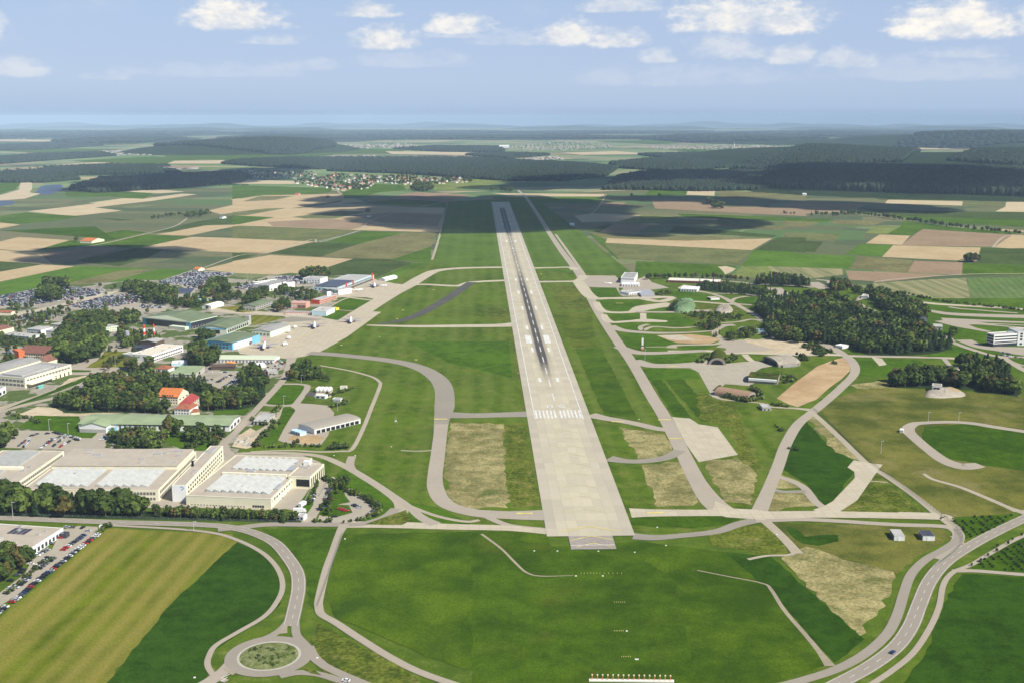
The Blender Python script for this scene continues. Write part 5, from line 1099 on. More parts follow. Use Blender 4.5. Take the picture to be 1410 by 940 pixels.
for args in [
 ([(95,262),(140,248),(200,244),(330,240),(345,246),(330,252),(210,262),(130,266)], 'dark riverside wood left of the village'), ([(-60,252),(0,246),(20,243),(60,246),(95,243),(110,248),(60,252)], 'narrow wood beyond the river bend'),
 ([(450,236),(520,228),(600,223),(690,222),(780,226),(850,232),(835,243),(780,250),(700,250),(640,246),(560,240)], 'broad wood behind the village'),
 ([(830,262),(852,246),(880,240),(940,238),(1010,238),(1060,238),(1060,262),(960,264),(880,262)], 'left part of the big wood at the far side of the fields'),
 ([(1055,262),(1060,238),(1130,236),(1200,236),(1280,238),(1360,238),(1480,238),(1480,276),(1410,274),(1290,271),(1180,268)], 'right part of the big wood at the far side of the fields', 28, 25),
 ([(1005,234),(1060,224),(1110,216),(1170,210),(1235,209),(1262,212),(1265,218),(1240,233),(1150,236),(1060,236)], 'wooded rise behind the big wood', 25, 60), ([(1305,232),(1340,224),(1400,217),(1500,214),(1500,236),(1400,238)], 'wooded rise at the right edge', 25, 60),
 ([(212,210),(230,204),(300,203),(380,206),(460,203),(462,209),(400,214),(330,213),(270,211)], 'long wooded ridge on the left', 25, 75), ([(305,226),(330,222),(400,219),(480,219),(560,219),(640,219),(690,221),(600,224),(500,229),(440,234),(360,230)], 'dark belt of wood beyond the village'),
 ([(840,226),(900,220),(960,221),(1020,224),(1000,232),(920,236),(850,232)], 'low wood in the right middle distance'), ([(540,206),(600,202),(690,203),(695,210),(620,210)], 'small wood far beyond the runway'), ([(880,214),(960,212),(1000,215),(920,219)], 'small wood by the far town'),
 ([(0,240),(60,236),(140,233),(240,236),(250,241),(120,241),(40,246)], 'wood on the far river bank'), ([(-60,222),(60,213),(140,211),(160,215),(60,222),(-20,228)], 'hazy wood at the left edge'), ([(60,233),(150,229),(235,230),(200,235),(90,237)], 'hazy wood above the river'),
 ([(-60,203),(40,199),(130,197),(140,201),(60,207),(-60,209)], 'far hazy wood on the left'), ([(70,196),(180,190),(260,192),(200,197),(100,200)], 'hazy hill with scattered houses', 20, 30, .004), ([(1230,203),(1290,196),(1340,192),(1440,195),(1500,198),(1500,204),(1320,206)], 'high wooded hill far on the right', 24, 110, .004),
 ([(-80,184),(120,181),(300,182),(250,187),(60,190),(-80,190)], 'blue wooded hills at the left horizon', 20, 25, .006), ([(440,191),(540,188),(700,188),(860,189),(940,190),(880,192),(700,192),(540,193)], 'blue wooded hills in the middle distance', 20, 22, .005),
 ([(880,192),(960,187),(1060,189),(1140,192),(1060,197),(940,197)], 'hazy wooded hill behind the far town', 20, 35, .005), ([(300,184),(420,180),(600,181),(760,182),(640,185),(440,187)], 'pale blue hills at the horizon', 20, 15, .007), ([(1000,184),(1160,180),(1340,181),(1500,183),(1500,190),(1340,190),(1160,189)], 'pale blue hills at the right horizon', 20, 20, .007),
 ([(300,192),(420,188),(520,190),(480,194),(380,197)], 'hazy wood beyond the long ridge', 24, 30, .005), ([(700,182),(840,180),(980,181),(900,184),(760,185)], 'pale blue hills beyond the runway', 20, 10, .007),
 ([(1140,204),(1200,202),(1240,205),(1180,208)], 'wood behind the town at right'), ([(640,214),(700,212),(760,214),(700,219)], 'small wood behind the broad wood')]:
    tot += farwood(*args) or 0
print('FAR CROWNS', tot)

# ================================================================== VILLAGES
def house_mesh(wm, rm, L, W, h, rh):
    mb = MB(); mb.box(-L/2, L/2, -W/2, W/2, -2, h)
    e = .5; mb.quad([(-L/2-e, -W/2-e, h-.2), (L/2+e, -W/2-e, h-.2), (L/2+e, 0, h+rh), (-L/2-e, 0, h+rh)], 1); mb.quad([(-L/2-e, W/2+e, h-.2), (L/2+e, W/2+e, h-.2), (L/2+e, 0, h+rh+.01), (-L/2-e, 0, h+rh+.01)], 1)
    mb.quad([(-L/2, -W/2, h), (-L/2, W/2, h), (-L/2, 0, h+rh-.3)]); mb.quad([(L/2, -W/2, h), (L/2, W/2, h), (L/2, 0, h+rh-.3)])
    return mb.mesh('house', [wm, rm])
white = plain('white_render', (.80, .78, .72), var=.04); cream = plain('cream_render', (.74, .68, .50), var=.05); rtile = plain('red_roof_tiles', (.30, .105, .055), var=.25, scale=.5); btile = plain('brown_roof_tiles', (.19, .085, .06), var=.25, scale=.5); gtile = plain('grey_roof', (.22, .21, .22), var=.2); otile = plain('orange_roof_tiles', (.50, .16, .045), var=.2, scale=.5)
HV = [(house_mesh(w, r, L*.8, W*.85, h*.85, rh*.85), lab) for w, r, L, W, h, rh, lab in [(white, rtile, 16, 10, 5.5, 5, 'white house with a red roof'), (white, btile, 14, 10, 6, 4.5, 'white house with a brown roof'), (cream, rtile, 22, 12, 5, 6, 'cream farmhouse with a big red roof'), (white, gtile, 14, 10, 6, 4, 'white house with a grey roof'), (cream, plain('pale_red_tiles', (.40, .17, .09), var=.2), 15, 11, 5, 5, 'cream house with a pale red roof')]]
nh = 0; house_items = []
def village(pts, n, where, wts=(3, 4, 2, 3, 2), trees=.5):
    global nh
    Q = [(p[0], p[1]) for p in pts]; x0, x1 = min(q[0] for q in Q), max(q[0] for q in Q); y0, y1 = min(q[1] for q in Q), max(q[1] for q in Q); k = 0; used = []
    vt = []
    while k < n*3.4:
        x, y = random.uniform(x0, x1), random.uniform(y0, y1)
        if not inpoly(Q, x, y): continue
        k += 1; p = G(x, y)
        if k % 3 == 1 and len(used) < n and all((p-u).length > 17 for u in used):
            used.append(p); me, lab = random.choices(HV, wts)[0]; o = mkobj('house', me, None, p, random.choice([.35, .35+1.57, .1, 1.2])+random.uniform(-.15, .15))
            tag(o, lab+' '+where, 'house', 'houses '+where); house_items.append((o, lab+' '+where, p)); nh += 1
        else: vt.append((p, random.uniform(8, 15)))
    return vt
vt = village([(400,252),(420,247),(470,240),(500,243),(530,244),(560,242),(600,247),(600,253),(565,255),(540,254),(515,252),(505,262),(470,263),(425,256)], 150, 'in the far village')
vt += village([(600,248),(625,245),(650,247),(650,252),(615,253),(598,256)], 28, 'right of the far village')
vt += village([(310,240),(340,236),(420,238),(440,241),(410,248),(345,246)], 40, 'left of the far village')
vt += village([(858,259),(880,256),(895,258),(892,262),(865,262)], 12, 'in the hamlet by the big wood', (3, 1, 3, 0, 1))
vt += village([(0,236),(30,232),(55,231),(56,237),(20,241),(0,242)], 22, 'in the village by the river')
relabel(house_items, lambda it: '')
L = vt; V, F, M = TL['broad']; pos = np.array([tuple(p) for p, h in L]); sc = np.array([[h*1.3, h*1.3, h] for p, h in L]); v, f = tile(V, F, pos, sc, rng.uniform(0, 6, len(L)))
o = mkobj('village_trees', np_mesh('village_trees', v, f, [leafA, bark], np.tile(M, len(L)))); tag(o, 'garden trees scattered between the houses of the far villages', 'trees', kind='stuff')
# towns far off: nobody could count them
def town(name, regs, label):
    VV = []; FF = []; MM = []; off = 0; bx = np.array([(-.5,-.5,0),(.5,-.5,0),(.5,.5,0),(-.5,.5,0),(-.5,-.5,1),(.5,-.5,1),(.5,.5,1),(-.5,.5,1)]); bf = np.array([(0,1,5,4),(1,2,6,5),(2,3,7,6),(3,0,4,7),(4,5,6,7)])
    for pts, n, s0, s1 in regs:
        x0, x1 = min(q[0] for q in pts), max(q[0] for q in pts); y0, y1 = min(q[1] for q in pts), max(q[1] for q in pts); pos = []
        while len(pos) < n:
            x, y = random.uniform(x0, x1), random.uniform(y0, y1)
            if inpoly(pts, x, y): pos.append(tuple(G(x, y)))
        pos = np.array(pos); sc = np.stack([rng.uniform(s0, s1, n)*1.5, rng.uniform(s0, s1, n), rng.uniform(4, 8, n)], -1); v, f = tile(bx, bf, pos, sc, rng.uniform(-.3, .8, n)); VV.append(v); FF.append(f+off); off += len(v)
        roof = rng.choice([1, 1, 2, 0], n); m = np.repeat(0, n*5).reshape(n, 5); m[:, 4] = roof; MM.append(m.ravel())
    o = mkobj(name, np_mesh(name, np.concatenate(VV), np.concatenate(FF), [plain('far_wall', (.30, .27, .23), var=.3, scale=.02), rtile, gtile], np.concatenate(MM))); tag(o, label, 'town', kind='stuff')
town('far_town', [([(890,202),(960,200),(1060,201),(1160,204),(1200,206),(1100,208),(980,207),(900,205)], 420, 9, 17)], 'hazy town with a church spire right of the runway line')
town('far_suburb', [([(690,204),(740,196),(800,197),(860,202),(800,207),(720,208)], 260, 9, 17), ([(720,218),(770,216),(775,220),(725,222)], 70, 11, 22)], 'hazy built-up area beyond the end of the runway')
town('far_hamlets', [([(140,208),(205,207),(208,214),(145,215)], 90, 12, 24), ([(470,200),(560,198),(580,203),(500,205)], 150, 12, 24), ([(0,191),(60,188),(70,191),(10,193)], 50, 14, 30), ([(140,190),(220,185),(215,194),(150,197)], 60, 14, 30), ([(1350,198),(1420,199),(1420,203),(1340,202)], 60, 14, 26), ([(440,216),(520,215),(520,218),(450,218)], 50, 12, 22)], 'scattered hazy hamlets in the far left country')
town('far_industry', [([(150,234),(200,231),(260,231),(285,232),(200,236),(160,236)], 26, 30, 90), ([(80,232),(125,229),(128,238),(90,240)], 34, 11, 22)], 'pale industrial sheds beyond the river')
# church with a white tower and dark spire in the village
def church(px, py, label, H_=26):
    p = G(px, py); r = bpy.data.objects.new('church', None); COL.objects.link(r); r.location = p; tag(r, label, 'church')
    m = MB(); m.box(-3, 3, -3, 3, 0, H_*.62); m.build('tower', white, r); m = MB(); m.loft([[(-3.4,-3.4,H_*.62),(3.4,-3.4,H_*.62),(3.4,3.4,H_*.62),(-3.4,3.4,H_*.62)], [(-.1,-.1,H_),(.1,-.1,H_),(.1,.1,H_),(-.1,.1,H_)]]); m.build('spire', gtile, r)
    m = MB(); m.box(3, 24, -5, 5, 0, 8); m.build('nave', white, r); m = MB(); m.quad([(3,-5.5,7.8),(24.5,-5.5,7.8),(24.5,0,14),(3,0,14)]); m.quad([(3,5.5,7.8),(24.5,5.5,7.8),(24.5,0,14.02),(3,0,14.02)]); m.quad([(24.4,-5,8),(24.4,5,8),(24.4,0,13.8)]); m.build('roof', rtile, r)
church(501, 246, 'white village church with a slim tower among the red roofs', 30); church(1011, 204, 'tall white church tower rising over the hazy far town', 62); church(580, 251, 'small white church behind the dark clump right of the village', 24)

# ================================================================== CARS
PAINT = {'white': (.8, .8, .8), 'silver': (.45, .46, .48), 'black': (.012, .012, .014), 'dark blue': (.02, .04, .14), 'grey': (.12, .12, .13), 'red': (.45, .02, .02)}
glass = plain('car_glass', (.02, .025, .03), rough=.1, var=.02, spec=.6); tyre = plain('tyre', (.015, .015, .015), var=.05)
CM = {k: plain('car_paint_'+k.replace(' ', '_'), c, rough=.3, var=.03, spec=.6) for k, c in PAINT.items()}
def car_meshes(paint):
    body = MB(); prof = [(-2.15,.35),(-2.2,.6),(-2.1,.92),(-1.2,.98),(1.2,.98),(1.95,.86),(2.2,.62),(2.15,.35)]
    body.loft([[(x, -.86, z) for x, z in prof], [(x, -.9, z*.98+.02) for x, z in prof], [(x, .9, z*.98+.02) for x, z in prof], [(x, .86, z) for x, z in prof]], closed=True, caps=True)
    cab = [(-1.75,.96),(-1.35,1.42),(.35,1.46),(1.15,.96)]; roof = MB(); roof.loft([[(-1.32,-.6,1.43),(.33,-.6,1.47),(.33,.6,1.47),(-1.32,.6,1.43)], [(-1.25,-.55,1.49),(.28,-.55,1.52),(.28,.55,1.52),(-1.25,.55,1.49)]])
    gl = MB(); gl.loft([[(-1.78,-.8,.96),(1.18,-.8,.96),(1.18,.8,.96),(-1.78,.8,.96)], [(-1.32,-.62,1.44),(.35,-.62,1.47),(.35,.62,1.47),(-1.32,.62,1.44)]])
    wh = MB(); wh.cyl((0,-.1,0), (0,.1,0), .32, .32, 10)
    one = MB(); one.v, one.f, one.m = list(body.v), list(body.f), [0]*len(body.f)
    for src, mi in ((roof, 0), (gl, 1)):
        k = len(one.v); one.v += src.v; one.f += [tuple(a+k for a in f) for f in src.f]; one.m += [mi]*len(src.f)
    for x in (-1.35, 1.35):
        for y in (-.84, .84): one.cyl((x, y-.09, .32), (x, y+.09, .32), .32, .32, 8, 2)
    return body.mesh('car_body', CM[paint]), roof.mesh('car_roof', CM[paint]), gl.mesh('car_windows', glass), wh.mesh('car_wheel', tyre), one.mesh('car', [CM[paint], glass, tyre])
CMESH = {k: car_meshes(k) for k in PAINT}
ZG = .30
CARS = []    # (pos, heading, colour, where)
WT = (5, 3, 8, 1.5, 4, .6)
def carrow(pts, sp, where, ang=math.pi/2, skip=.12, wts=WT, jit=.1):
    P = [G(*p) for p in pts]
    for a, b in zip(P, P[1:]):
        d = b-a; L = d.length; n = int(L/sp); h = math.atan2(d.y, d.x)+ang
        for i in range(n):
            if random.random() < skip: continue
            p = a+d*((i+.5)/n)+Vector((random.uniform(-jit, jit), random.uniform(-jit, jit), 0))*3; CARS.append((p, h+(math.pi if random.random() < .4 else 0)+random.uniform(-.04, .04), random.choices(list(PAINT), wts)[0], where))
def carlot(pts, angpts, where, skip=.1, rowgap=(5.2, 6.5), sp=2.7):
    P = [G(*p) for p in pts]; Q = [(p.x, p.y) for p in P]; a, b = G(*angpts[0]), G(*angpts[1]); d = (b-a); d.z = 0; d.normalize(); n_ = Vector((-d.y, d.x, 0)); h = math.atan2(d.y, d.x)+math.pi/2
    us = [p.dot(d) for p in P]; vs = [p.dot(n_) for p in P]; v = min(vs)+2; k = 0
    while v < max(vs):
        u = min(us)
        while u < max(us):
            p = d*u+n_*v
            if inpoly(Q, p.x, p.y) and random.random() > skip: CARS.append((Vector((p.x, p.y, 0)), h+random.uniform(-.05, .05), random.choices(list(PAINT), WT)[0], where))
            u += sp
        v += rowgap[k % 2]; k += 1
W1 = 'at the edge of the mown field'
carrow(YE([(800,205),(740,255),(640,325),(520,425),(400,515),(290,600),(180,700),(60,790),(-60,880)]), 2.9, W1, math.pi/2, .06)
carrow(YE([(705,200),(610,270),(500,345)]), 2.8, 'in the middle row beside the tan showroom', math.pi/2, .05); carrow(YE([(730,175),(700,200)]), 3, 'in the middle row beside the tan showroom', math.pi/2, .1); carrow(YE([(390,330),(290,390)]), 3, 'against the white front of the tan showroom', math.pi/2, .1); carrow(YE([(580,205),(560,220)]), 4, 'against the white front of the tan showroom', .2, 0)
carrow(YE([(450,395),(390,440),(300,500)]), 3.4, 'on the grassed rows below the showroom', math.pi/2, .2); carrow(YE([(410,380),(350,430),(290,480)]), 3.4, 'on the grassed rows below the showroom', math.pi/2, .3); carrow(YE([(240,560),(150,630),(70,680),(0,720),(-60,760)]), 3.2, 'on the grassed rows below the showroom', math.pi/2, .3); carrow(YE([(200,560),(100,640),(20,690)]), 3.2, 'on the grassed rows below the showroom', math.pi/2, .45)
carrow(YE([(520,150),(600,160)]), 3.2, 'at the top of the showroom car park', .3, .1); carrow(YE([(265,440),(200,490),(100,575),(0,650)]), 4, 'in the row under the dark trees at the left edge', math.pi/2, .3); CARS.append((G(114, 727), 1.3, 'black', 'driving into the showroom car park')); CARS.append((G(70, 749), .2, 'grey', 'standing beside the glass front of the tan showroom')); CARS.append((G(83, 741), .1, 'red', 'standing beside the glass front of the tan showroom'))
W2 = 'in the factory car park by the long green-roofed hall'
carrow(Y4([(190,800),(240,745)]), 2.9, W2, .1, .05); carrow(Y4([(330,805),(390,770),(430,740),(490,715)]), 2.7, W2, .1, .05); carrow(Y4([(350,790),(420,735)]), 2.7, W2, .1, .3); carrow(Y4([(480,800),(540,765),(580,740)]), 2.7, W2, .1, .05); carrow(Y4([(430,678),(640,735)]), 3, W2, .6, .2); carrow(Y4([(560,710),(630,745)]), 3, W2, .6, .1); carrow(Y4([(340,700),(180,712)]), 12, W2, .4, .3)
carrow(Y4([(820,742),(860,700),(920,665)]), 2.9, 'in the line beside the red car at the white gable', math.pi/2, .05); carrow(Y4([(980,650),(1110,658)]), 4.5, 'before the wall of the long green-roofed hall', .05, .1)
carrow(Y4([(150,790),(210,745),(260,715)]), 3, W2, .1, .25); carrow(Y4([(420,800),(470,760),(520,720)]), 2.8, W2, .1, .1); carrow(Y4([(250,700),(340,690),(420,690)]), 5, W2, .5, .2)
W3 = 'in the car park beside the loading yard'
carrow(YD([(450,420),(420,470),(410,500)]), 3, W3, math.pi/2, .05); carrow(YD([(320,440),(310,470),(290,520),(260,545)]), 3, W3, math.pi/2, .1); carrow(YD([(390,550),(350,610)]), 3.4, W3, math.pi/2, .1); carrow(YD([(440,660),(500,655)]), 4, W3, 0, 0)
W4 = 'in the triangular car park'
carrow(YD([(510,590),(580,615)]), 2.9, W4, .9, 0, (0,0,0,0,0,1)); carrow(YD([(620,560),(680,585)]), 2.7, W4, .9, 0); carrow(YD([(780,530),(820,545),(840,565)]), 3, W4, .2, 0); carrow(YD([(760,620),(800,600)]), 3, W4, .4, 0)
W5 = 'in the car park behind the grove'
carrow(Y4([(800,245),(880,215)]), 3, W5, math.pi/2, .05); carrow(Y4([(860,250),(950,215)]), 3, W5, math.pi/2, .05); carrow(Y4([(900,255),(1100,215)]), 3, W5, math.pi/2, .1); carrow(Y4([(720,275),(640,315)]), 5, W5, 0, .1); carrow(Y4([(820,280),(850,275)]), 4, W5, 0, 0)
W6 = 'in the small car park beside the tall conifers'
carrow(Y5([(580,275),(650,235),(700,215)]), 2.8, W6, math.pi/2, .03); carrow(Y5([(640,310),(720,255),(760,215)]), 2.8, W6, math.pi/2, .03); carrow(Y5([(690,315),(760,250)]), 2.8, W6, math.pi/2, .1); carrow(Y5([(500,260),(550,250)]), 3, W6, math.pi/2, .1); carrow(Y5([(440,190),(580,195),(760,190)]), 5, 'by the low brown sheds', .05, .3)
carlot(Y5([(880,100),(1140,100),(1090,170),(980,260),(950,200),(980,150)]), Y5([(900,130),(1100,130)]), 'in the storage yard below the long pale shed', .35, (7, 7), 3.4); carlot(Y5([(580,90),(860,90),(850,110),(600,115)]), Y5([(580,100),(860,100)]), 'before the long pale shed', .4)
CARS.append((G(1229, 899), .85, 'dark blue', 'driving alone on the curved main road')); CARS.append((G(476, 938), 2.9, 'white', 'leaving the roundabout at the bottom edge'))
for q in [((1376,485),(1392,488))]: carrow(q, 3, 'before the white office block', 1.2, .1)
carrow([(1378,489),(1408,494)], 3.2, 'before the white office block', 1.2, .2)
carlot(T2([(870,270),(960,240),(1180,240),(1180,300),(1050,290)]), T2([(880,270),(1180,250)]), 'on the supermarket roof deck', 1.1)
for q, a_ in [(T1([(-40,470),(0,400),(340,335),(560,325),(850,355),(780,395),(560,440),(480,440),(300,470),(200,480),(0,480)]), T1([(0,440),(560,360)])), (T1([(540,480),(860,400),(1120,380),(1120,450),(900,490),(700,510)]), T1([(540,480),(1100,400)])),
              (T2([(100,290),(380,200),(520,210),(740,218),(560,260),(500,290),(420,335),(340,330),(300,310),(160,300)]), T2([(100,290),(520,215)])), (T2([(700,330),(860,290),(1040,340),(1040,355),(820,350)]), T2([(700,330),(860,290)])), (T2([(1050,240),(1200,235),(1400,270),(1400,310),(1230,300),(1060,290)]), T2([(1050,250),(1300,250)])),
              (T1([(130,570),(300,530),(420,510),(390,600),(330,610),(150,600)]), T1([(130,570),(400,520)])), (T1([(1130,470),(1340,480),(1300,500),(1140,500)]), T1([(1130,470),(1340,490)]))]:
    carlot(q, a_, 'far off in the big parking fields', .12)
CARS.sort(key=lambda c: -PXM(*proj(c[0])[:2]) if True else 0)
CARS = [c for c in CARS if -15 < proj(c[0])[0] < 1425]
solo_c, mass_c = CARS[:280], CARS[280:]; car_items = []
def place_car(c, detail):
    p, h, colr, where = c; body, roof, gl, wh, one = CMESH[colr]; loc = (p.x, p.y, ZG)
    if detail:
        r = bpy.data.objects.new('car', None); COL.objects.link(r); r.location = loc; r.rotation_euler = (0, 0, h)
        b = mkobj('body', body, r); mkobj('roof', roof, r); mkobj('windows', gl, r)
        for x in (-1.35, 1.35):
            for y in (-.84, .84): mkobj('wheel', wh, r, (x, y, .32))
    else: r = mkobj('car', one, None, loc, h)
    car_items.append((r, colr+' car '+where, p)); tag(r, ('light' if colr == 'silver' else '')+('' if colr != 'silver' else ' ')+colr+' car '+where, 'car', 'cars '+where if 'driving' not in where and 'leaving' not in where else None)
for i, c in enumerate(solo_c): place_car(c, i < 75)
relabel(car_items, lambda it: '')
def quadize(me):
    V = np.array([v.co[:] for v in me.vertices]); F = []; M = []
    for p in me.polygons:
        vs = list(p.vertices)
        for i in range(1, len(vs)-1): F.append([vs[0], vs[i], vs[i+1]]); M.append(p.material_index)
    return V, np.array(F), np.array(M)
lowc = MB(); lowc.loft([[(-2.15,-.88,.3),(2.15,-.88,.3),(2.15,.88,.3),(-2.15,.88,.3)], [(-2.1,-.88,.95),(2.0,-.88,.85),(2.0,.88,.85),(-2.1,.88,.95)]], m=0); lowc.loft([[(-1.7,-.8,.93),(1.1,-.8,.9),(1.1,.8,.9),(-1.7,.8,.93)], [(-1.3,-.62,1.42),(.35,-.62,1.45),(.35,.62,1.45),(-1.3,.62,1.42)]], m=1, caps=False); lowc.quad([(-1.3,-.62,1.43),(.35,-.62,1.46),(.35,.62,1.46),(-1.3,.62,1.43)], 0)
lv, lf, lm = quadize(lowc.mesh('low_car', [glass, glass])); VV = []; FF = []; MM = []; off = 0; pk = list(PAINT)
for ci, colr in enumerate(pk):
    Lc = [c for c in mass_c if c[2] == colr]
    if not Lc: continue
    v, f = tile(lv, lf, np.array([[c[0].x, c[0].y, ZG] for c in Lc]), np.ones((len(Lc), 3)), np.array([c[1] for c in Lc])); VV.append(v); FF.append(f+off); off += len(v); MM.append(np.tile(np.where(lm == 0, ci, len(pk)), len(Lc)))
o = mkobj('parked_cars', np_mesh('parked_cars', np.concatenate(VV), np.concatenate(FF), [CM[k] for k in pk]+[glass], np.concatenate(MM))); tag(o, 'hundreds of tiny cars filling the big parking fields on the left', 'cars', kind='stuff')
print('CARS', len(solo_c), len(mass_c))

# ================================================================== BUILDINGS
tanroof = plain('tan_gravel_roof', (.40, .345, .27), var=.07, scale=.12); greyroof = plain('grey_felt_roof', (.30, .29, .27), var=.12, scale=.12); paleroof = plain('pale_grey_roof', (.38, .37, .34), var=.1, scale=.12)
greenroof = plain('green_sheet_roof', (.25, .31, .17), var=.1, scale=.1); dgreenroof = plain('dull_green_roof', (.14, .175, .095), var=.14, scale=.1); slate = plain('dark_solar_roof', (.045, .045, .065), rough=.35, var=.2, scale=.3, spec=.5); dkbrown = plain('dark_brown_cladding', (.10, .065, .05), var=.15)
creamw = plain('cream_wall', (.76, .71, .53), var=.04, scale=.1); whitew = plain('white_wall', (.76, .75, .72), var=.03, scale=.1); greyw = plain('grey_wall', (.42, .40, .36), var=.08); bluew = plain('sky_blue_cladding', (.16, .42, .60), var=.05); pblue = plain('pale_blue_wall', (.52, .66, .70), var=.05); pgreen = plain('pale_green_wall', (.60, .66, .50), var=.05)
pinkw = plain('salmon_wall', (.62, .33, .24), var=.08); redw = plain('signal_red', (.60, .07, .03), var=.05); orangew = plain('orange_wall', (.72, .16, .05), var=.05); yelloww = plain('yellow_box', (.75, .58, .04), var=.05); win = plain('window_glass', (.035, .04, .05), rough=.15, var=.1, spec=.6); wgrey = plain('grey_blind_glass', (.16, .155, .15), rough=.3, var=.2, scale=.5); saw = plain('white_ridge_glazing', (.40, .405, .38), rough=.7, var=.1, scale=.2, spec=.15); darkop = plain('dark_opening', (.012, .012, .012), var=.1); steel = plain('galvanised_steel', (.5, .5, .5), rough=.4, var=.05, metal=.4); frame_ = plain('white_frame', (.8, .8, .78), var=.02)
concd = plain('mossy_concrete', (.30, .26, .2), var=.2, scale=.3); earth = land('shelter_turf', (.055, .08, .025), (.12, .12, .045), dry=(.25, .2, .12), dryamt=.5, s2=.2, fine=.3); rubble = paved('rubble', (.5, .44, .35), var=.25, stain=(.2, .17, .13), stainamt=.7)
ub = MB(); ub.box(-.5, .5, -.5, .5, -.5, .5); WINM = {m.name: ub.mesh('window', m) for m in (win, wgrey, darkop, redw, bluew, whitew, frame_, pinkw, yelloww)}
def root_at(name, p, rz, label, cat, group=None):
    r = bpy.data.objects.new(name, None); COL.objects.link(r); r.location = p; r.rotation_euler = (0, 0, rz); tag(r, label, cat, group); return r
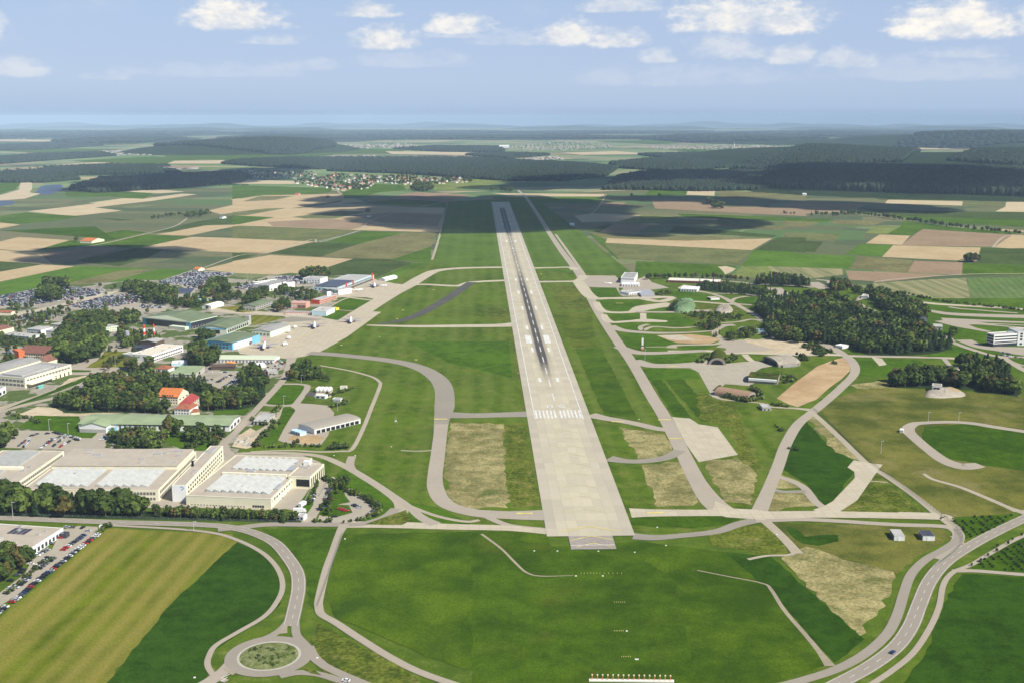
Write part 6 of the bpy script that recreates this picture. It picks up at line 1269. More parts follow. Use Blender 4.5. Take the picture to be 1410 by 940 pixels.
class B:
    """a rectangular block standing on the ground: A, B, C are three roof corners seen in the photograph, h the height of the eaves"""
    def __init__(s, name, label, cat, A_, B_, C_, h, wall, roof, kind='flat', rh=3.0, par=.5, z0=0, over=.4, parent=None, group=None):
        a, b, c = G(*A_, h), G(*B_, h), G(*C_, h); a.z = b.z = c.z = 0; ex = (b-a); s.L = ex.length; ex.normalize(); ey = Vector((-ex.y, ex.x, 0)); w = (c-a).dot(ey); s.sy = 1 if w > 0 else -1; s.W = abs(w); s.h = h
        s.rz = math.atan2(ex.y, ex.x); s.o = a; s.wall = wall
        if parent is None: s.r = root_at(name, a, s.rz, label, cat, group)
        else:
            s.r = parent
        s.sub = parent is not None
        s.base = Matrix.Identity(4)
        if s.sub: s.base = (Matrix.Translation(parent.location) @ Matrix.Rotation(parent.rotation_euler.z, 4, 'Z')).inverted() @ (Matrix.Translation(a) @ Matrix.Rotation(s.rz, 4, 'Z'))
        m = MB(); s.bx(m, 0, s.L, 0, s.W, z0-(.5 if z0 == 0 else 0), h); s.put('wall', m, wall)
        L, W, y = s.L, s.W, s.sy; m = MB(); e = over
        if kind == 'flat':
            s.bx(m, -.05, L+.05, -.05, W+.05, h+.02, h+.22); s.put('roof', m, roof)
            if par:
                m = MB(); t = .45
                s.bx(m, -.12, L+.12, -.12, t, h+.0, h+par); s.bx(m, -.12, L+.12, W-t, W+.12, h, h+par); s.bx(m, -.12, t, t, W-t, h, h+par-.01); s.bx(m, L-t, L+.12, t, W-t, h, h+par-.01); s.put('parapet', m, wall)
            if L*W > 260 and not s.sub: s.kit(min(6, 2+int(L*W/500)), int(L*10), z=h)
        elif kind in ('gable', 'gabley'):
            if kind == 'gable': R = [(-e, -e, h-.1), (L+e, -e, h-.1), (L+e, W/2, h+rh), (-e, W/2, h+rh)], [(-e, W+e, h-.1), (L+e, W+e, h-.1), (L+e, W/2, h+rh), (-e, W/2, h+rh)]; GB = [(0, 0, h), (0, W, h), (0, W/2, h+rh-.1)], [(L, 0, h), (L, W, h), (L, W/2, h+rh-.1)]
            else: R = [(-e, -e, h-.1), (-e, W+e, h-.1), (L/2, W+e, h+rh), (L/2, -e, h+rh)], [(L+e, -e, h-.1), (L+e, W+e, h-.1), (L/2, W+e, h+rh), (L/2, -e, h+rh)]; GB = [(0, 0, h), (L, 0, h), (L/2, 0, h+rh-.1)], [(0, W, h), (L, W, h), (L/2, W, h+rh-.1)]
            for q in R: m.quad([(a_, b_*y, c_) for a_, b_, c_ in q]); m.quad([(a_, b_*y, c_-.25) for a_, b_, c_ in q])
            s.put('roof', m, roof)
            for q in GB: m = MB(); m.quad([(a_, b_*y, c_) for a_, b_, c_ in q]); s.put('gable', m, wall)
        elif kind == 'hip':
            i = min(W, L)/2*.9; q = [(-e, -e, h-.1), (L+e, -e, h-.1), (L+e, W+e, h-.1), (-e, W+e, h-.1)]; a1, b1 = (i, W/2, h+rh), (max(L-i, i+.1), W/2, h+rh)
            for f in ([q[0], q[1], b1, a1], [q[1], q[2], b1], [q[2], q[3], a1, b1], [q[3], q[0], a1]): m.quad([(u[0], u[1]*y, u[2]) for u in f])
            s.put('roof', m, roof)
        elif kind == 'arch':
            n = 10; ring = []
            for k in range(n+1):
                a_ = math.pi*k/n; ring.append((W/2-math.cos(a_)*(W/2+.2), h-.1+math.sin(a_)*rh))
            for p_, q_ in zip(ring, ring[1:]): m.quad([(-e, p_[0]*y, p_[1]), (L+e, p_[0]*y, p_[1]), (L+e, q_[0]*y, q_[1]), (-e, q_[0]*y, q_[1])])
            s.put('roof', m, roof); m = MB()
            for X in (0, L): m = MB(); m.quad([(X, p_[0]*y, p_[1]) for p_ in ring]); s.put('gable', m, wall)
        elif kind == 'archy':
            n = 10; ring = [(L/2-math.cos(math.pi*k/n)*(L/2+.2), h-.1+math.sin(math.pi*k/n)*rh) for k in range(n+1)]
            for p_, q_ in zip(ring, ring[1:]): m.quad([(p_[0], -e*y, p_[1]), (p_[0], (W+e)*y, p_[1]), (q_[0], (W+e)*y, q_[1]), (q_[0], -e*y, q_[1])])
            s.put('roof', m, roof); m = MB()
            for Y in (0, W): m = MB(); m.quad([(p_[0], Y*y, p_[1]) for p_ in ring]); s.put('gable', m, wall)
        elif kind == 'shed':
            for dz in (0, -.25): m.quad([(-e, -e*y, h-.1+dz), (L+e, -e*y, h-.1+dz), (L+e, (W+e)*y, h+rh+dz), (-e, (W+e)*y, h+rh+dz)])
            s.put('roof', m, roof); m = MB(); m.quad([(0, 0, h), (0, W*y, h), (0, W*y, h+rh-.3)]); m.quad([(L, 0, h), (L, W*y, h), (L, W*y, h+rh-.3)]); m.quad([(0, W*y, h), (L, W*y, h), (L, W*y, h+rh-.3), (0, W*y, h+rh-.3)]); s.put('gable', m, wall)
    def bx(s, m, x0, x1, y0, y1, z0, z1, mi=0):
        if s.sy < 0: y0, y1 = -y1, -y0
        m.box(x0, x1, y0, y1, z0, z1, mi)
    def put(s, name, m, mat, parent=None, smooth=False):
        o = m.build(name, mat, parent or s.r, smooth=smooth)
        if s.sub and parent is None: o.matrix_local = s.base
        return o
    def box(s, name, x0, x1, y0, y1, z0, z1, mat): m = MB(); s.bx(m, x0, x1, y0, y1, z0, z1); return s.put(name, m, mat)
    def win(s, side, n, z0, z1, frac=.6, a=0.03, b=.97, mat=None, name='window'):
        mat = mat or win; Ln = s.L if side in 'fb' else s.W; u0, u1 = a*Ln, b*Ln; st = (u1-u0)/n
        for k in range(n):
            u = u0+(k+.5)*st; w = st*frac; z = (z0+z1)/2
            if side == 'f': p, sc = (u, -.02*s.sy, z), (w, .28, z1-z0)
            elif side == 'b': p, sc = (u, (s.W+.02)*s.sy, z), (w, .28, z1-z0)
            elif side == 'l': p, sc = (-.02, u*s.sy, z), (.28, w, z1-z0)
            else: p, sc = (s.L+.02, u*s.sy, z), (.28, w, z1-z0)
            o = mkobj(name, WINM[mat.name], s.r); ml = Matrix.Translation(p) @ Matrix.Diagonal((*sc, 1)); o.matrix_local = s.base @ ml
    def saws(s, n, x0, x1, y0, y1, h=1.9, mat=None, name='roof_light', z=None):
        """saw-tooth glazing: n ridges side by side, each running from y0 to y1 over the roof"""
        z = (z if z is not None else s.h+.22); x0 *= s.L; x1 *= s.L; y0 *= s.W*s.sy; y1 *= s.W*s.sy; st = (x1-x0)/n
        for k in range(n):
            a = x0+k*st; m = MB(); m.loft([[(a, y0, z), (a+st*.97, y0, z), (a+st*.12, y0, z+h)], [(a, y1, z), (a+st*.97, y1, z), (a+st*.12, y1, z+h)]]); s.put(name, m, mat or saw)
    def kit(s, n, seed=1, mat=None, z=None, smax=3.2):
        r = random.Random(seed)
        for k in range(n):
            x, y = r.uniform(.06, .9)*s.L, r.uniform(.08, .88)*s.W; w, d, hh = r.uniform(1, smax), r.uniform(1, smax), r.uniform(.5, 1.6); m = MB(); s.bx(m, x, x+w, y, y+d, s.h+.2, s.h+.2+hh); s.put('roof_unit', m, mat or steel)

# ---- the big factory, bottom left
b = B('showroom', 'low showroom with a flat tan roof beside the lower left car park', 'showroom', (38,758), (87,727), (-70,742), 5.0, whitew, tanroof)
b.win('f', 9, .6, 3.4, .55); m = MB()
for k in range(4): b.bx(m, b.L*.62, b.L*.86, b.W*.30+k*3.4, b.W*.30+k*3.4+2.6, 5.35, 5.6)
b.put('solar_panels', m, slate); b.box('roof_light', b.L*.3, b.L*.42, b.W*.45, b.W*.5, 5.2, 5.9, saw); b.kit(5, 3); b.box('glass_porch', b.L*.86, b.L*.98, -5, -.3, 0, 3.4, win)
b = B('factory_building', 'long cream factory wing at the left edge with rows of dark windows', 'factory', (8,676), (88,621), (-80,671), 8.5, creamw, tanroof)
b.win('f', 26, 5.2, 7.2, .8, mat=wgrey); b.win('f', 26, 1.2, 3.4, .8, mat=wgrey); b.saws(9, .10, .48, .45, .92); b.saws(12, .58, .97, .35, .85); b.kit(7, 4); b.box('parapet_block', b.L*.5, b.L*.54, 12, b.W*.95, 8.6, 10.4, creamw)
b = B('factory_building', 'wide cream factory hall with two fields of pale roof ridges behind the tree belt', 'factory', (218,675), (270,622), (40,667), 8.5, creamw, tanroof)
b.win('f', 26, 5, 7.2, .7, mat=wgrey); b.win('f', 26, 1.2, 3.4, .7, mat=wgrey); b.win('l', 14, 5.2, 7.3, .75, .02, .35, mat=wgrey); b.win('l', 14, 1.2, 3.2, .7, .02, .35, mat=wgrey)
b.box('upper_hall', b.L*.52, b.L*.99, 1.5, b.W*.99, 8.6, 11.2, creamw); b.box('upper_roof', b.L*.52-.3, b.L*.99+.3, 1.2, b.W*.99+.3, 11.25, 11.5, tanroof)
for k in range(6): y0 = .10+.066*k; m = MB(); yy = b.W*y0; st = b.W*.062; m.loft([[(b.L*.08, b.sy*yy, 8.8), (b.L*.08, b.sy*(yy+st), 8.8), (b.L*.08, b.sy*(yy+st*.8), 11)], [(b.L*.50, b.sy*yy, 8.8), (b.L*.50, b.sy*(yy+st), 8.8), (b.L*.50, b.sy*(yy+st*.8), 11)]]); b.put('roof_light', m, saw)
for k in range(6): y0 = .55+.066*k; m = MB(); yy = b.W*y0; st = b.W*.062; m.loft([[(b.L*.08, b.sy*yy, 8.8), (b.L*.08, b.sy*(yy+st), 8.8), (b.L*.08, b.sy*(yy+st*.8), 11)], [(b.L*.50, b.sy*yy, 8.8), (b.L*.50, b.sy*(yy+st), 8.8), (b.L*.50, b.sy*(yy+st*.8), 11)]]); b.put('roof_light', m, saw)
r_ = random.Random(5)
for k in range(14): x, y = b.L*r_.uniform(.56, .94), b.W*r_.uniform(.05, .93); b.box('roof_unit', x, x+r_.uniform(1, 2.4), y, y+r_.uniform(2, 7), 11.5, 11.5+r_.uniform(.4, 1.3), steel)
b = B('office_wing', 'tall narrow white office wing with a blue emblem between the two factory halls', 'office', (256,668), (307,614), (238,666.5), 12.5, creamw, tanroof)
for z in (2, 5.2, 8.6): b.win('f', 17, z, z+1.7, .5)
b.win('l', 5, 5, 6.4, .001); b.box('end_wall', -.35, 0, 0, b.W, 0, 13, whitew); b.box('chimney', b.L*.45, b.L*.45+1.5, b.W-2.5, b.W-1, 12.6, 17, darkop); b.box('roof_light', b.L*.8, b.L*.95, b.W*.35, b.W*.6, 12.7, 13.6, steel)
lg = plain('emblem_blue', (.12, .35, .62), var=.02); m = MB()
for k in range(12):
    a0, a1 = math.pi*(.15+.125*k), math.pi*(.15+.125*(k+1)); cy, cz = b.W*.30, 10.6
    m.quad([(-.42, b.sy*(cy+math.cos(a0)*.8), cz+math.sin(a0)*.8), (-.42, b.sy*(cy+math.cos(a0)*1.5), cz+math.sin(a0)*1.5), (-.42, b.sy*(cy+math.cos(a1)*1.5), cz+math.sin(a1)*1.5), (-.42, b.sy*(cy+math.cos(a1)*.8), cz+math.sin(a1)*.8)])
b.put('emblem', m, lg)
b = B('factory_hall', 'white factory hall with two blocks of glazed saw-tooth roofs behind the low hedge', 'factory', (256,682), (373,687), (306,626), 7.5, creamw, tanroof)
b.saws(8, .17, .93, .10, .48, 2.4); b.saws(8, .17, .86, .63, .93, 2.2); b.win('f', 5, 1.0, 2.6, .75, .78, .92); b.win('f', 18, .9, 1.5, .5, .05, .7, mat=wgrey); b.win('r', 8, 4.5, 6, .5, .05, .5)
b.box('middle_wall', b.L*.12, b.L*.92, b.W*.505, b.W*.525, 7.6, 9.4, creamw); b.box('middle_roof', b.L*.12, b.L*.92, b.W*.527, b.W*.60, 7.8, 9.2, tanroof); b.box('roof_unit', b.L*.42, b.L*.5, b.W*.54, b.W*.58, 9.2, 10.6, steel); b.box('roof_unit', b.L*.86, b.L*.93, b.W*.63, b.W*.75, 7.8, 9.4, steel); b.box('roof_unit', b.L*.93, b.L*.97, b.W*.2, b.W*.32, 7.8, 9, steel)
b = B('loading_building', 'cream loading building with a flat roof and a wide dark gateway beside the yard', 'warehouse', (397,655.5), (427,657), (410,637), 9.5, creamw, tanroof)
b.win('f', 1, 2.2, 7.8, 1, .36, .96, mat=darkop, name='gateway'); b.win('r', 7, 1, 8, .45, mat=darkop); b.box('stair_head', 2, 7, b.W-5, b.W-1, 9.6, 13, whitew)
# trucks at the ramp, kiosk and trucks by the gate
def lorry(px, py, ang, label, box=whitew, L=9):
    p = G(px, py); p.z = ZG; r = root_at('lorry', p, ang, label, 'lorry'); m = MB(); m.box(-L/2, L/2-2.2, -1.25, 1.25, .9, 3.7); m.build('cargo_box', box, r); m = MB(); m.loft([[(L/2-2.0,-1.2,.6),(L/2,-1.2,.6),(L/2,1.2,.6),(L/2-2.0,1.2,.6)], [(L/2-2.0,-1.2,2.0),(L/2,-1.2,1.9),(L/2,1.2,1.9),(L/2-2.0,1.2,2.0)], [(L/2-2.0,-1.1,2.9),(L/2-.5,-1.1,2.8),(L/2-.5,1.1,2.8),(L/2-2.0,1.1,2.9)]]); cb_ = m.build('cab', whitew, r)
    m = MB(); m.box(L/2-.45, L/2-.05, -1.0, 1.0, 1.95, 2.7); m.build('windscreen', win, cb_); m = MB(); m.box(-L/2+.3, L/2-.3, -.5, .5, .5, .95); m.build('chassis', darkop, r)
    for x in (-L/2+1.2, -L/2+2.5, L/2-1.2):
        for y in (-1.05, 1.05): m = MB(); m.cyl((x, y-.15, .5), (x, y+.15, .5), .5, .5, 10); m.build('wheel', tyre, r)
lorry(393, 676.5, 1.9, 'upper of two white lorries backed up to the factory ramp'); lorry(387, 683.5, 1.9, 'lower of two white lorries backed up to the factory ramp'); lorry(417, 697, 1.25, 'white lorry parked along the fence by the loading yard'); lorry(413, 706, .1, 'white lorry standing beside the gate kiosk'); lorry(94, 650, .7, 'white lorry in the alley between the two factory halls'); lorry(87, 658, .7, 'short grey lorry in the alley between the two factory halls', greyw, 6)
b = B('kiosk', 'small white gate kiosk with a flat roof below the loading yard', 'kiosk', (408,710), (418,711), (410,706), 3, whitew, paleroof); b.win('f', 2, 1, 2.2, .6)
# ---- long green-roofed hall
b = B('green_roofed_hall', 'very long white hall with a pale green roof above the factory car park', 'hall', (108,582.5), (316,585), (118,569), 6, whitew, greenroof, 'gable', 2.2, over=.8)
b.win('f', 22, 1.4, 4.2, .35, .26, .98); b.win('f', 22, 4.6, 5.4, .75, .26, .98, mat=wgrey); b.win('r', 3, 1, 4, .6); b.win('f', 1, .2, 4.6, 1, .40, .455, mat=frame_, name='door'); b.win('f', 1, .2, 4.6, 1, .66, .70, mat=frame_, name='door')
b = B('white_gable_hall', 'white gable-fronted hall at the left end of the long green roof', 'hall', (109,586), (146,587), (112,579), 6, whitew, greenroof, 'gabley', 3.5, over=.5); b.box('plinth', .2, b.L-.2, -.3, 0, 0, 3.6, paleroof)
b = B('blue_kiosk', 'small blue and white kiosk at the corner of the white gable hall', 'kiosk', (143,590), (157,590), (145,586), 3.2, bluew, paleroof); b.win('f', 4, 1.2, 2.4, .6, mat=whitew)
# ---- red-roofed houses
b = B('orange_roofed_house', 'cream three-storey house with a bright orange roof and dormers', 'house', (217,545), (245,546), (222,536.5), 8, cream, otile, 'gable', 6, over=.6)
for z in (1.2, 4, 6.3): b.win('f', 8, z, z+1.2, .45)
b.win('r', 3, 4, 5.2, .4); b.win('f', 5, 8.6, 9.8, .5, .2, .8, name='dormer_window')
b = B('red_roofed_house', 'small white house with a hipped red roof in front of the dark red cross wing', 'house', (240,562), (261,563), (243,555), 6, white, rtile, 'hip', 5, over=.6)
for z in (1.2, 3.8): b.win('f', 5, z, z+1.1, .4)
b = B('dark_red_house', 'cream villa with a long dark red roof and a cross gable beside the grove', 'house', (262,556), (274,546), (250,553), 9, cream, plain('dark_red_tiles', (.30, .05, .045), var=.2), 'hip', 5.5, over=.6)
for z in (1.4, 4.2, 6.8): b.win('f', 4, z, z+1.2, .4)
b.box('chimney', b.L*.5, b.L*.5+1.2, b.W*.5, b.W*.5+1.2, 12, 15.8, white)
b = B('red_porch_house', 'low red-roofed annexe at the foot of the cream villa', 'house', (263,567), (275,566), (265,563), 3, cream, rtile, 'hip', 2)
# ---- green shed, long pale shed, brown sheds
b = B('green_roofed_shed', 'square shed with a pale green roof above the dark conifers', 'shed', (233,514.5), (266,515), (240,504), 6, greyw, greenroof, 'shed', 1.2)
b = B('long_pale_shed', 'long low shed with a pale green roof below the bright blue hangar', 'shed', (297,494), (378,494.8), (297.5,488), 4.2, whitew, plain('pale_green_roof', (.52, .56, .40), var=.05), 'gable', 1.6); b.win('f', 16, .4, 3, .5, mat=wgrey)
b = B('brown_shed', 'long low dark brown shed beside the small car park', 'shed', (290,505), (323,504), (291,501), 3.5, dkbrown, dkbrown, 'gable', 1.5)
b = B('small_red_house', 'small white house with a low orange-red roof left of the green-roofed shed', 'house', (213,507), (231,508), (216,503), 4, white, rtile, 'hip', 3); b.win('f', 4, 1.2, 2.6, .4)
b = B('pale_hut', 'pale hut with a white roof at the foot of the office block', 'hut', (236,501), (258,500), (232,497), 3, pblue, whitew)
b = B('storage_hut', 'white flat hut in the storage yard beside the tall conifers', 'hut', (353,503), (366,502), (354,500), 3, whitew, whitew); b = B('storage_hut', 'grey flat hut at the right side of the storage yard', 'hut', (369,512), (383,511), (371,508), 3, greyw, paleroof)
b = B('orange_tent', 'low orange-topped stall before the long pale shed', 'stall', (311,499), (321,499.5), (312,497), 2.6, plain('orange_canvas', (.72, .30, .10), var=.05), plain('orange_canvas', (.72, .30, .10)), 'gable', 1)
# ---- hangars
b = B('blue_hangar', 'bright blue hangar with a dark green roof beside the apron', 'hangar', (319.5,472), (358,460.5), (290,466), 9, bluew, dgreenroof, 'gable', 1.5, over=.5)
b.win('f', 1, .3, 8, 1, .05, .88, mat=whitew, name='hangar_door'); b.win('l', 7, 5.4, 6.8, .6, .12, .95); b.win('l', 7, 1.8, 3.4, .6, .12, .95); b.box('glazed_bay', b.L*.7, b.L*.98, -.6, 0, 0, 9.3, bluew)
b = B('hangar', 'dull green hangar with a glazed side between the blue and the biggest one', 'hangar', (312,452), (343,440), (280,448), 8, pgreen, dgreenroof, 'gable', 3, over=.6)
b.win('f', 10, 1.2, 4.8, .75); b.win('l', 1, 5.8, 7.4, 1, .02, .98, mat=bluew, name='fascia'); b.win('l', 1, 0, 5, 1, .25, .5, mat=darkop, name='hangar_door'); b.win('f', 12, 5.4, 6.6, .8, mat=wgrey); b.box('stair_tower', b.L-.2, b.L+6, 0, 6, 0, 13, paleroof)
b = B('green_hangar', 'biggest hangar, wide pale green gable roof over a dark glazed ground floor', 'hangar', (262,444.5), (298,436), (199,437.5), 9, win, dgreenroof, 'flat', par=0)
b.box('fascia', -1, b.L+1, -1, b.W+1, 8.9, 10.2, pgreen); m = MB(); y = b.sy; L, W = b.L, b.W
for q in ([(-1.2,-1.2,10.2),(L+1.2,-1.2,10.2),(L*.97,W*.5,15.5),(L*.03,W*.5,15.5)], [(-1.2,W+1.2,10.2),(L+1.2,W+1.2,10.2),(L*.97,W*.5,15.5),(L*.03,W*.5,15.5)]): m.quad([(a_, b_*y, c_) for a_, b_, c_ in q])
b.put('upper_roof', m, dgreenroof); pgs = plain('pale_green_sheet', (.50, .54, .38), var=.04); m = MB(); m.quad([(-1.2,-1.2*y,10.2),(-1.2,(W+1.2)*y,10.2),(L*.03,W*.5*y,15.5)]); b.put('gable', m, pgs); m = MB(); m.quad([(L+1.2,-1.2*y,10.2),(L+1.2,(W+1.2)*y,10.2),(L*.97,W*.5*y,15.5)]); b.put('gable', m, pgs)
b.win('l', 1, 0, 8.9, 1, -.01, .09, mat=bluew, name='corner_pier'); b.win('l', 1, 0, 8.9, 1, .93, 1.01, mat=bluew, name='corner_pier'); b.win('f', 9, .5, 3.6, .3, mat=wgrey); b.box('front_annexe', -9, -1.2, W*.02, W*.35, 0, 4, pgreen)
b = B('pale_green_hangar', 'pale green hangar with a dark grey roof at the edge of the apron', 'hangar', (372,456.5), (399.5,447), (352,453), 8, pgreen, greyroof, 'gable', 1.6); b.win('l', 5, 2.5, 5, .5, mat=wgrey); b.win('f', 1, .2, 6.8, 1, .1, .5, mat=whitew, name='hangar_door')
b = B('grey_block', 'grey barrack block with a mossy green roof above the grass strip', 'building', (352,422), (375,414), (338,419.5), 7, greyw, dgreenroof, 'gable', 2)
for z in (1.2, 4.2): b.win('f', 9, z, z+1.4, .55)
b.win('l', 4, 1.2, 2.8, .4); b = B('white_tent_shed', 'white arched shed on the grass behind the hangars', 'shed', (291,423), (308,418), (286,420), 3.5, whitew, plain('white_sheet', (.8, .77, .66), var=.03), 'arch', 3)
# fire station
b = B('fire_station', 'salmon-coloured fire station with a pink roof and dark gates', 'fire station', (400,417.5), (421,418), (402,414.5), 8, pinkw, plain('pink_roof', (.55, .32, .26), var=.08), 'flat'); b.win('f', 6, 1, 5, .55, .45, .98, mat=darkop, name='gate'); b.win('f', 5, 2, 6, .4, .02, .4, mat=whitew)
b = B('low_garage_row', 'low salmon garage row in front of the fire station', 'garages', (392,430.5), (428,431.5), (395,428), 3, pinkw, greyroof, 'flat'); b.win('f', 14, .3, 2.2, .6, mat=whitew, name='gate')
b = B('pale_blue_hangar', 'pale blue and white box hangar beside the green strip', 'hangar', (449,429), (461,423.5), (432,427), 7, pblue, plain('rose_grey_roof', (.48, .42, .38), var=.06), 'flat'); b.win('f', 1, .3, 6, 1, .05, .95, mat=whitew, name='hangar_door'); b = B('yellow_truck_shelter', 'low yellow shelter at the right of the pale blue hangar', 'shelter', (462,425), (467,424), (463,423), 3, yelloww, yelloww)
b = B('red_end_building', 'long salmon building with a bright red end wall at the foot of the control tower', 'building', (440,413.5), (463.5,406.5), (434,411.5), 6.5, pinkw, plain('blue_grey_roof', (.36, .42, .44), var=.08), 'flat'); b.win('l', 1, 0, 6.7, 1, -.02, 1.02, mat=redw, name='end_panel'); b.win('f', 14, 1, 2.6, .5); b.win('f', 14, 4, 5.4, .5)
p = G(452.5, 413); r = root_at('control_tower', p, .5, 'white airport control tower with a dark glazed cab on top', 'tower'); m = MB(); m.box(-3.2, 3.2, -3.2, 3.2, 0, 14); m.build('shaft', whitew, r); m = MB(); m.loft([[(-3.4,-3.4,14),(3.4,-3.4,14),(3.4,3.4,14),(-3.4,3.4,14)], [(-4.1,-4.1,17),(4.1,-4.1,17),(4.1,4.1,17),(-4.1,4.1,17)]]); m.build('cab', win, r); m = MB(); m.box(-4.4, 4.4, -4.4, 4.4, 17.02, 17.7); rr = m.build('roof', greyroof, r); m = MB(); m.cyl((0,0,17.7), (0,0,22), .12, .05, 6); m.build('aerial', steel, rr); m = MB(); m.box(3.2, 5.4, -2, 2, 0, 12); m.build('stair_shaft', greyroof, r)
# terminal
b = B('terminal', 'airport terminal with a dark solar roof, glass front and three red fins', 'terminal', (466,397), (512,379.5), (444,391), 9, pblue, paleroof, 'flat')
b.box('solar_roof', 4, b.L*.52, b.W*.12, b.W*.98, 9.6, 10.6, slate); b.win('f', 24, 1.2, 4.0, .85); b.win('f', 24, 5.2, 7.6, .85, mat=wgrey); b.win('l', 6, 5.5, 7.5, .4); b.win('l', 5, .5, 4.5, .3, mat=pinkw, name='red_fin'); b.box('canopy', 0, b.L, -4, -.2, 4.3, 4.9, greyroof)
for x in (0.2, .40, .985): b.box('tail_fin_sign', x*b.L, x*b.L+4, -1.4, -.4, 0, 13, redw if x > .1 else redw)
b = B('terminal_wing', 'low pale wing with square windows at the land side of the terminal', 'building', (444,397), (466,400), (446,392), 8, whitew, paleroof, 'flat'); b.win('f', 5, 5, 6.6, .3); b.win('f', 4, .4, 3.8, .4, mat=pinkw)
b = B('supermarket', 'big white flat-roofed store with cars on its roof deck', 'store', (347,389.5), (371,393.5), (368,383), 8, whitew, greyroof, 'flat', par=1.2); b.win('f', 6, .5, 3, .4)
b = B('supermarket_wing', 'right wing of the white store with an arched corner entrance', 'store', (371,394), (394,389), (366,388.5), 9, whitew, greyroof, 'flat', par=1.2); b.win('f', 5, 1, 4, .35)
b = B('white_block', 'small white block with a rooftop deck before the dark tree clump', 'building', (417,383.5), (441,384.5), (419,380), 9, whitew, paleroof, 'flat'); b.win('f', 6, 2, 3.4, .4); b.win('f', 6, 5.4, 6.8, .4)
b = B('blue_grey_box', 'blue-grey box building among the trees below the terminal car park', 'building', (392,401), (427,402.5), (396,397.5), 7, plain('blue_grey_cladding', (.50, .52, .58), var=.05), paleroof, 'flat')
b = B('solar_roof_building', 'low building with a dark solar roof between the two big car parks', 'building', (232,404.5), (262,404), (240,399), 6, greyw, slate, 'shed', 2); b = B('green_shed', 'small mint green shed beside the solar-roofed building', 'shed', (268,413.5), (281,414), (270,411), 3.5, plain('mint_cladding', (.35, .55, .42)), plain('mint_cladding', (.35, .55, .42)), 'gable', 1.2)
b = B('white_tent', 'long white tent hall at the right end of the terminal', 'tent', (530,384.5), (547,380.5), (527,382.5), 4, whitew, whitew, 'gable', 2); b = B('low_beige_hall', 'low beige hall behind the terminal', 'hall', (477,381.5), (507,382.5), (486,378.5), 6, creamw, tanroof, 'flat')
b = B('red_farmhouse', 'lone farmhouse with an orange-red roof in the left fields', 'farmhouse', (110,332), (126,332.5), (113,328.5), 5, cream, otile, 'gable', 5); b = B('red_barn', 'small barn with a red roof at the corner of the far car park', 'barn', (266,370.5), (273,371), (268,368.5), 4, cream, otile, 'gable', 3)
b = B('field_chapel', 'tiny white chapel under a tree in the left fields', 'chapel', (302,299.5), (306,299.6), (303,298.4), 4, white, gtile, 'gable', 3); b = B('pink_field_barn', 'small salmon-roofed barn in the far left fields', 'barn', (405,268), (411,268), (406,267), 4, pinkw, rtile, 'gable', 4); b = B('dark_field_barn', 'small dark red barn on the stubble near the village', 'barn', (448,271.5), (452,271.5), (448.5,270.6), 4, dkbrown, rtile, 'gable', 4)
b = B('roadside_barn', 'white barn beside the pair of trees in the stubble', 'barn', (505,297.5), (510,297.5), (506,296.6), 4, white, gtile, 'gable', 2)
b = B('far_store', 'long pale hall far beyond the runway end', 'hall', (687,202.5), (701,202.5), (688,201), 16, whitew, whitew, 'flat', par=0); b = B('far_shed', 'tiny white shed at the foot of the big wood', 'shed', (1105,267.2), (1110,267.3), (1105.5,266.6), 6, whitew, whitew, 'gable', 2)
# boiler house, chimneys, silo, office block
b = B('boiler_house', 'dark brick boiler house with a pale roof below the striped chimneys', 'boiler house', (214,471), (226,467), (199,468), 9, dkbrown, paleroof, 'gable', 1.6); b.box('low_wing', -18, -.3, b.W*.3, b.W, 0, 5.5, slate); b.win('f', 3, 1, 5, .4, mat=darkop)
for px, py, w, lab in [(199.3, 468, 1.9, 'thick red and white striped chimney behind the boiler house'), (212.8, 469, 1.3, 'thin red and white striped chimney behind the boiler house')]:
    p = G(px, py+2); r = root_at('striped_chimney', p, 0, lab, 'chimney'); hh = 21 if w > 1.5 else 23; n = 5
    for k in range(n): m = MB(); z0, z1 = 7*0+hh*k/n, hh*(k+1)/n; m.cyl((0,0,z0), (0,0,z1), w*(1-.05*k), w*(1-.05*(k+1)), 12); m.build('shaft_band', redw if k % 2 == 0 else whitew, r)
p = G(175.5, 470); r = root_at('silo', p, 0, 'silver cylindrical silo tower among the bushes', 'silo'); m = MB(); m.cyl((0,0,0), (0,0,13), 2.8, 2.8, 16); m.build('tank', plain('silver_sheet', (.55, .58, .62), rough=.35, metal=.5), r); m = MB(); m.cyl((0,0,13), (0,0,14.2), 2.9, .6, 16); m.build('cap', steel, r); m = MB(); m.box(2.6, 3.4, -.4, .4, 0, 13.4); m.build('ladder', greyroof, r)
b = B('yellow_container', 'bright yellow container beside the brick boiler house', 'container', (221,476), (229,473.5), (220,475), 4, yelloww, yelloww, 'flat', par=0); b.box('door', 1, 3, -.15, 0, .2, 3.2, plain('yellow_door', (.6, .45, .03)))
b = B('white_office_block', 'white two-storey office block with bands of dark windows and a flat cream roof', 'office', (209,489.5), (252,475.5), (186,485.5), 8, whitew, plain('cream_roof', (.62, .56, .44), var=.05), 'flat')
for z in (1, 5): b.win('f', 17, z, z+1.6, .7)
b.win('l', 4, 5, 6.4, .3); b = B('low_white_wing', 'low white wing left of the white office block', 'office', (168,487), (186,490), (172,483), 4, whitew, paleroof, 'flat')
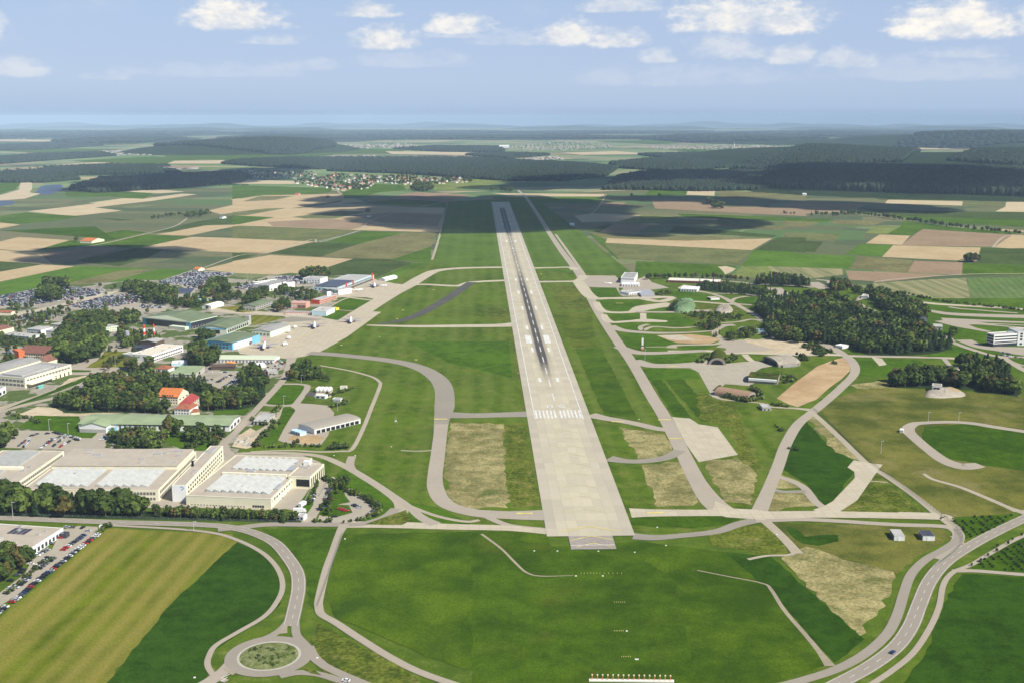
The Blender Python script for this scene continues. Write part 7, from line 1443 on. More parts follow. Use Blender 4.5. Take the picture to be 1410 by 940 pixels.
# pale admin blocks on the left
for i, (A_, B_, C_, h, w_, rf, lab) in enumerate([
 ((70,446), (93,448), (74,440.5), 9, cream, paleroof, 'pale barrack block, the farthest of the four in the trees on the left'), ((36.5,452.5), (56,454), (40,447.5), 9, whitew, paleroof, 'white barrack block, left of the farthest one in the trees'), ((63,455), (79,456), (66,449.5), 9, whitew, paleroof, 'white barrack block, nearest to the park wood'), ((2,460), (40,463.5), (6,455.5), 7, whitew, paleroof, 'long low white barrack block at the left edge'),
 ((91,436), (120,436.5), (96,432), 4, whitew, plain('pale_sage_roof', (.5, .5, .42), var=.05), 'low pale shed between the park wood and the big car park'), ((143,452), (163,449), (145,447), 6, pgreen, paleroof, 'pale grey building behind the silver silo')]):
    b = B('barrack_block', lab, 'building', A_, B_, C_, h, w_, rf, 'hip' if i < 4 else 'flat', 1.5)
    for z in ([1.2, 4, 6.6] if h > 8 else [1.2, 4] if h > 5 else [1.2]): b.win('f', 8, z, z+1.3, .45, mat=wgrey)
b = B('brown_roofed_building', 'long L-shaped building with a dark red-brown roof beside the park wood', 'building', (25,485), (66,487), (28,477), 6.5, cream, btile, 'gable', 6, over=.6)
for z in (1, 4): b.win('f', 12, z, z+1.5, .5)
b = B('brown_roofed_wing', 'cross wing with a cream gable end at the right of the dark red-brown roof', 'building', (50,497), (63,498), (66,484), 6.5, creamw, btile, 'gabley', 6, over=.5); b.win('f', 3, 2, 3.4, .3)
b = B('orange_stair_block', 'bright orange block at the left end of the dark red-brown roof', 'stair block', (18.5,481), (25.5,484), (22,478), 9, orangew, orangew, 'flat', par=.3); b = B('white_gabled_house', 'white gabled house with a dark roof at the left edge', 'house', (9,484), (18,486.5), (0,481), 8, white, gtile, 'gabley', 4); b.win('f', 3, 2, 3.4, .4)
b = B('red_roofed_barrack', 'building with a wide dull red roof behind the barrack blocks', 'building', (-6,456), (19,450), (-6,451), 6, cream, btile, 'hip', 4); b = B('orange_roof_shed', 'small building with an orange-red roof at the left edge of the car parks', 'building', (-4,430), (15,430.5), (-3,428), 4, cream, rtile, 'gable', 2)
b = B('cream_hall', 'large cream industrial hall with a ribbed grey roof and long window bands', 'factory', (34,521), (98,502), (-12,517.5), 10.5, creamw, greyroof, 'flat', par=.8)
b.win('f', 14, 7, 9, .75, mat=wgrey); b.win('f', 6, 3, 5, .75, .02, .45, mat=wgrey); b.win('l', 8, 6.5, 8.6, .75, mat=wgrey); b.win('l', 8, 2, 4.2, .75, mat=wgrey); b.win('f', 4, .3, 4, .25, .6, .98, mat=darkop, name='door'); b.box('roof_field', b.L*.08, b.L*.78, b.W*.2, b.W*.8, 10.8, 12.3, paleroof); b.box('canopy', b.L*.02, b.L*.55, -7, -.2, 4.2, 4.8, creamw); b.kit(5, 9)
b = B('cream_gabled_hall', 'cream hall with a long ridge behind the ribbed grey roof', 'factory', (0,511), (56,495), (-30,508), 9, creamw, greyroof, 'gable', 2); b = B('left_edge_shed', 'grey-roofed hall at the left edge below the cream hall', 'hall', (-8,540), (8,532), (-30,537), 7, whitew, greyroof, 'flat'); b.win('f', 3, 1, 4, .5, mat=darkop)
b = B('bus_canopy', 'small green and orange stall beside the cream hall', 'stall', (53,532), (60,530), (52,531), 2.6, plain('teal_canvas', (.15, .45, .38)), plain('teal_canvas', (.15, .45, .38)), 'gable', .8)
# tanks
def tank(px, py, label, L=9):
    p = G(px, py); r = root_at('fuel_tank', p, 1.35, label, 'tank', 'white fuel tanks'); m = MB(); n = 16; R = 2.2; rings = []
    for x, k in ((-L/2, .3), (-L/2+.25, .75), (-L/2+.7, 1), (L/2-.7, 1), (L/2-.25, .75), (L/2, .3)): rings.append([(x, math.cos(6.283*i/n)*R*k, 2.9+math.sin(6.283*i/n)*R*k) for i in range(n)])
    m.loft(rings); m.build('shell', whitew, r, smooth=True)
    for x in (-L/3, L/3): m = MB(); m.box(x-.3, x+.3, -1.5, 1.5, 0, 1.4); m.build('saddle', paleroof, r)
    m = MB(); m.cyl((0,0,5), (0,0,5.9), .5, .5, 8); m.build('manhole', steel, r)
for i, x in enumerate((438.2, 443.2, 448.4, 453.6)): tank(x, 539+i*.1, ['leftmost white fuel tank', 'second white fuel tank from the left', 'third white fuel tank from the left', 'rightmost white fuel tank'][i]+' on the concrete pad')
sheet('tank_pad', [(431,543),(436,535),(459,535),(456,547),(433,548)], concl, 5.2); sheet('yard', [(419,546),(424,540),(436,539),(434,545)], asphd, 5.3)
b = B('pump_house', 'small white pump house in front of the fuel tanks', 'hut', (434,544), (448,545), (436,542), 3, whitew, whitew); b.win('f', 2, .8, 2.2, .6); b = B('bunker_door', 'small white concrete portal in the grass mound near the tanks', 'bunker', (458,549), (469,549.5), (459,547), 2.6, whitew, greyroof); b.win('f', 5, .4, 2, .5, mat=wgrey); b = B('mound_hut', 'tiny pale hut on the mound right of the fuel tanks', 'hut', (468,533), (477,533), (469,531), 2.2, creamw, paleroof)
b = B('grass_bunker', 'low grey bunker box at the tip of the paved stand', 'bunker', (463,575), (471,575.5), (464,572), 2.2, greyw, concd)
b = B('white_barn', 'long barn with a grey-brown roof and a curved white front on the paved stand', 'barn', (411,584), (433,591), (428,556), 4.6, whitew, plain('grey_brown_roof', (.31, .28, .225), var=.08), 'archy', 1.8); b.win('r', 9, .4, 3.4, .8, mat=darkop)
b = B('blue_hut', 'low pale blue hut beside the white barn', 'hut', (400,592), (413,596), (403,588), 3, plain('light_blue_sheet', (.45, .6, .72)), plain('light_blue_sheet', (.45, .6, .72)), 'flat'); b.win('f', 4, .8, 2.2, .5)
b = B('grey_workshop', 'small grey-roofed workshop in a ring of shrubs', 'workshop', (349,579), (366,579.5), (360,568), 4, greyw, paleroof, 'gable', 1.5); b.win('f', 3, .3, 3, .4, mat=darkop)
# ---- right side
b = B('white_hangar', 'white hangar with a grey roof and open glazed front at the end of the apron', 'hangar', (855,383), (873.5,383.5), (849,375.5), 9, whitew, greyroof, 'flat', par=1); b.win('f', 1, .5, 6, 1, .08, .92, mat=whitew, name='hangar_door'); b.win('f', 1, 6.8, 7.8, 1, .04, .96, mat=darkop, name='light_band'); b.win('l', 1, .2, 8.6, 1, .02, .98, mat=wgrey, name='side_wall_shade')  # shaded left side of the white hangar painted as a grey panel
b = B('white_annexe', 'row of small white huts at the foot of the white hangar', 'huts', (856,391.5), (880,392), (858,389), 4, whitew, whitew); b.win('f', 6, .4, 2.6, .4)
b = B('red_long_shed', 'long red-walled shed with a pale roof in front of the tree row', 'shed', (920,386), (991,388.5), (921,383.5), 4, plain('red_shed_wall', (.42, .12, .08), var=.2), plain('pale_sheet', (.66, .62, .52), var=.05), 'shed', 1.2); b.win('f', 22, .5, 2.6, .5, mat=darkop)
b = B('solar_field_building', 'low building with a grey panelled roof beside the grassy mound', 'building', (883,407), (902,407), (884,399.5), 3, greyw, plain('panel_grey', (.34, .34, .36), rough=.35, var=.2, scale=.9), 'flat'); b = B('white_hut_row', 'white low hut left of the grey panelled roof', 'hut', (866,404), (883,402), (868,400), 3.5, whitew, paleroof); b.win('f', 5, .5, 2.4, .5)
b = B('white_store_row', 'white store buildings in the yard below the long red shed', 'building', (937,398), (960,399), (940,394), 4, whitew, whitew); b.win('f', 6, .4, 3, .4, mat=darkop)
def mound(name, pts, hh, mat, label, cat, tip=.45):
    P = [G(*p) for p in pts]; c = sum(P, Vector())/len(P); Q = []; n = len(P)
    for i in range(n):
        a, b_, c_, d = P[i-1], P[i], P[(i+1) % n], P[(i+2) % n]
        for t in (0, .25, .5, .75): Q.append(0.5*((2*b_)+(c_-a)*t+(2*a-5*b_+4*c_-d)*t*t+(3*b_-a-3*c_+d)*t**3))
    m = MB(); rings = []; rn = random.Random(len(label))
    for k, z in ((1.02, -.4), (.9, .38), (.74, .72), (.5, .93), (.25, 1), (.02, 1.02)): rings.append([((q-c)*k*(1+rn.uniform(-.04, .04)))+Vector((0, 0, z*hh*(1+(rn.uniform(-.28, .28) if mat in (rubble, sandy) else rn.uniform(-.05, .05)) if z > .2 else 1))) for q in Q])
    m.loft(rings, caps=False); o = m.build(name, mat, None, tuple(c), smooth=True); tag(o, label, cat); return o
mound('grass_mound', [(925,428),(930,418),(940,414),(955,415),(958,424),(950,431),(935,432)], 9, land('pale_green_mound', (.15, .24, .12), (.19, .28, .15), fine=.15), 'smooth pale green dome over a buried shelter', 'mound')
def shelter(A_, B_, C_, R, label, roofm, front=True, stripe=False, ruin=False):
    """arched aircraft shelter: a half-barrel of concrete under turf, dark mouth in the front wall"""
    a, b_, c = G(*A_), G(*B_), G(*C_); ex = (b_-a); L = ex.length; ex.normalize(); ey = Vector((-ex.y, ex.x, 0)); w = (c-a).dot(ey); sy = 1 if w > 0 else -1; W = abs(w); r = root_at('aircraft_shelter', a, math.atan2(ex.y, ex.x), label, 'shelter'); n = 14
    def arc(k, e=0): return [(L/2-math.cos(math.pi*i/n)*(L/2+e), k+math.sin(math.pi*i/n)*(R+e)) for i in range(n+1)]
    m = MB(); o_ = arc(0)
    for p_, q_ in zip(o_, o_[1:]): m.quad([(p_[0], -.2*sy, p_[1]), (q_[0], -.2*sy, q_[1]), (q_[0], W*sy, q_[1]), (p_[0], W*sy, p_[1])])
    m.quad([(p_[0], W*sy, p_[1]) for p_ in o_]); m.build('barrel_roof', roofm, r, smooth=False)
    m = MB(); m.loft([[(p_[0], 0, p_[1]) for p_ in arc(0, .6)], [(p_[0], -1.2*sy, p_[1]) for p_ in arc(0, .6)]], closed=True); m.build('front_wall', paved('shelter_front', (.45, .4, .33)), r)
    m = MB(); inn = [(L/2+(p_[0]-L/2)*.74, p_[1]*.8) for p_ in o_]; m.loft([[(p_[0], -1.3*sy, p_[1]) for p_ in inn], [(p_[0], -1.1*sy, p_[1]) for p_ in inn]]); m.build('mouth', darkop, r)
    if stripe: m = MB(); q1, q2 = o_[4], o_[6]; m.loft([[(o_[9][0], 3*sy, o_[9][1]+.15), (o_[11][0], 3*sy, o_[11][1]+.15), (o_[10][0], 3*sy, o_[10][1]-.2)], [(o_[9][0], (W-3)*sy, o_[9][1]+.15), (o_[11][0], (W-3)*sy, o_[11][1]+.15), (o_[10][0], (W-3)*sy, o_[10][1]-.2)]]); m.build('white_strip', whitew, r)
    return r
shelter((976,501.5), (999,502.5), (982,489), 7.5, 'arched concrete shelter with a wide dark mouth facing the viewer', earth); shelter((1032,523.5), (1031,518), (1072,526), 6, 'long low shelter with a white strip along its roof', earth, stripe=True) if False else None
b = B('striped_shelter', 'long shelter with a white strip along its mossy roof', 'shelter', (1030,523), (1070,526), (1033,513.5), 3, concd, earth, 'arch', 4.5); b.box('white_strip', .5, b.L-.5, -.6, 3.2, 3.0, 5.2, whitew); b.win('l', 1, .2, 5, 1, .1, .9, mat=darkop, name='mouth')
b = B('ruined_shelter', 'collapsed grey shelter with a dark opening at its left end', 'shelter', (1072,502), (1102,500), (1066,492), 3, concd, rubble, 'arch', 5); b.win('l', 1, 0, 5.5, 1, .1, .9, mat=darkop, name='mouth'); b.box('slab', b.L*.15, b.L*.8, -3, -.3, 0, 2.5, greyroof)
b = B('brown_shelter', 'brown arched shelter half buried in dark shrubs', 'shelter', (1029,549), (1041,544), (1000,535), 2, concd, plain('rusty_turf', (.30, .19, .12), var=.15), 'archy', 5.5); b.win('f', 1, 0, 4.2, 1, .2, .8, mat=darkop, name='mouth')
for x, y in ((999,540), (1010,546), (1022,549)): pass
b = B('small_grey_hut', 'small grey flat hut on the field edge below the shelters', 'hut', (1050,561), (1062,561), (1052,556), 3, greyw, paleroof); b.win('f', 2, .5, 2, .3)
b = B('forecourt_hut', 'low dark-roofed building beside the shelter forecourt', 'building', (1016,453), (1036,455), (1012,449), 4, greyw, slate, 'flat'); b = B('blue_roof_hut', 'small hut with a pale blue roof by the shelter forecourt', 'hut', (1041,457), (1055,457), (1042,453), 3, paleroof, plain('blue_panel', (.25, .42, .5), rough=.4), 'flat')
b = B('pale_bunker', 'small pale bunker on the green right of the domed mound', 'bunker', (979,411), (991,410.5), (981,408.5), 3, whitew, concl, 'flat', par=0); b.win('l', 1, .1, 2.5, .8, mat=darkop)
for pts, hh, lab in [([(984,428),(990,421),(1004,420),(1010,428),(1002,432),(990,432)], 3.4, 'heap of pale broken concrete from a demolished shelter'), ([(1272,545),(1280,536),(1300,533),(1322,538),(1330,545),(1310,548),(1285,548)], 3, 'wide apron of rubble around the ruined white bunker'), ([(1336,514),(1342,507),(1352,510),(1356,518),(1346,521)], 5, 'pale heap of rubble in the wood below the office block'), ([(1312,508),(1318,504),(1322,510),(1316,513)], 2.5, 'small pale heap by the track in the wood')]:
    mound('rubble_heap', pts, hh, rubble, lab, 'rubble')
mound('soil_heap', [(1300,542),(1299,535),(1306,533),(1318,537),(1328,542),(1316,544)], 3.0, soil, 'smooth heap of light brown soil beside the ruined bunker', 'soil heap')
b = B('ruined_bunker', 'ruined white concrete bunker with a dark opening on the rubble', 'bunker', (1284,531), (1297,532), (1288,528), 6, whitew, concd, 'flat'); b.win('f', 1, 1, 4.6, 1, .12, .8, mat=darkop, name='opening')
for i, (A_, B_, C_, rf) in enumerate([((1231.5,737.5), (1246,738), (1225,728), paleroof), ((1271,737.5), (1287.5,738), (1264,729.5), slate)]):
    b = B('white_hut', ['left of the two white huts by the perimeter track, with a pale grey roof', 'right of the two white huts by the perimeter track, with a dark roof'][i], 'hut', A_, B_, C_, 3.4, whitew, rf, 'flat', par=.2, group='white huts by the perimeter track'); b.win('l', 1, .2, 3.4, 1, .1, .9, mat=wgrey, name='side_shade'); b.win('f', 1, .2, 3.0, 1, .35, .6, mat=frame_, name='door')  # grey panel paints the shade on each hut's left face
b = B('office_block', 'modern white four-storey office block with black window bands at the right edge', 'office', (1369,461.5), (1402,459.5), (1356.5,459), 15, whitew, paleroof, 'flat', par=.8)
for z in (5, 8.4, 11.8): b.win('f', 1, z, z+1.6, 1, .03, .98); b.win('l', 5, z, z+2.4, .9)
b.win('f', 1, .3, 4, 1, 0, 1); b.win('l', 1, .2, 4, 1, .02, .98)
b = B('office_tower', 'taller plain white stair block at the right end of the modern office', 'office', (1402,457.5), (1436,457.5), (1398,452), 17, whitew, paleroof, 'flat')
for z in (1.5, 7, 10.6, 14): b.win('f', 4, z, z+2.2, .4)
b = B('junction_house', 'small grey house with a pale roof beside the motorway slip road', 'house', (1286,449.5), (1298,450), (1283,446), 5, greyw, paleroof, 'gable', 2); b = B('toll_hut', 'small white hut by the curved ramp', 'hut', (1186,408), (1194,408.5), (1188,405), 4, whitew, paleroof); b = B('forest_edge_hut', 'small white hut under the trees of the big dark wood', 'hut', (1150,475), (1160,477), (1152,472), 3, whitew, whitew); b = B('marker_hut', 'small white equipment hut at the bend of the old loop road', 'hut', (1239,592), (1244,592.5), (1240,590), 2.4, whitew, whitew); b = B('antenna_hut', 'white hut at the end of the track beside the far runway', 'hut', (785,309), (791,309), (786,307.5), 4, whitew, whitew)
mound('salt_heap', [(1262,446),(1266,440),(1276,440),(1276,447)], 6, plain('dark_heap', (.05, .05, .055)), 'dark heap of road material at the edge of the big dark wood', 'heap')

# ================================================================== AIRCRAFT
fus_w = plain('aircraft_white', (.82, .82, .83), rough=.3, var=.02, spec=.5); fus_p = plain('aircraft_pink', (.62, .08, .36), rough=.3, var=.02); fus_b = plain('aircraft_blue', (.10, .07, .28), rough=.3, var=.02); wingm = plain('aircraft_grey', (.20, .21, .23), rough=.4, var=.03)
def plane_meshes():
    P = {}; n = 18
    def ring(x, r, z=0): return [(x, math.cos(6.283*i/n)*r, z+math.sin(6.283*i/n)*r) for i in range(n)]
    m = MB(); m.loft([ring(18.8, .15, 3.2), ring(18.2, .9, 3.3), ring(16.8, 1.6, 3.45), ring(14.5, 1.97, 3.6), ring(-8, 1.97, 3.6), ring(-13, 1.5, 4.0), ring(-17, .7, 4.6), ring(-18.6, .2, 4.9)]); P['fuselage'] = m.mesh('fuselage', fus_w, True)
    m = MB(); m.loft([ring(18.84, .16, 3.1), ring(18.3, .82, 3.15), ring(16.8, 1.58, 3.28), ring(13.5, 1.9, 3.42), ring(9, 1.85, 3.4)]); P['dark_nose'] = m.mesh('dark_nose', fus_b, True)  # dark blue shell around the nose and front belly
    for s, nm in ((1, 'wing'), (-1, 'wing_r')):
        m = MB(); m.loft([[(4.5, s*1.2, 2.7), (4.4, s*1.2, 3.2), (-2.6, s*1.2, 3.0), (-2.6, s*1.2, 2.8)], [(-2.2, s*17, 4.5), (-2.2, s*17, 4.65), (-3.8, s*17, 4.6), (-3.8, s*17, 4.5)], [(-3.2, s*17.4, 6.4), (-3.2, s*17.5, 6.4), (-4.2, s*17.5, 6.4), (-4.2, s*17.4, 6.4)]]); P[nm] = m.mesh('wing', wingm)
        m = MB(); m.loft([[(-13.8, s*.5, 4.4), (-13.8, s*.5, 4.7), (-17, s*.5, 4.7), (-17, s*.5, 4.5)], [(-16.8, s*6.2, 5.1), (-16.8, s*6.2, 5.25), (-18.2, s*6.2, 5.2), (-18.2, s*6.2, 5.1)]]); P['stab'+str(s)] = m.mesh('tailplane', wingm)
    m = MB(); m.loft([[(-11, -.2, 5.2), (-11, .2, 5.2), (-17.5, .2, 5.2), (-17.5, -.2, 5.2)], [(-16, -.12, 11.8), (-16, .12, 11.8), (-18.9, .12, 11.8), (-18.9, -.12, 11.8)]]); P['fin'] = m.mesh('tail_fin', fus_p)
    m = MB(); q = [[(x, math.cos(6.283*i/12)*r, math.sin(6.283*i/12)*r) for i in range(12)] for x, r in ((2.2, 1.0), (1.6, 1.15), (-.6, 1.05), (-2.2, .6))]; m.loft(q); P['engine'] = m.mesh('engine', fus_b, True)
    m = MB(); m.cyl((0,0,.0), (0,0,2.6), .18, .18, 8); m.cyl((0,-.5,.55), (0,.5,.55), .55, .55, 12); P['gear'] = m.mesh('landing_gear', tyre); m = MB(); m.box(-.6, .6, -1.1, 1.1, -.3, .3); P['cockpit'] = m.mesh('cockpit_window', win)
    return P
PM = plane_meshes()
def airliner(px, py, rz, label, s=1.0):
    p = G(px, py); p.z = ZG; rz += math.atan2(-p.y, -p.x)-D; r = root_at('airliner', p, rz, label, 'airliner', 'airliners on the apron'); r.scale = (s, s, s); f = mkobj('fuselage', PM['fuselage'], r); mkobj('dark_nose', PM['dark_nose'], r); mkobj('cockpit_window', PM['cockpit'], f, (16.6, 0, 4.45))
    for nm in ('wing', 'wing_r'): mkobj('wing', PM[nm], r)
    for k in (1, -1): mkobj('tailplane', PM['stab'+str(k)], r); mkobj('engine', PM['engine'], r, (3.6, k*5.7, 2.0)); mkobj('landing_gear', PM['gear'], r, (-.8, k*3.6, 0))
    mkobj('tail_fin', PM['fin'], r); mkobj('landing_gear', PM['gear'], r, (13, 0, 0))
D = -math.pi/2
airliner(364, 479, D-.05, 'white airliner with a pink tail nearest to the bright blue hangar'); airliner(433, 450.5, D, 'white airliner with a pink tail in the middle of the apron'); airliner(483, 443.5, D, 'white airliner with a pink tail at the entrance to the taxiway'); airliner(515.5, 395, D, 'white airliner with a pink tail in front of the terminal')
def light_plane(px, py, rz, label):
    p = G(px, py); p.z = ZG; r = root_at('light_aircraft', p, rz, label, 'light aircraft'); n = 10
    def ring(x, q, z=1.3): return [(x, math.cos(6.283*i/n)*q, z+math.sin(6.283*i/n)*q) for i in range(n)]
    m = MB(); m.loft([ring(6, .2), ring(5, .75), ring(1, .85), ring(-3, .6, 1.5), ring(-6.5, .15, 1.8)]); m.build('fuselage', fus_w, r, smooth=True); m = MB(); m.loft([[(1.6,-7,1.5),(1.6,-7,1.6),(.4,-7,1.6),(.4,-7,1.5)], [(2,0,1.1),(2,0,1.35),(-.2,0,1.3),(-.2,0,1.1)], [(1.6,7,1.5),(1.6,7,1.6),(.4,7,1.6),(.4,7,1.5)]]); m.build('wing', fus_w, r); m = MB(); m.loft([[(-4.8,-.08,1.9),(-4.8,.08,1.9),(-6.6,.08,1.9),(-6.6,-.08,1.9)], [(-6.2,-.05,3.9),(-6.2,.05,3.9),(-7,.05,3.9),(-7,-.05,3.9)]]); m.build('tail_fin', fus_w, r); m = MB(); m.loft([[(-6,-2.4,3.8),(-6,-2.4,3.9),(-6.9,-2.4,3.9),(-6.9,-2.4,3.8)], [(-5.8,2.4,3.8),(-5.8,2.4,3.9),(-6.9,2.4,3.9),(-6.9,2.4,3.8)]]); m.build('tailplane', fus_w, r)
light_plane(705.5, 343.5, -math.pi/2, 'small white aircraft rolling along the middle of the runway'); light_plane(491, 401, .3, 'left of the small white aircraft before the terminal'); light_plane(495, 400, .3, 'right of the small white aircraft before the terminal'); light_plane(529, 394.5, .6, 'small white jet parked right of the airliner at the terminal'); light_plane(463, 406.5, .2, 'small white aircraft at the left end of the terminal apron'); light_plane(838, 391.5, .1, 'small white aircraft on the apron left of the white hangar')
for px, py, lab in [(406, 452, 'white fuel bowser near the pale green hangar'), (397, 458, 'white van left of the pale green hangar door'), (398, 467, 'white tank lorry on the open apron'), (392, 475.5, 'white van parked behind the nearest airliner'), (345, 474, 'dark tug beside the bright blue hangar')]:
    lorry(px, py, random.uniform(1, 2), lab, whitew if 'dark' not in lab else dkbrown, 8)

# ================================================================== MASTS, POLES, LIGHTS, SIGNS, PEOPLE
def post_mesh(h, r, mat, head=None): m = MB(); m.cyl((0,0,0), (0,0,h), r, r*.6, 6); return m.mesh('post', mat)
polem = post_mesh(1, .14, plain('pole_grey', (.5, .5, .5))); lampm = MB(); lampm.box(-.2, 1.3, -.18, .18, -.1, .12); lampm = lampm.mesh('lamp_head', paleroof)
def lamp(px, py, h, where, group):
    p = G(px, py); r = root_at('light_mast', p, 0, 'tall thin light mast '+where, 'light mast', group); o = mkobj('pole', polem, r); o.scale = (1.3, 1.3, h); o2 = mkobj('lamp_head', lampm, r, (0, 0, h)); o2.scale = (1.6, 1.6, 1.6)
for px, py, h, w in [(68,593,11,'left of two on the lawn by the factory car park'), (94,597,10,'right of two on the lawn by the factory car park'), (18,713,12,'beside the main road at the left edge'), (1213,624,11,'in the dry grass right of the lush field'), (1278,580,9,'left of two by the old loop road'), (1320,580,9,'right of two by the old loop road'), (391,561,12,'on the lawn left of the paved stand'), (888,496,13,'on the grass oval below the white mast'),
                 (956,405,15,'on the green beside the domed mound'), (203,507,10,'by the small red-roofed house') , (43,440,16,'left of two by the far car parks'), (41,436,16,'right of two by the far car parks'), (267,731,7,'on the verge of the main road'), (159,505,12,'beside the green mound'), (378,700,9,'beside the hedge'), (415,527,9,'in front of the dark clump by the tanks'), (465,566,9,'in the grass beside the paved stand'), (341,391,22,'left of two in the field behind the store'), (347,391,22,'right of two in the field behind the store')]:
    lamp(px, py, h, w, 'light masts')
p = G(884.5, 481); r = root_at('radar_mast', p, 0, 'white and red lattice mast with equipment on the grass oval', 'mast'); m = MB(); m.box(-1.1, 1.1, -1.1, 1.1, 0, 14); m.build('mast_body', whitew, r); m = MB(); m.box(-1.15, 1.15, -1.15, 1.15, 4, 5.5); m.build('dark_band', win, r); m = MB(); m.box(-2, 2, -2, 2, 0, 2.4); m.build('base_block', plain('red_base', (.5, .2, .14)), r); m = MB(); m.cyl((0,0,14), (0,0,17), .15, .1, 6); m.build('aerial', steel, r)
# far pylons of the glide path
for px, py, h in [(754.5, 304, 16), (759, 304, 16)]: lamp(px, py, h, 'left of two behind the runway end' if px < 757 else 'right of two behind the runway end', 'light masts')
# approach-light barrier at the bottom edge
orange = plain('orange_post', (.60, .19, .06), var=.1); lampc = plain('lamp_cream', (.72, .62, .42), var=.05); a, b_ = G(811, 937), G(928, 938.5); d = b_-a
m = MB(); m.box(0, d.length, -1.0, 1.0, 0, .9); o = m.build('light_platform', plain('platform_white', (.78, .72, .64), var=.05), None, tuple(a), math.atan2(d.y, d.x)); tag(o, 'long low pale platform carrying the row of approach lights', 'platform')
pm = MB(); pm.cyl((0,0,.5), (0,0,3.0), .22, .2, 8); pm = pm.mesh('approach_post', orange); hm = MB(); hm.cyl((0,-.3,3.3), (0,.35,3.45), .36, .42, 10); hm = hm.mesh('lamp_head', lampc); gm = MB(); gm.cyl((0,.36,3.46), (0,.42,3.48), .3, .28, 10); gm = gm.mesh('lens', win)
ordn = ['first','second','third','fourth','fifth','sixth','seventh','eighth','ninth','tenth','eleventh','twelfth','thirteenth','fourteenth','fifteenth','sixteenth']
for k in range(16):
    p = a+d*((k+.6)/16.3); r = root_at('approach_light', p, 0, ordn[k]+' approach light from the left, an orange post with a pale lamp', 'approach light', 'approach lights in a row at the bottom edge'); mkobj('post', pm, r); hd = mkobj('lamp_head', hm, r); mkobj('lens', gm, hd)
pm2 = MB(); pm2.cyl((0,0,0), (0,0,.9), .1, .08, 6); pm2.box(-.35, .35, -.3, .3, .9, 1.35); lightm = pm2.mesh('ground_light', plain('pale_yellow_light', (.5, .45, .15), var=.05)); pm3 = MB(); pm3.box(-1.2, 1.2, -.9, .9, 0, 1.0); cabm = pm3.mesh('cabinet', whitew)
def glight(px, py, lab, me=lightm, nm='ground_light', cat='ground light', s=.6, g='approach lights standing in the grass'):
    o = mkobj(nm, me, None, G(px, py)); o.location.z = .2; o.scale = (s,)*3; tag(o, lab, cat, g)
for px0, px1, py in [(846,858,869.5), (856,868,905), (846,860,830), (800,822,790), (826,856,790)]:
    for k in range(6): glight(px0+(px1-px0)*k/5, py, ordn[k]+' light from the left in the row at %s' % {869.5: 'the middle of the meadow', 905: 'the bottom of the meadow', 830: 'the upper meadow', 790: 'the top of the meadow, '+('left' if px0 < 820 else 'right')+' half'}[py])
for px, py, lab in [(735.7,758.5,'leftmost white cabinet just below the runway end'), (767.6,758.7,'second white cabinet below the runway end'), (824,759,'white cabinet below the chevrons of the overrun'), (874,760.5,'rightmost white cabinet below the runway end'), (793,793,'left cabinet of the pair in the meadow'), (830,793,'right cabinet of the pair in the meadow'), (863,869,'white cabinet beside the middle cross row'), (875.5,908,'left of two white cabinets by the bottom cross row'), (878,908,'right of two white cabinets by the bottom cross row'), (917,751,'white cabinet beside the service road'), (905,726,'white cabinet on the grass below the taxiway'), (880,577,'white cabinet beside the runway threshold'), (523,464,'round white cabinet on the grass by the apron corner'), (460,627,'white cabinet at the service road bend'), (489,627,'white cabinet right of the service road bend'),
                    (539,615,'white cabinet on the grass left of the broad taxiway'), (1070,736,'white cabinet beside the broad concrete road'), (475,742,'white cabinet at the corner of the perimeter road'), (268,933,'white marker post box beside the roundabout exit'), (437,906,'white cabinet beside the roundabout')]:
    glight(px, py, lab, cabm, 'equipment_cabinet', 'cabinet', .42, None)
# taxiway sign boards
sgm = MB(); sgm.box(-1.6, 1.6, -.15, .15, .2, 1.3); sgm = sgm.mesh('sign_board', ypaint)
for px, py, lab in [(555,428,'left sign board on the grass wedge'), (547,440,'lower sign board on the grass wedge'), (470,476,'sign board in the grass beside the apron edge'), (573,496,'sign board above the broad taxiway'), (597,400,'sign board near the dark taxiway'), (745,378,'sign board on the grass right of the runway')]: glight(px, py, 'yellow '+lab, sgm, 'taxiway_sign', 'sign', 1.0, None)
for px, py in [(851,580.5),(915,578),(930,604),(903,706),(722,707),(853,418),(607,577),(926,504.5)]:
    g = G(px, py); sheet('hold_marking', [(g.x-6, g.y-1.5), (g.x+6, g.y-1.5), (g.x+6, g.y+1.5), (g.x-6, g.y+1.5)], ypaint, 8, world=True)
# windsock frame and ILS aerial row far behind the runway
p = G(545,583); r = root_at('wind_frame', p, 0, 'thin white frame standing alone in the green between the taxiways', 'frame'); m = MB(); m.cyl((-1.6,0,0),(0,0,7),.12,.1,6); m.cyl((1.6,0,0),(0,0,7),.12,.1,6); m.build('legs', paleroof, r); m = MB(); m.box(-.9,.9,-.2,.2,2.2,3.2); m.build('panel', whitew, r)
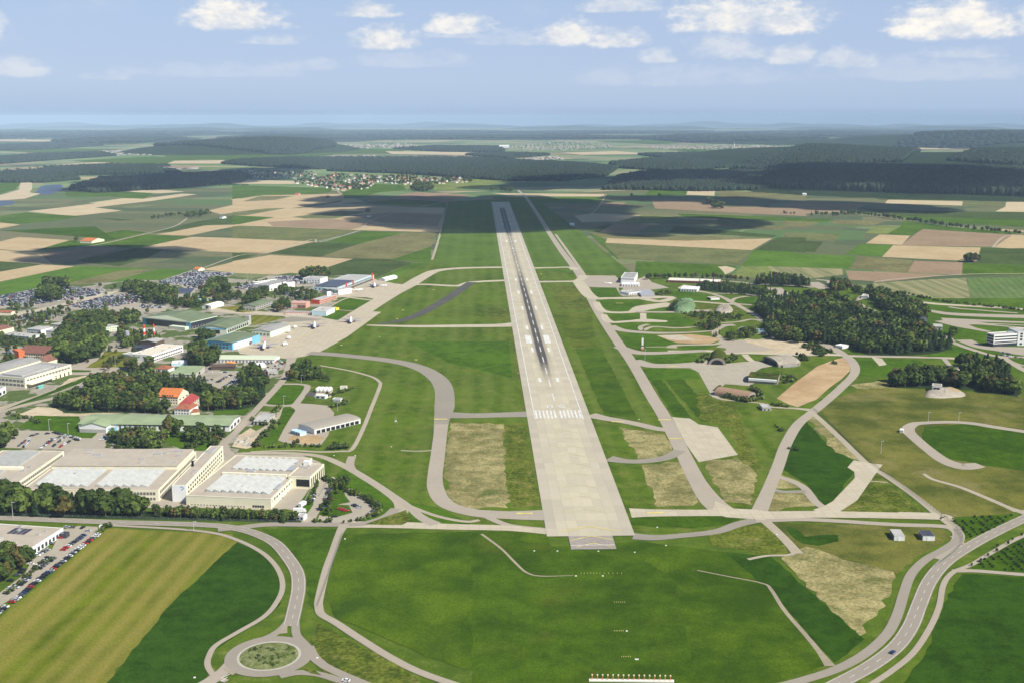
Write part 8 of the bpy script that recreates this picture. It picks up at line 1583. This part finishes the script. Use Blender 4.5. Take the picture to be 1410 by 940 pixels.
# cyclist on the cycle path
def cyclist(px, py, rz):
    p = G(px, py); p.z = ZG+.1; r = root_at('bicycle', p, rz, 'bicycle ridden along the pale cycle path at the lower right', 'bicycle'); m = MB()
    for x in (-.52, .52):
        n = 16
        for k in range(n):
            a0, a1 = 6.283*k/n, 6.283*(k+1)/n; m.cyl((x+math.cos(a0)*.34, 0, .35+math.sin(a0)*.34), (x+math.cos(a1)*.34, 0, .35+math.sin(a1)*.34), .025, .025, 4, caps=False)
    m.build('wheels', tyre, r); m = MB()
    for p0, p1 in [((-.52,0,.35),(-.1,0,.35)), ((-.1,0,.35),(-.2,0,.85)), ((-.2,0,.8),(.38,0,.85)), ((-.1,0,.35),(.38,0,.8)), ((.52,0,.35),(.36,0,1.0)), ((-.52,0,.35),(-.2,0,.8))]: m.cyl(p0, p1, .025, .025, 5)
    m.build('frame', redw, r)
    # rider: one skinned figure leaning on the handlebar
    V = [(-.18,0,.92),(-.05,0,1.15),(.08,0,1.38),(.12,0,1.47),(.17,0,1.6),(-.12,.1,.9),(.18,.12,.78),(.0,.12,.42),(.1,.12,.38),(-.12,-.1,.9),(.12,-.12,.62),(-.1,-.12,.3),(.0,-.12,.25),(.06,.18,1.36),(.24,.22,1.16),(.4,.2,1.03),(.06,-.18,1.36),(.24,-.22,1.16),(.4,-.2,1.03)]
    E = [(0,1),(1,2),(2,3),(3,4),(0,5),(5,6),(6,7),(7,8),(0,9),(9,10),(10,11),(11,12),(2,13),(13,14),(14,15),(2,16),(16,17),(17,18)]; RR = [.14,.15,.15,.06,.11,.1,.075,.05,.04,.1,.075,.05,.04,.07,.05,.035,.07,.05,.035]
    me = bpy.data.meshes.new('person'); me.from_pydata(V, E, []); o = mkobj('person', me, None, p, rz); me.skin_vertices if False else None
    md = o.modifiers.new('skin', 'SKIN'); me2 = o.data
    if not me2.skin_vertices: bpy.context.view_layer.update()
    for i, rr in enumerate(RR): me2.skin_vertices[0].data[i].radius = (rr, rr)
    me2.skin_vertices[0].data[0].use_root = True; o.modifiers.new('sub', 'SUBSURF').render_levels = 1; me.materials.append(plain('dark_clothes', (.05, .05, .07))); tag(o, 'person in dark clothes leaning forward on a bicycle on the pale cycle path', 'person')
try: cyclist(1244, 921, .75)
except Exception as e: print('cyclist', e)
# fences: thin posts with wire, along the perimeter
fm = plain('fence_wire', (.12, .16, .12), var=.1)
def fence(pts, label, h=2.2, sp=4.0, mat=None):
    P = [G(*p) for p in pts]; Q, _ = smoothline(P, [1]*len(P), 4); m = MB(); pr = MB()
    for a_, b2 in zip(Q, Q[1:]):
        dd = b2-a_; n = max(1, int(dd.length/sp))
        for k in range(n): q = a_+dd*(k/n); pr.box(q.x-.07, q.x+.07, q.y-.07, q.y+.07, 0, h)
        for z in (.25, .7, 1.15, 1.6, 2.05): nn_ = Vector((-dd.y, dd.x, 0)).normalized()*.03; m.quad([a_+Vector((0,0,z)), b2+Vector((0,0,z)), b2+Vector((0,0,z+.12)), a_+Vector((0,0,z+.12))])
    r = root_at('fence', (0,0,0), 0, label, 'fence'); pr.build('posts', mat or fm, r); m.build('wires', mat or fm, r)
fence([(1120,563),(1150,590),(1200,637),(1250,675),(1300,712),(1322,728)], 'dark wire fence along the diagonal track on the right'); fence([(485,724),(600,729),(750,737)], 'wire fence below the taxiway on the left') if False else None
fence([(0,709),(100,712),(240,716),(412,719.5)], 'wire fence at the foot of the tree belt by the main road'); fence([(472,735),(462,765),(450,800),(437,836)], 'wire fence beside the perimeter road on the left'); fence([(440,683),(447,672),(452,660),(440,700)][:3], 'wire fence right of the loading yard', mat=paleroof)
fence([(411,708),(425,680),(437,655),(445,645)], 'pale wire fence between the loading yard and the car park', mat=paleroof); fence([(1316,728),(1326,745),(1308,765),(1284,782)], 'wire fence outside the perimeter road on the right')
# rows of stored pipes and pallets in the rubble yard
mats_ = [rubble, paleroof, greyroof, dkbrown]
rub_items = []
for k in range(22):
    q = Y5([(random.uniform(720, 850), random.uniform(690, 790))])[0]; p = G(*q); m = MB(); s_ = random.uniform(1, 2.6); m.loft([[(-s_,-s_*.7,0),(s_,-s_*.8,0),(s_*.9,s_*.7,0),(-s_*.8,s_*.8,0)], [(-s_*.6,-s_*.4,s_*.5),(s_*.5,-s_*.5,s_*.6),(s_*.5,s_*.4,s_*.5),(-s_*.5,s_*.5,s_*.4)]]); o = m.build('rubble_pile', random.choice(mats_[:3]), None, p, random.uniform(0, 3)); o.location.z = .25; rub_items.append((o, 'rubble pile in the sandy yard', p)); tag(o, 'pale rubble pile in the sandy yard', 'rubble', 'rubble piles in the sandy yard')
relabel(rub_items, lambda it: 'pale')
# kiosk blocks at the signposted corner of the showroom road
b = B('stone_sign', 'white stone block beside the main road at the top of the mown field', 'block', (136,724), (141,724), (137,722), 1.6, whitew, whitew, 'flat', par=0); b.box('plinth', -.3, b.L+.3, -.3, b.W+.3, 0, .3, greyroof)

for o in scene.objects:
    if 'label' in o and len(o['label'].split()) > 16: print('LONG', len(o['label'].split()), o['label'])

# yellow stand lines on the aprons and darker tyre-worn lanes
for pts in [[(330,483),(364,484),(420,472),(470,455),(505,432)], [(364,484),(360,468)], [(433,458),(430,446)], [(480,404),(515,400),(545,398)], [(400,470),(433,458),(470,455)]]:
    road('stand_line', pts, .5, ypaint, 6.5)

# young shrubs planted in rows in two plots by the main road
VV_ = []; V, F, M = TL['bush']
for poly in ([(1300,714),(1395,709),(1380,722),(1335,742),(1318,730)], [(1340,777),(1430,733),(1460,740),(1460,788),(1345,783)]):
    P = [G(*p) for p in poly]; Q = [(p.x, p.y) for p in P]; x = min(q[0] for q in Q)
    while x < max(q[0] for q in Q):
        y = min(q[1] for q in Q)
        while y < max(q[1] for q in Q):
            if inpoly(Q, x, y) and random.random() < .85: VV_.append((x+random.uniform(-.4, .4), y+random.uniform(-.4, .4), .15, random.uniform(1.2, 2.2)))
            y += 4.2
        x += 5.6
pos = np.array([v[:3] for v in VV_]); sc = np.array([[v[3]*.8, v[3]*.8, v[3]] for v in VV_]); v, f = tile(V, F, pos, sc, rng.uniform(0, 6, len(VV_)))
o = mkobj('shrub_rows', np_mesh('shrub_rows', v, f, [leafA, bark], np.tile(M, len(VV_)))); tag(o, 'young green shrubs planted in close rows in the plots beside the main road', 'shrubs', kind='stuff')
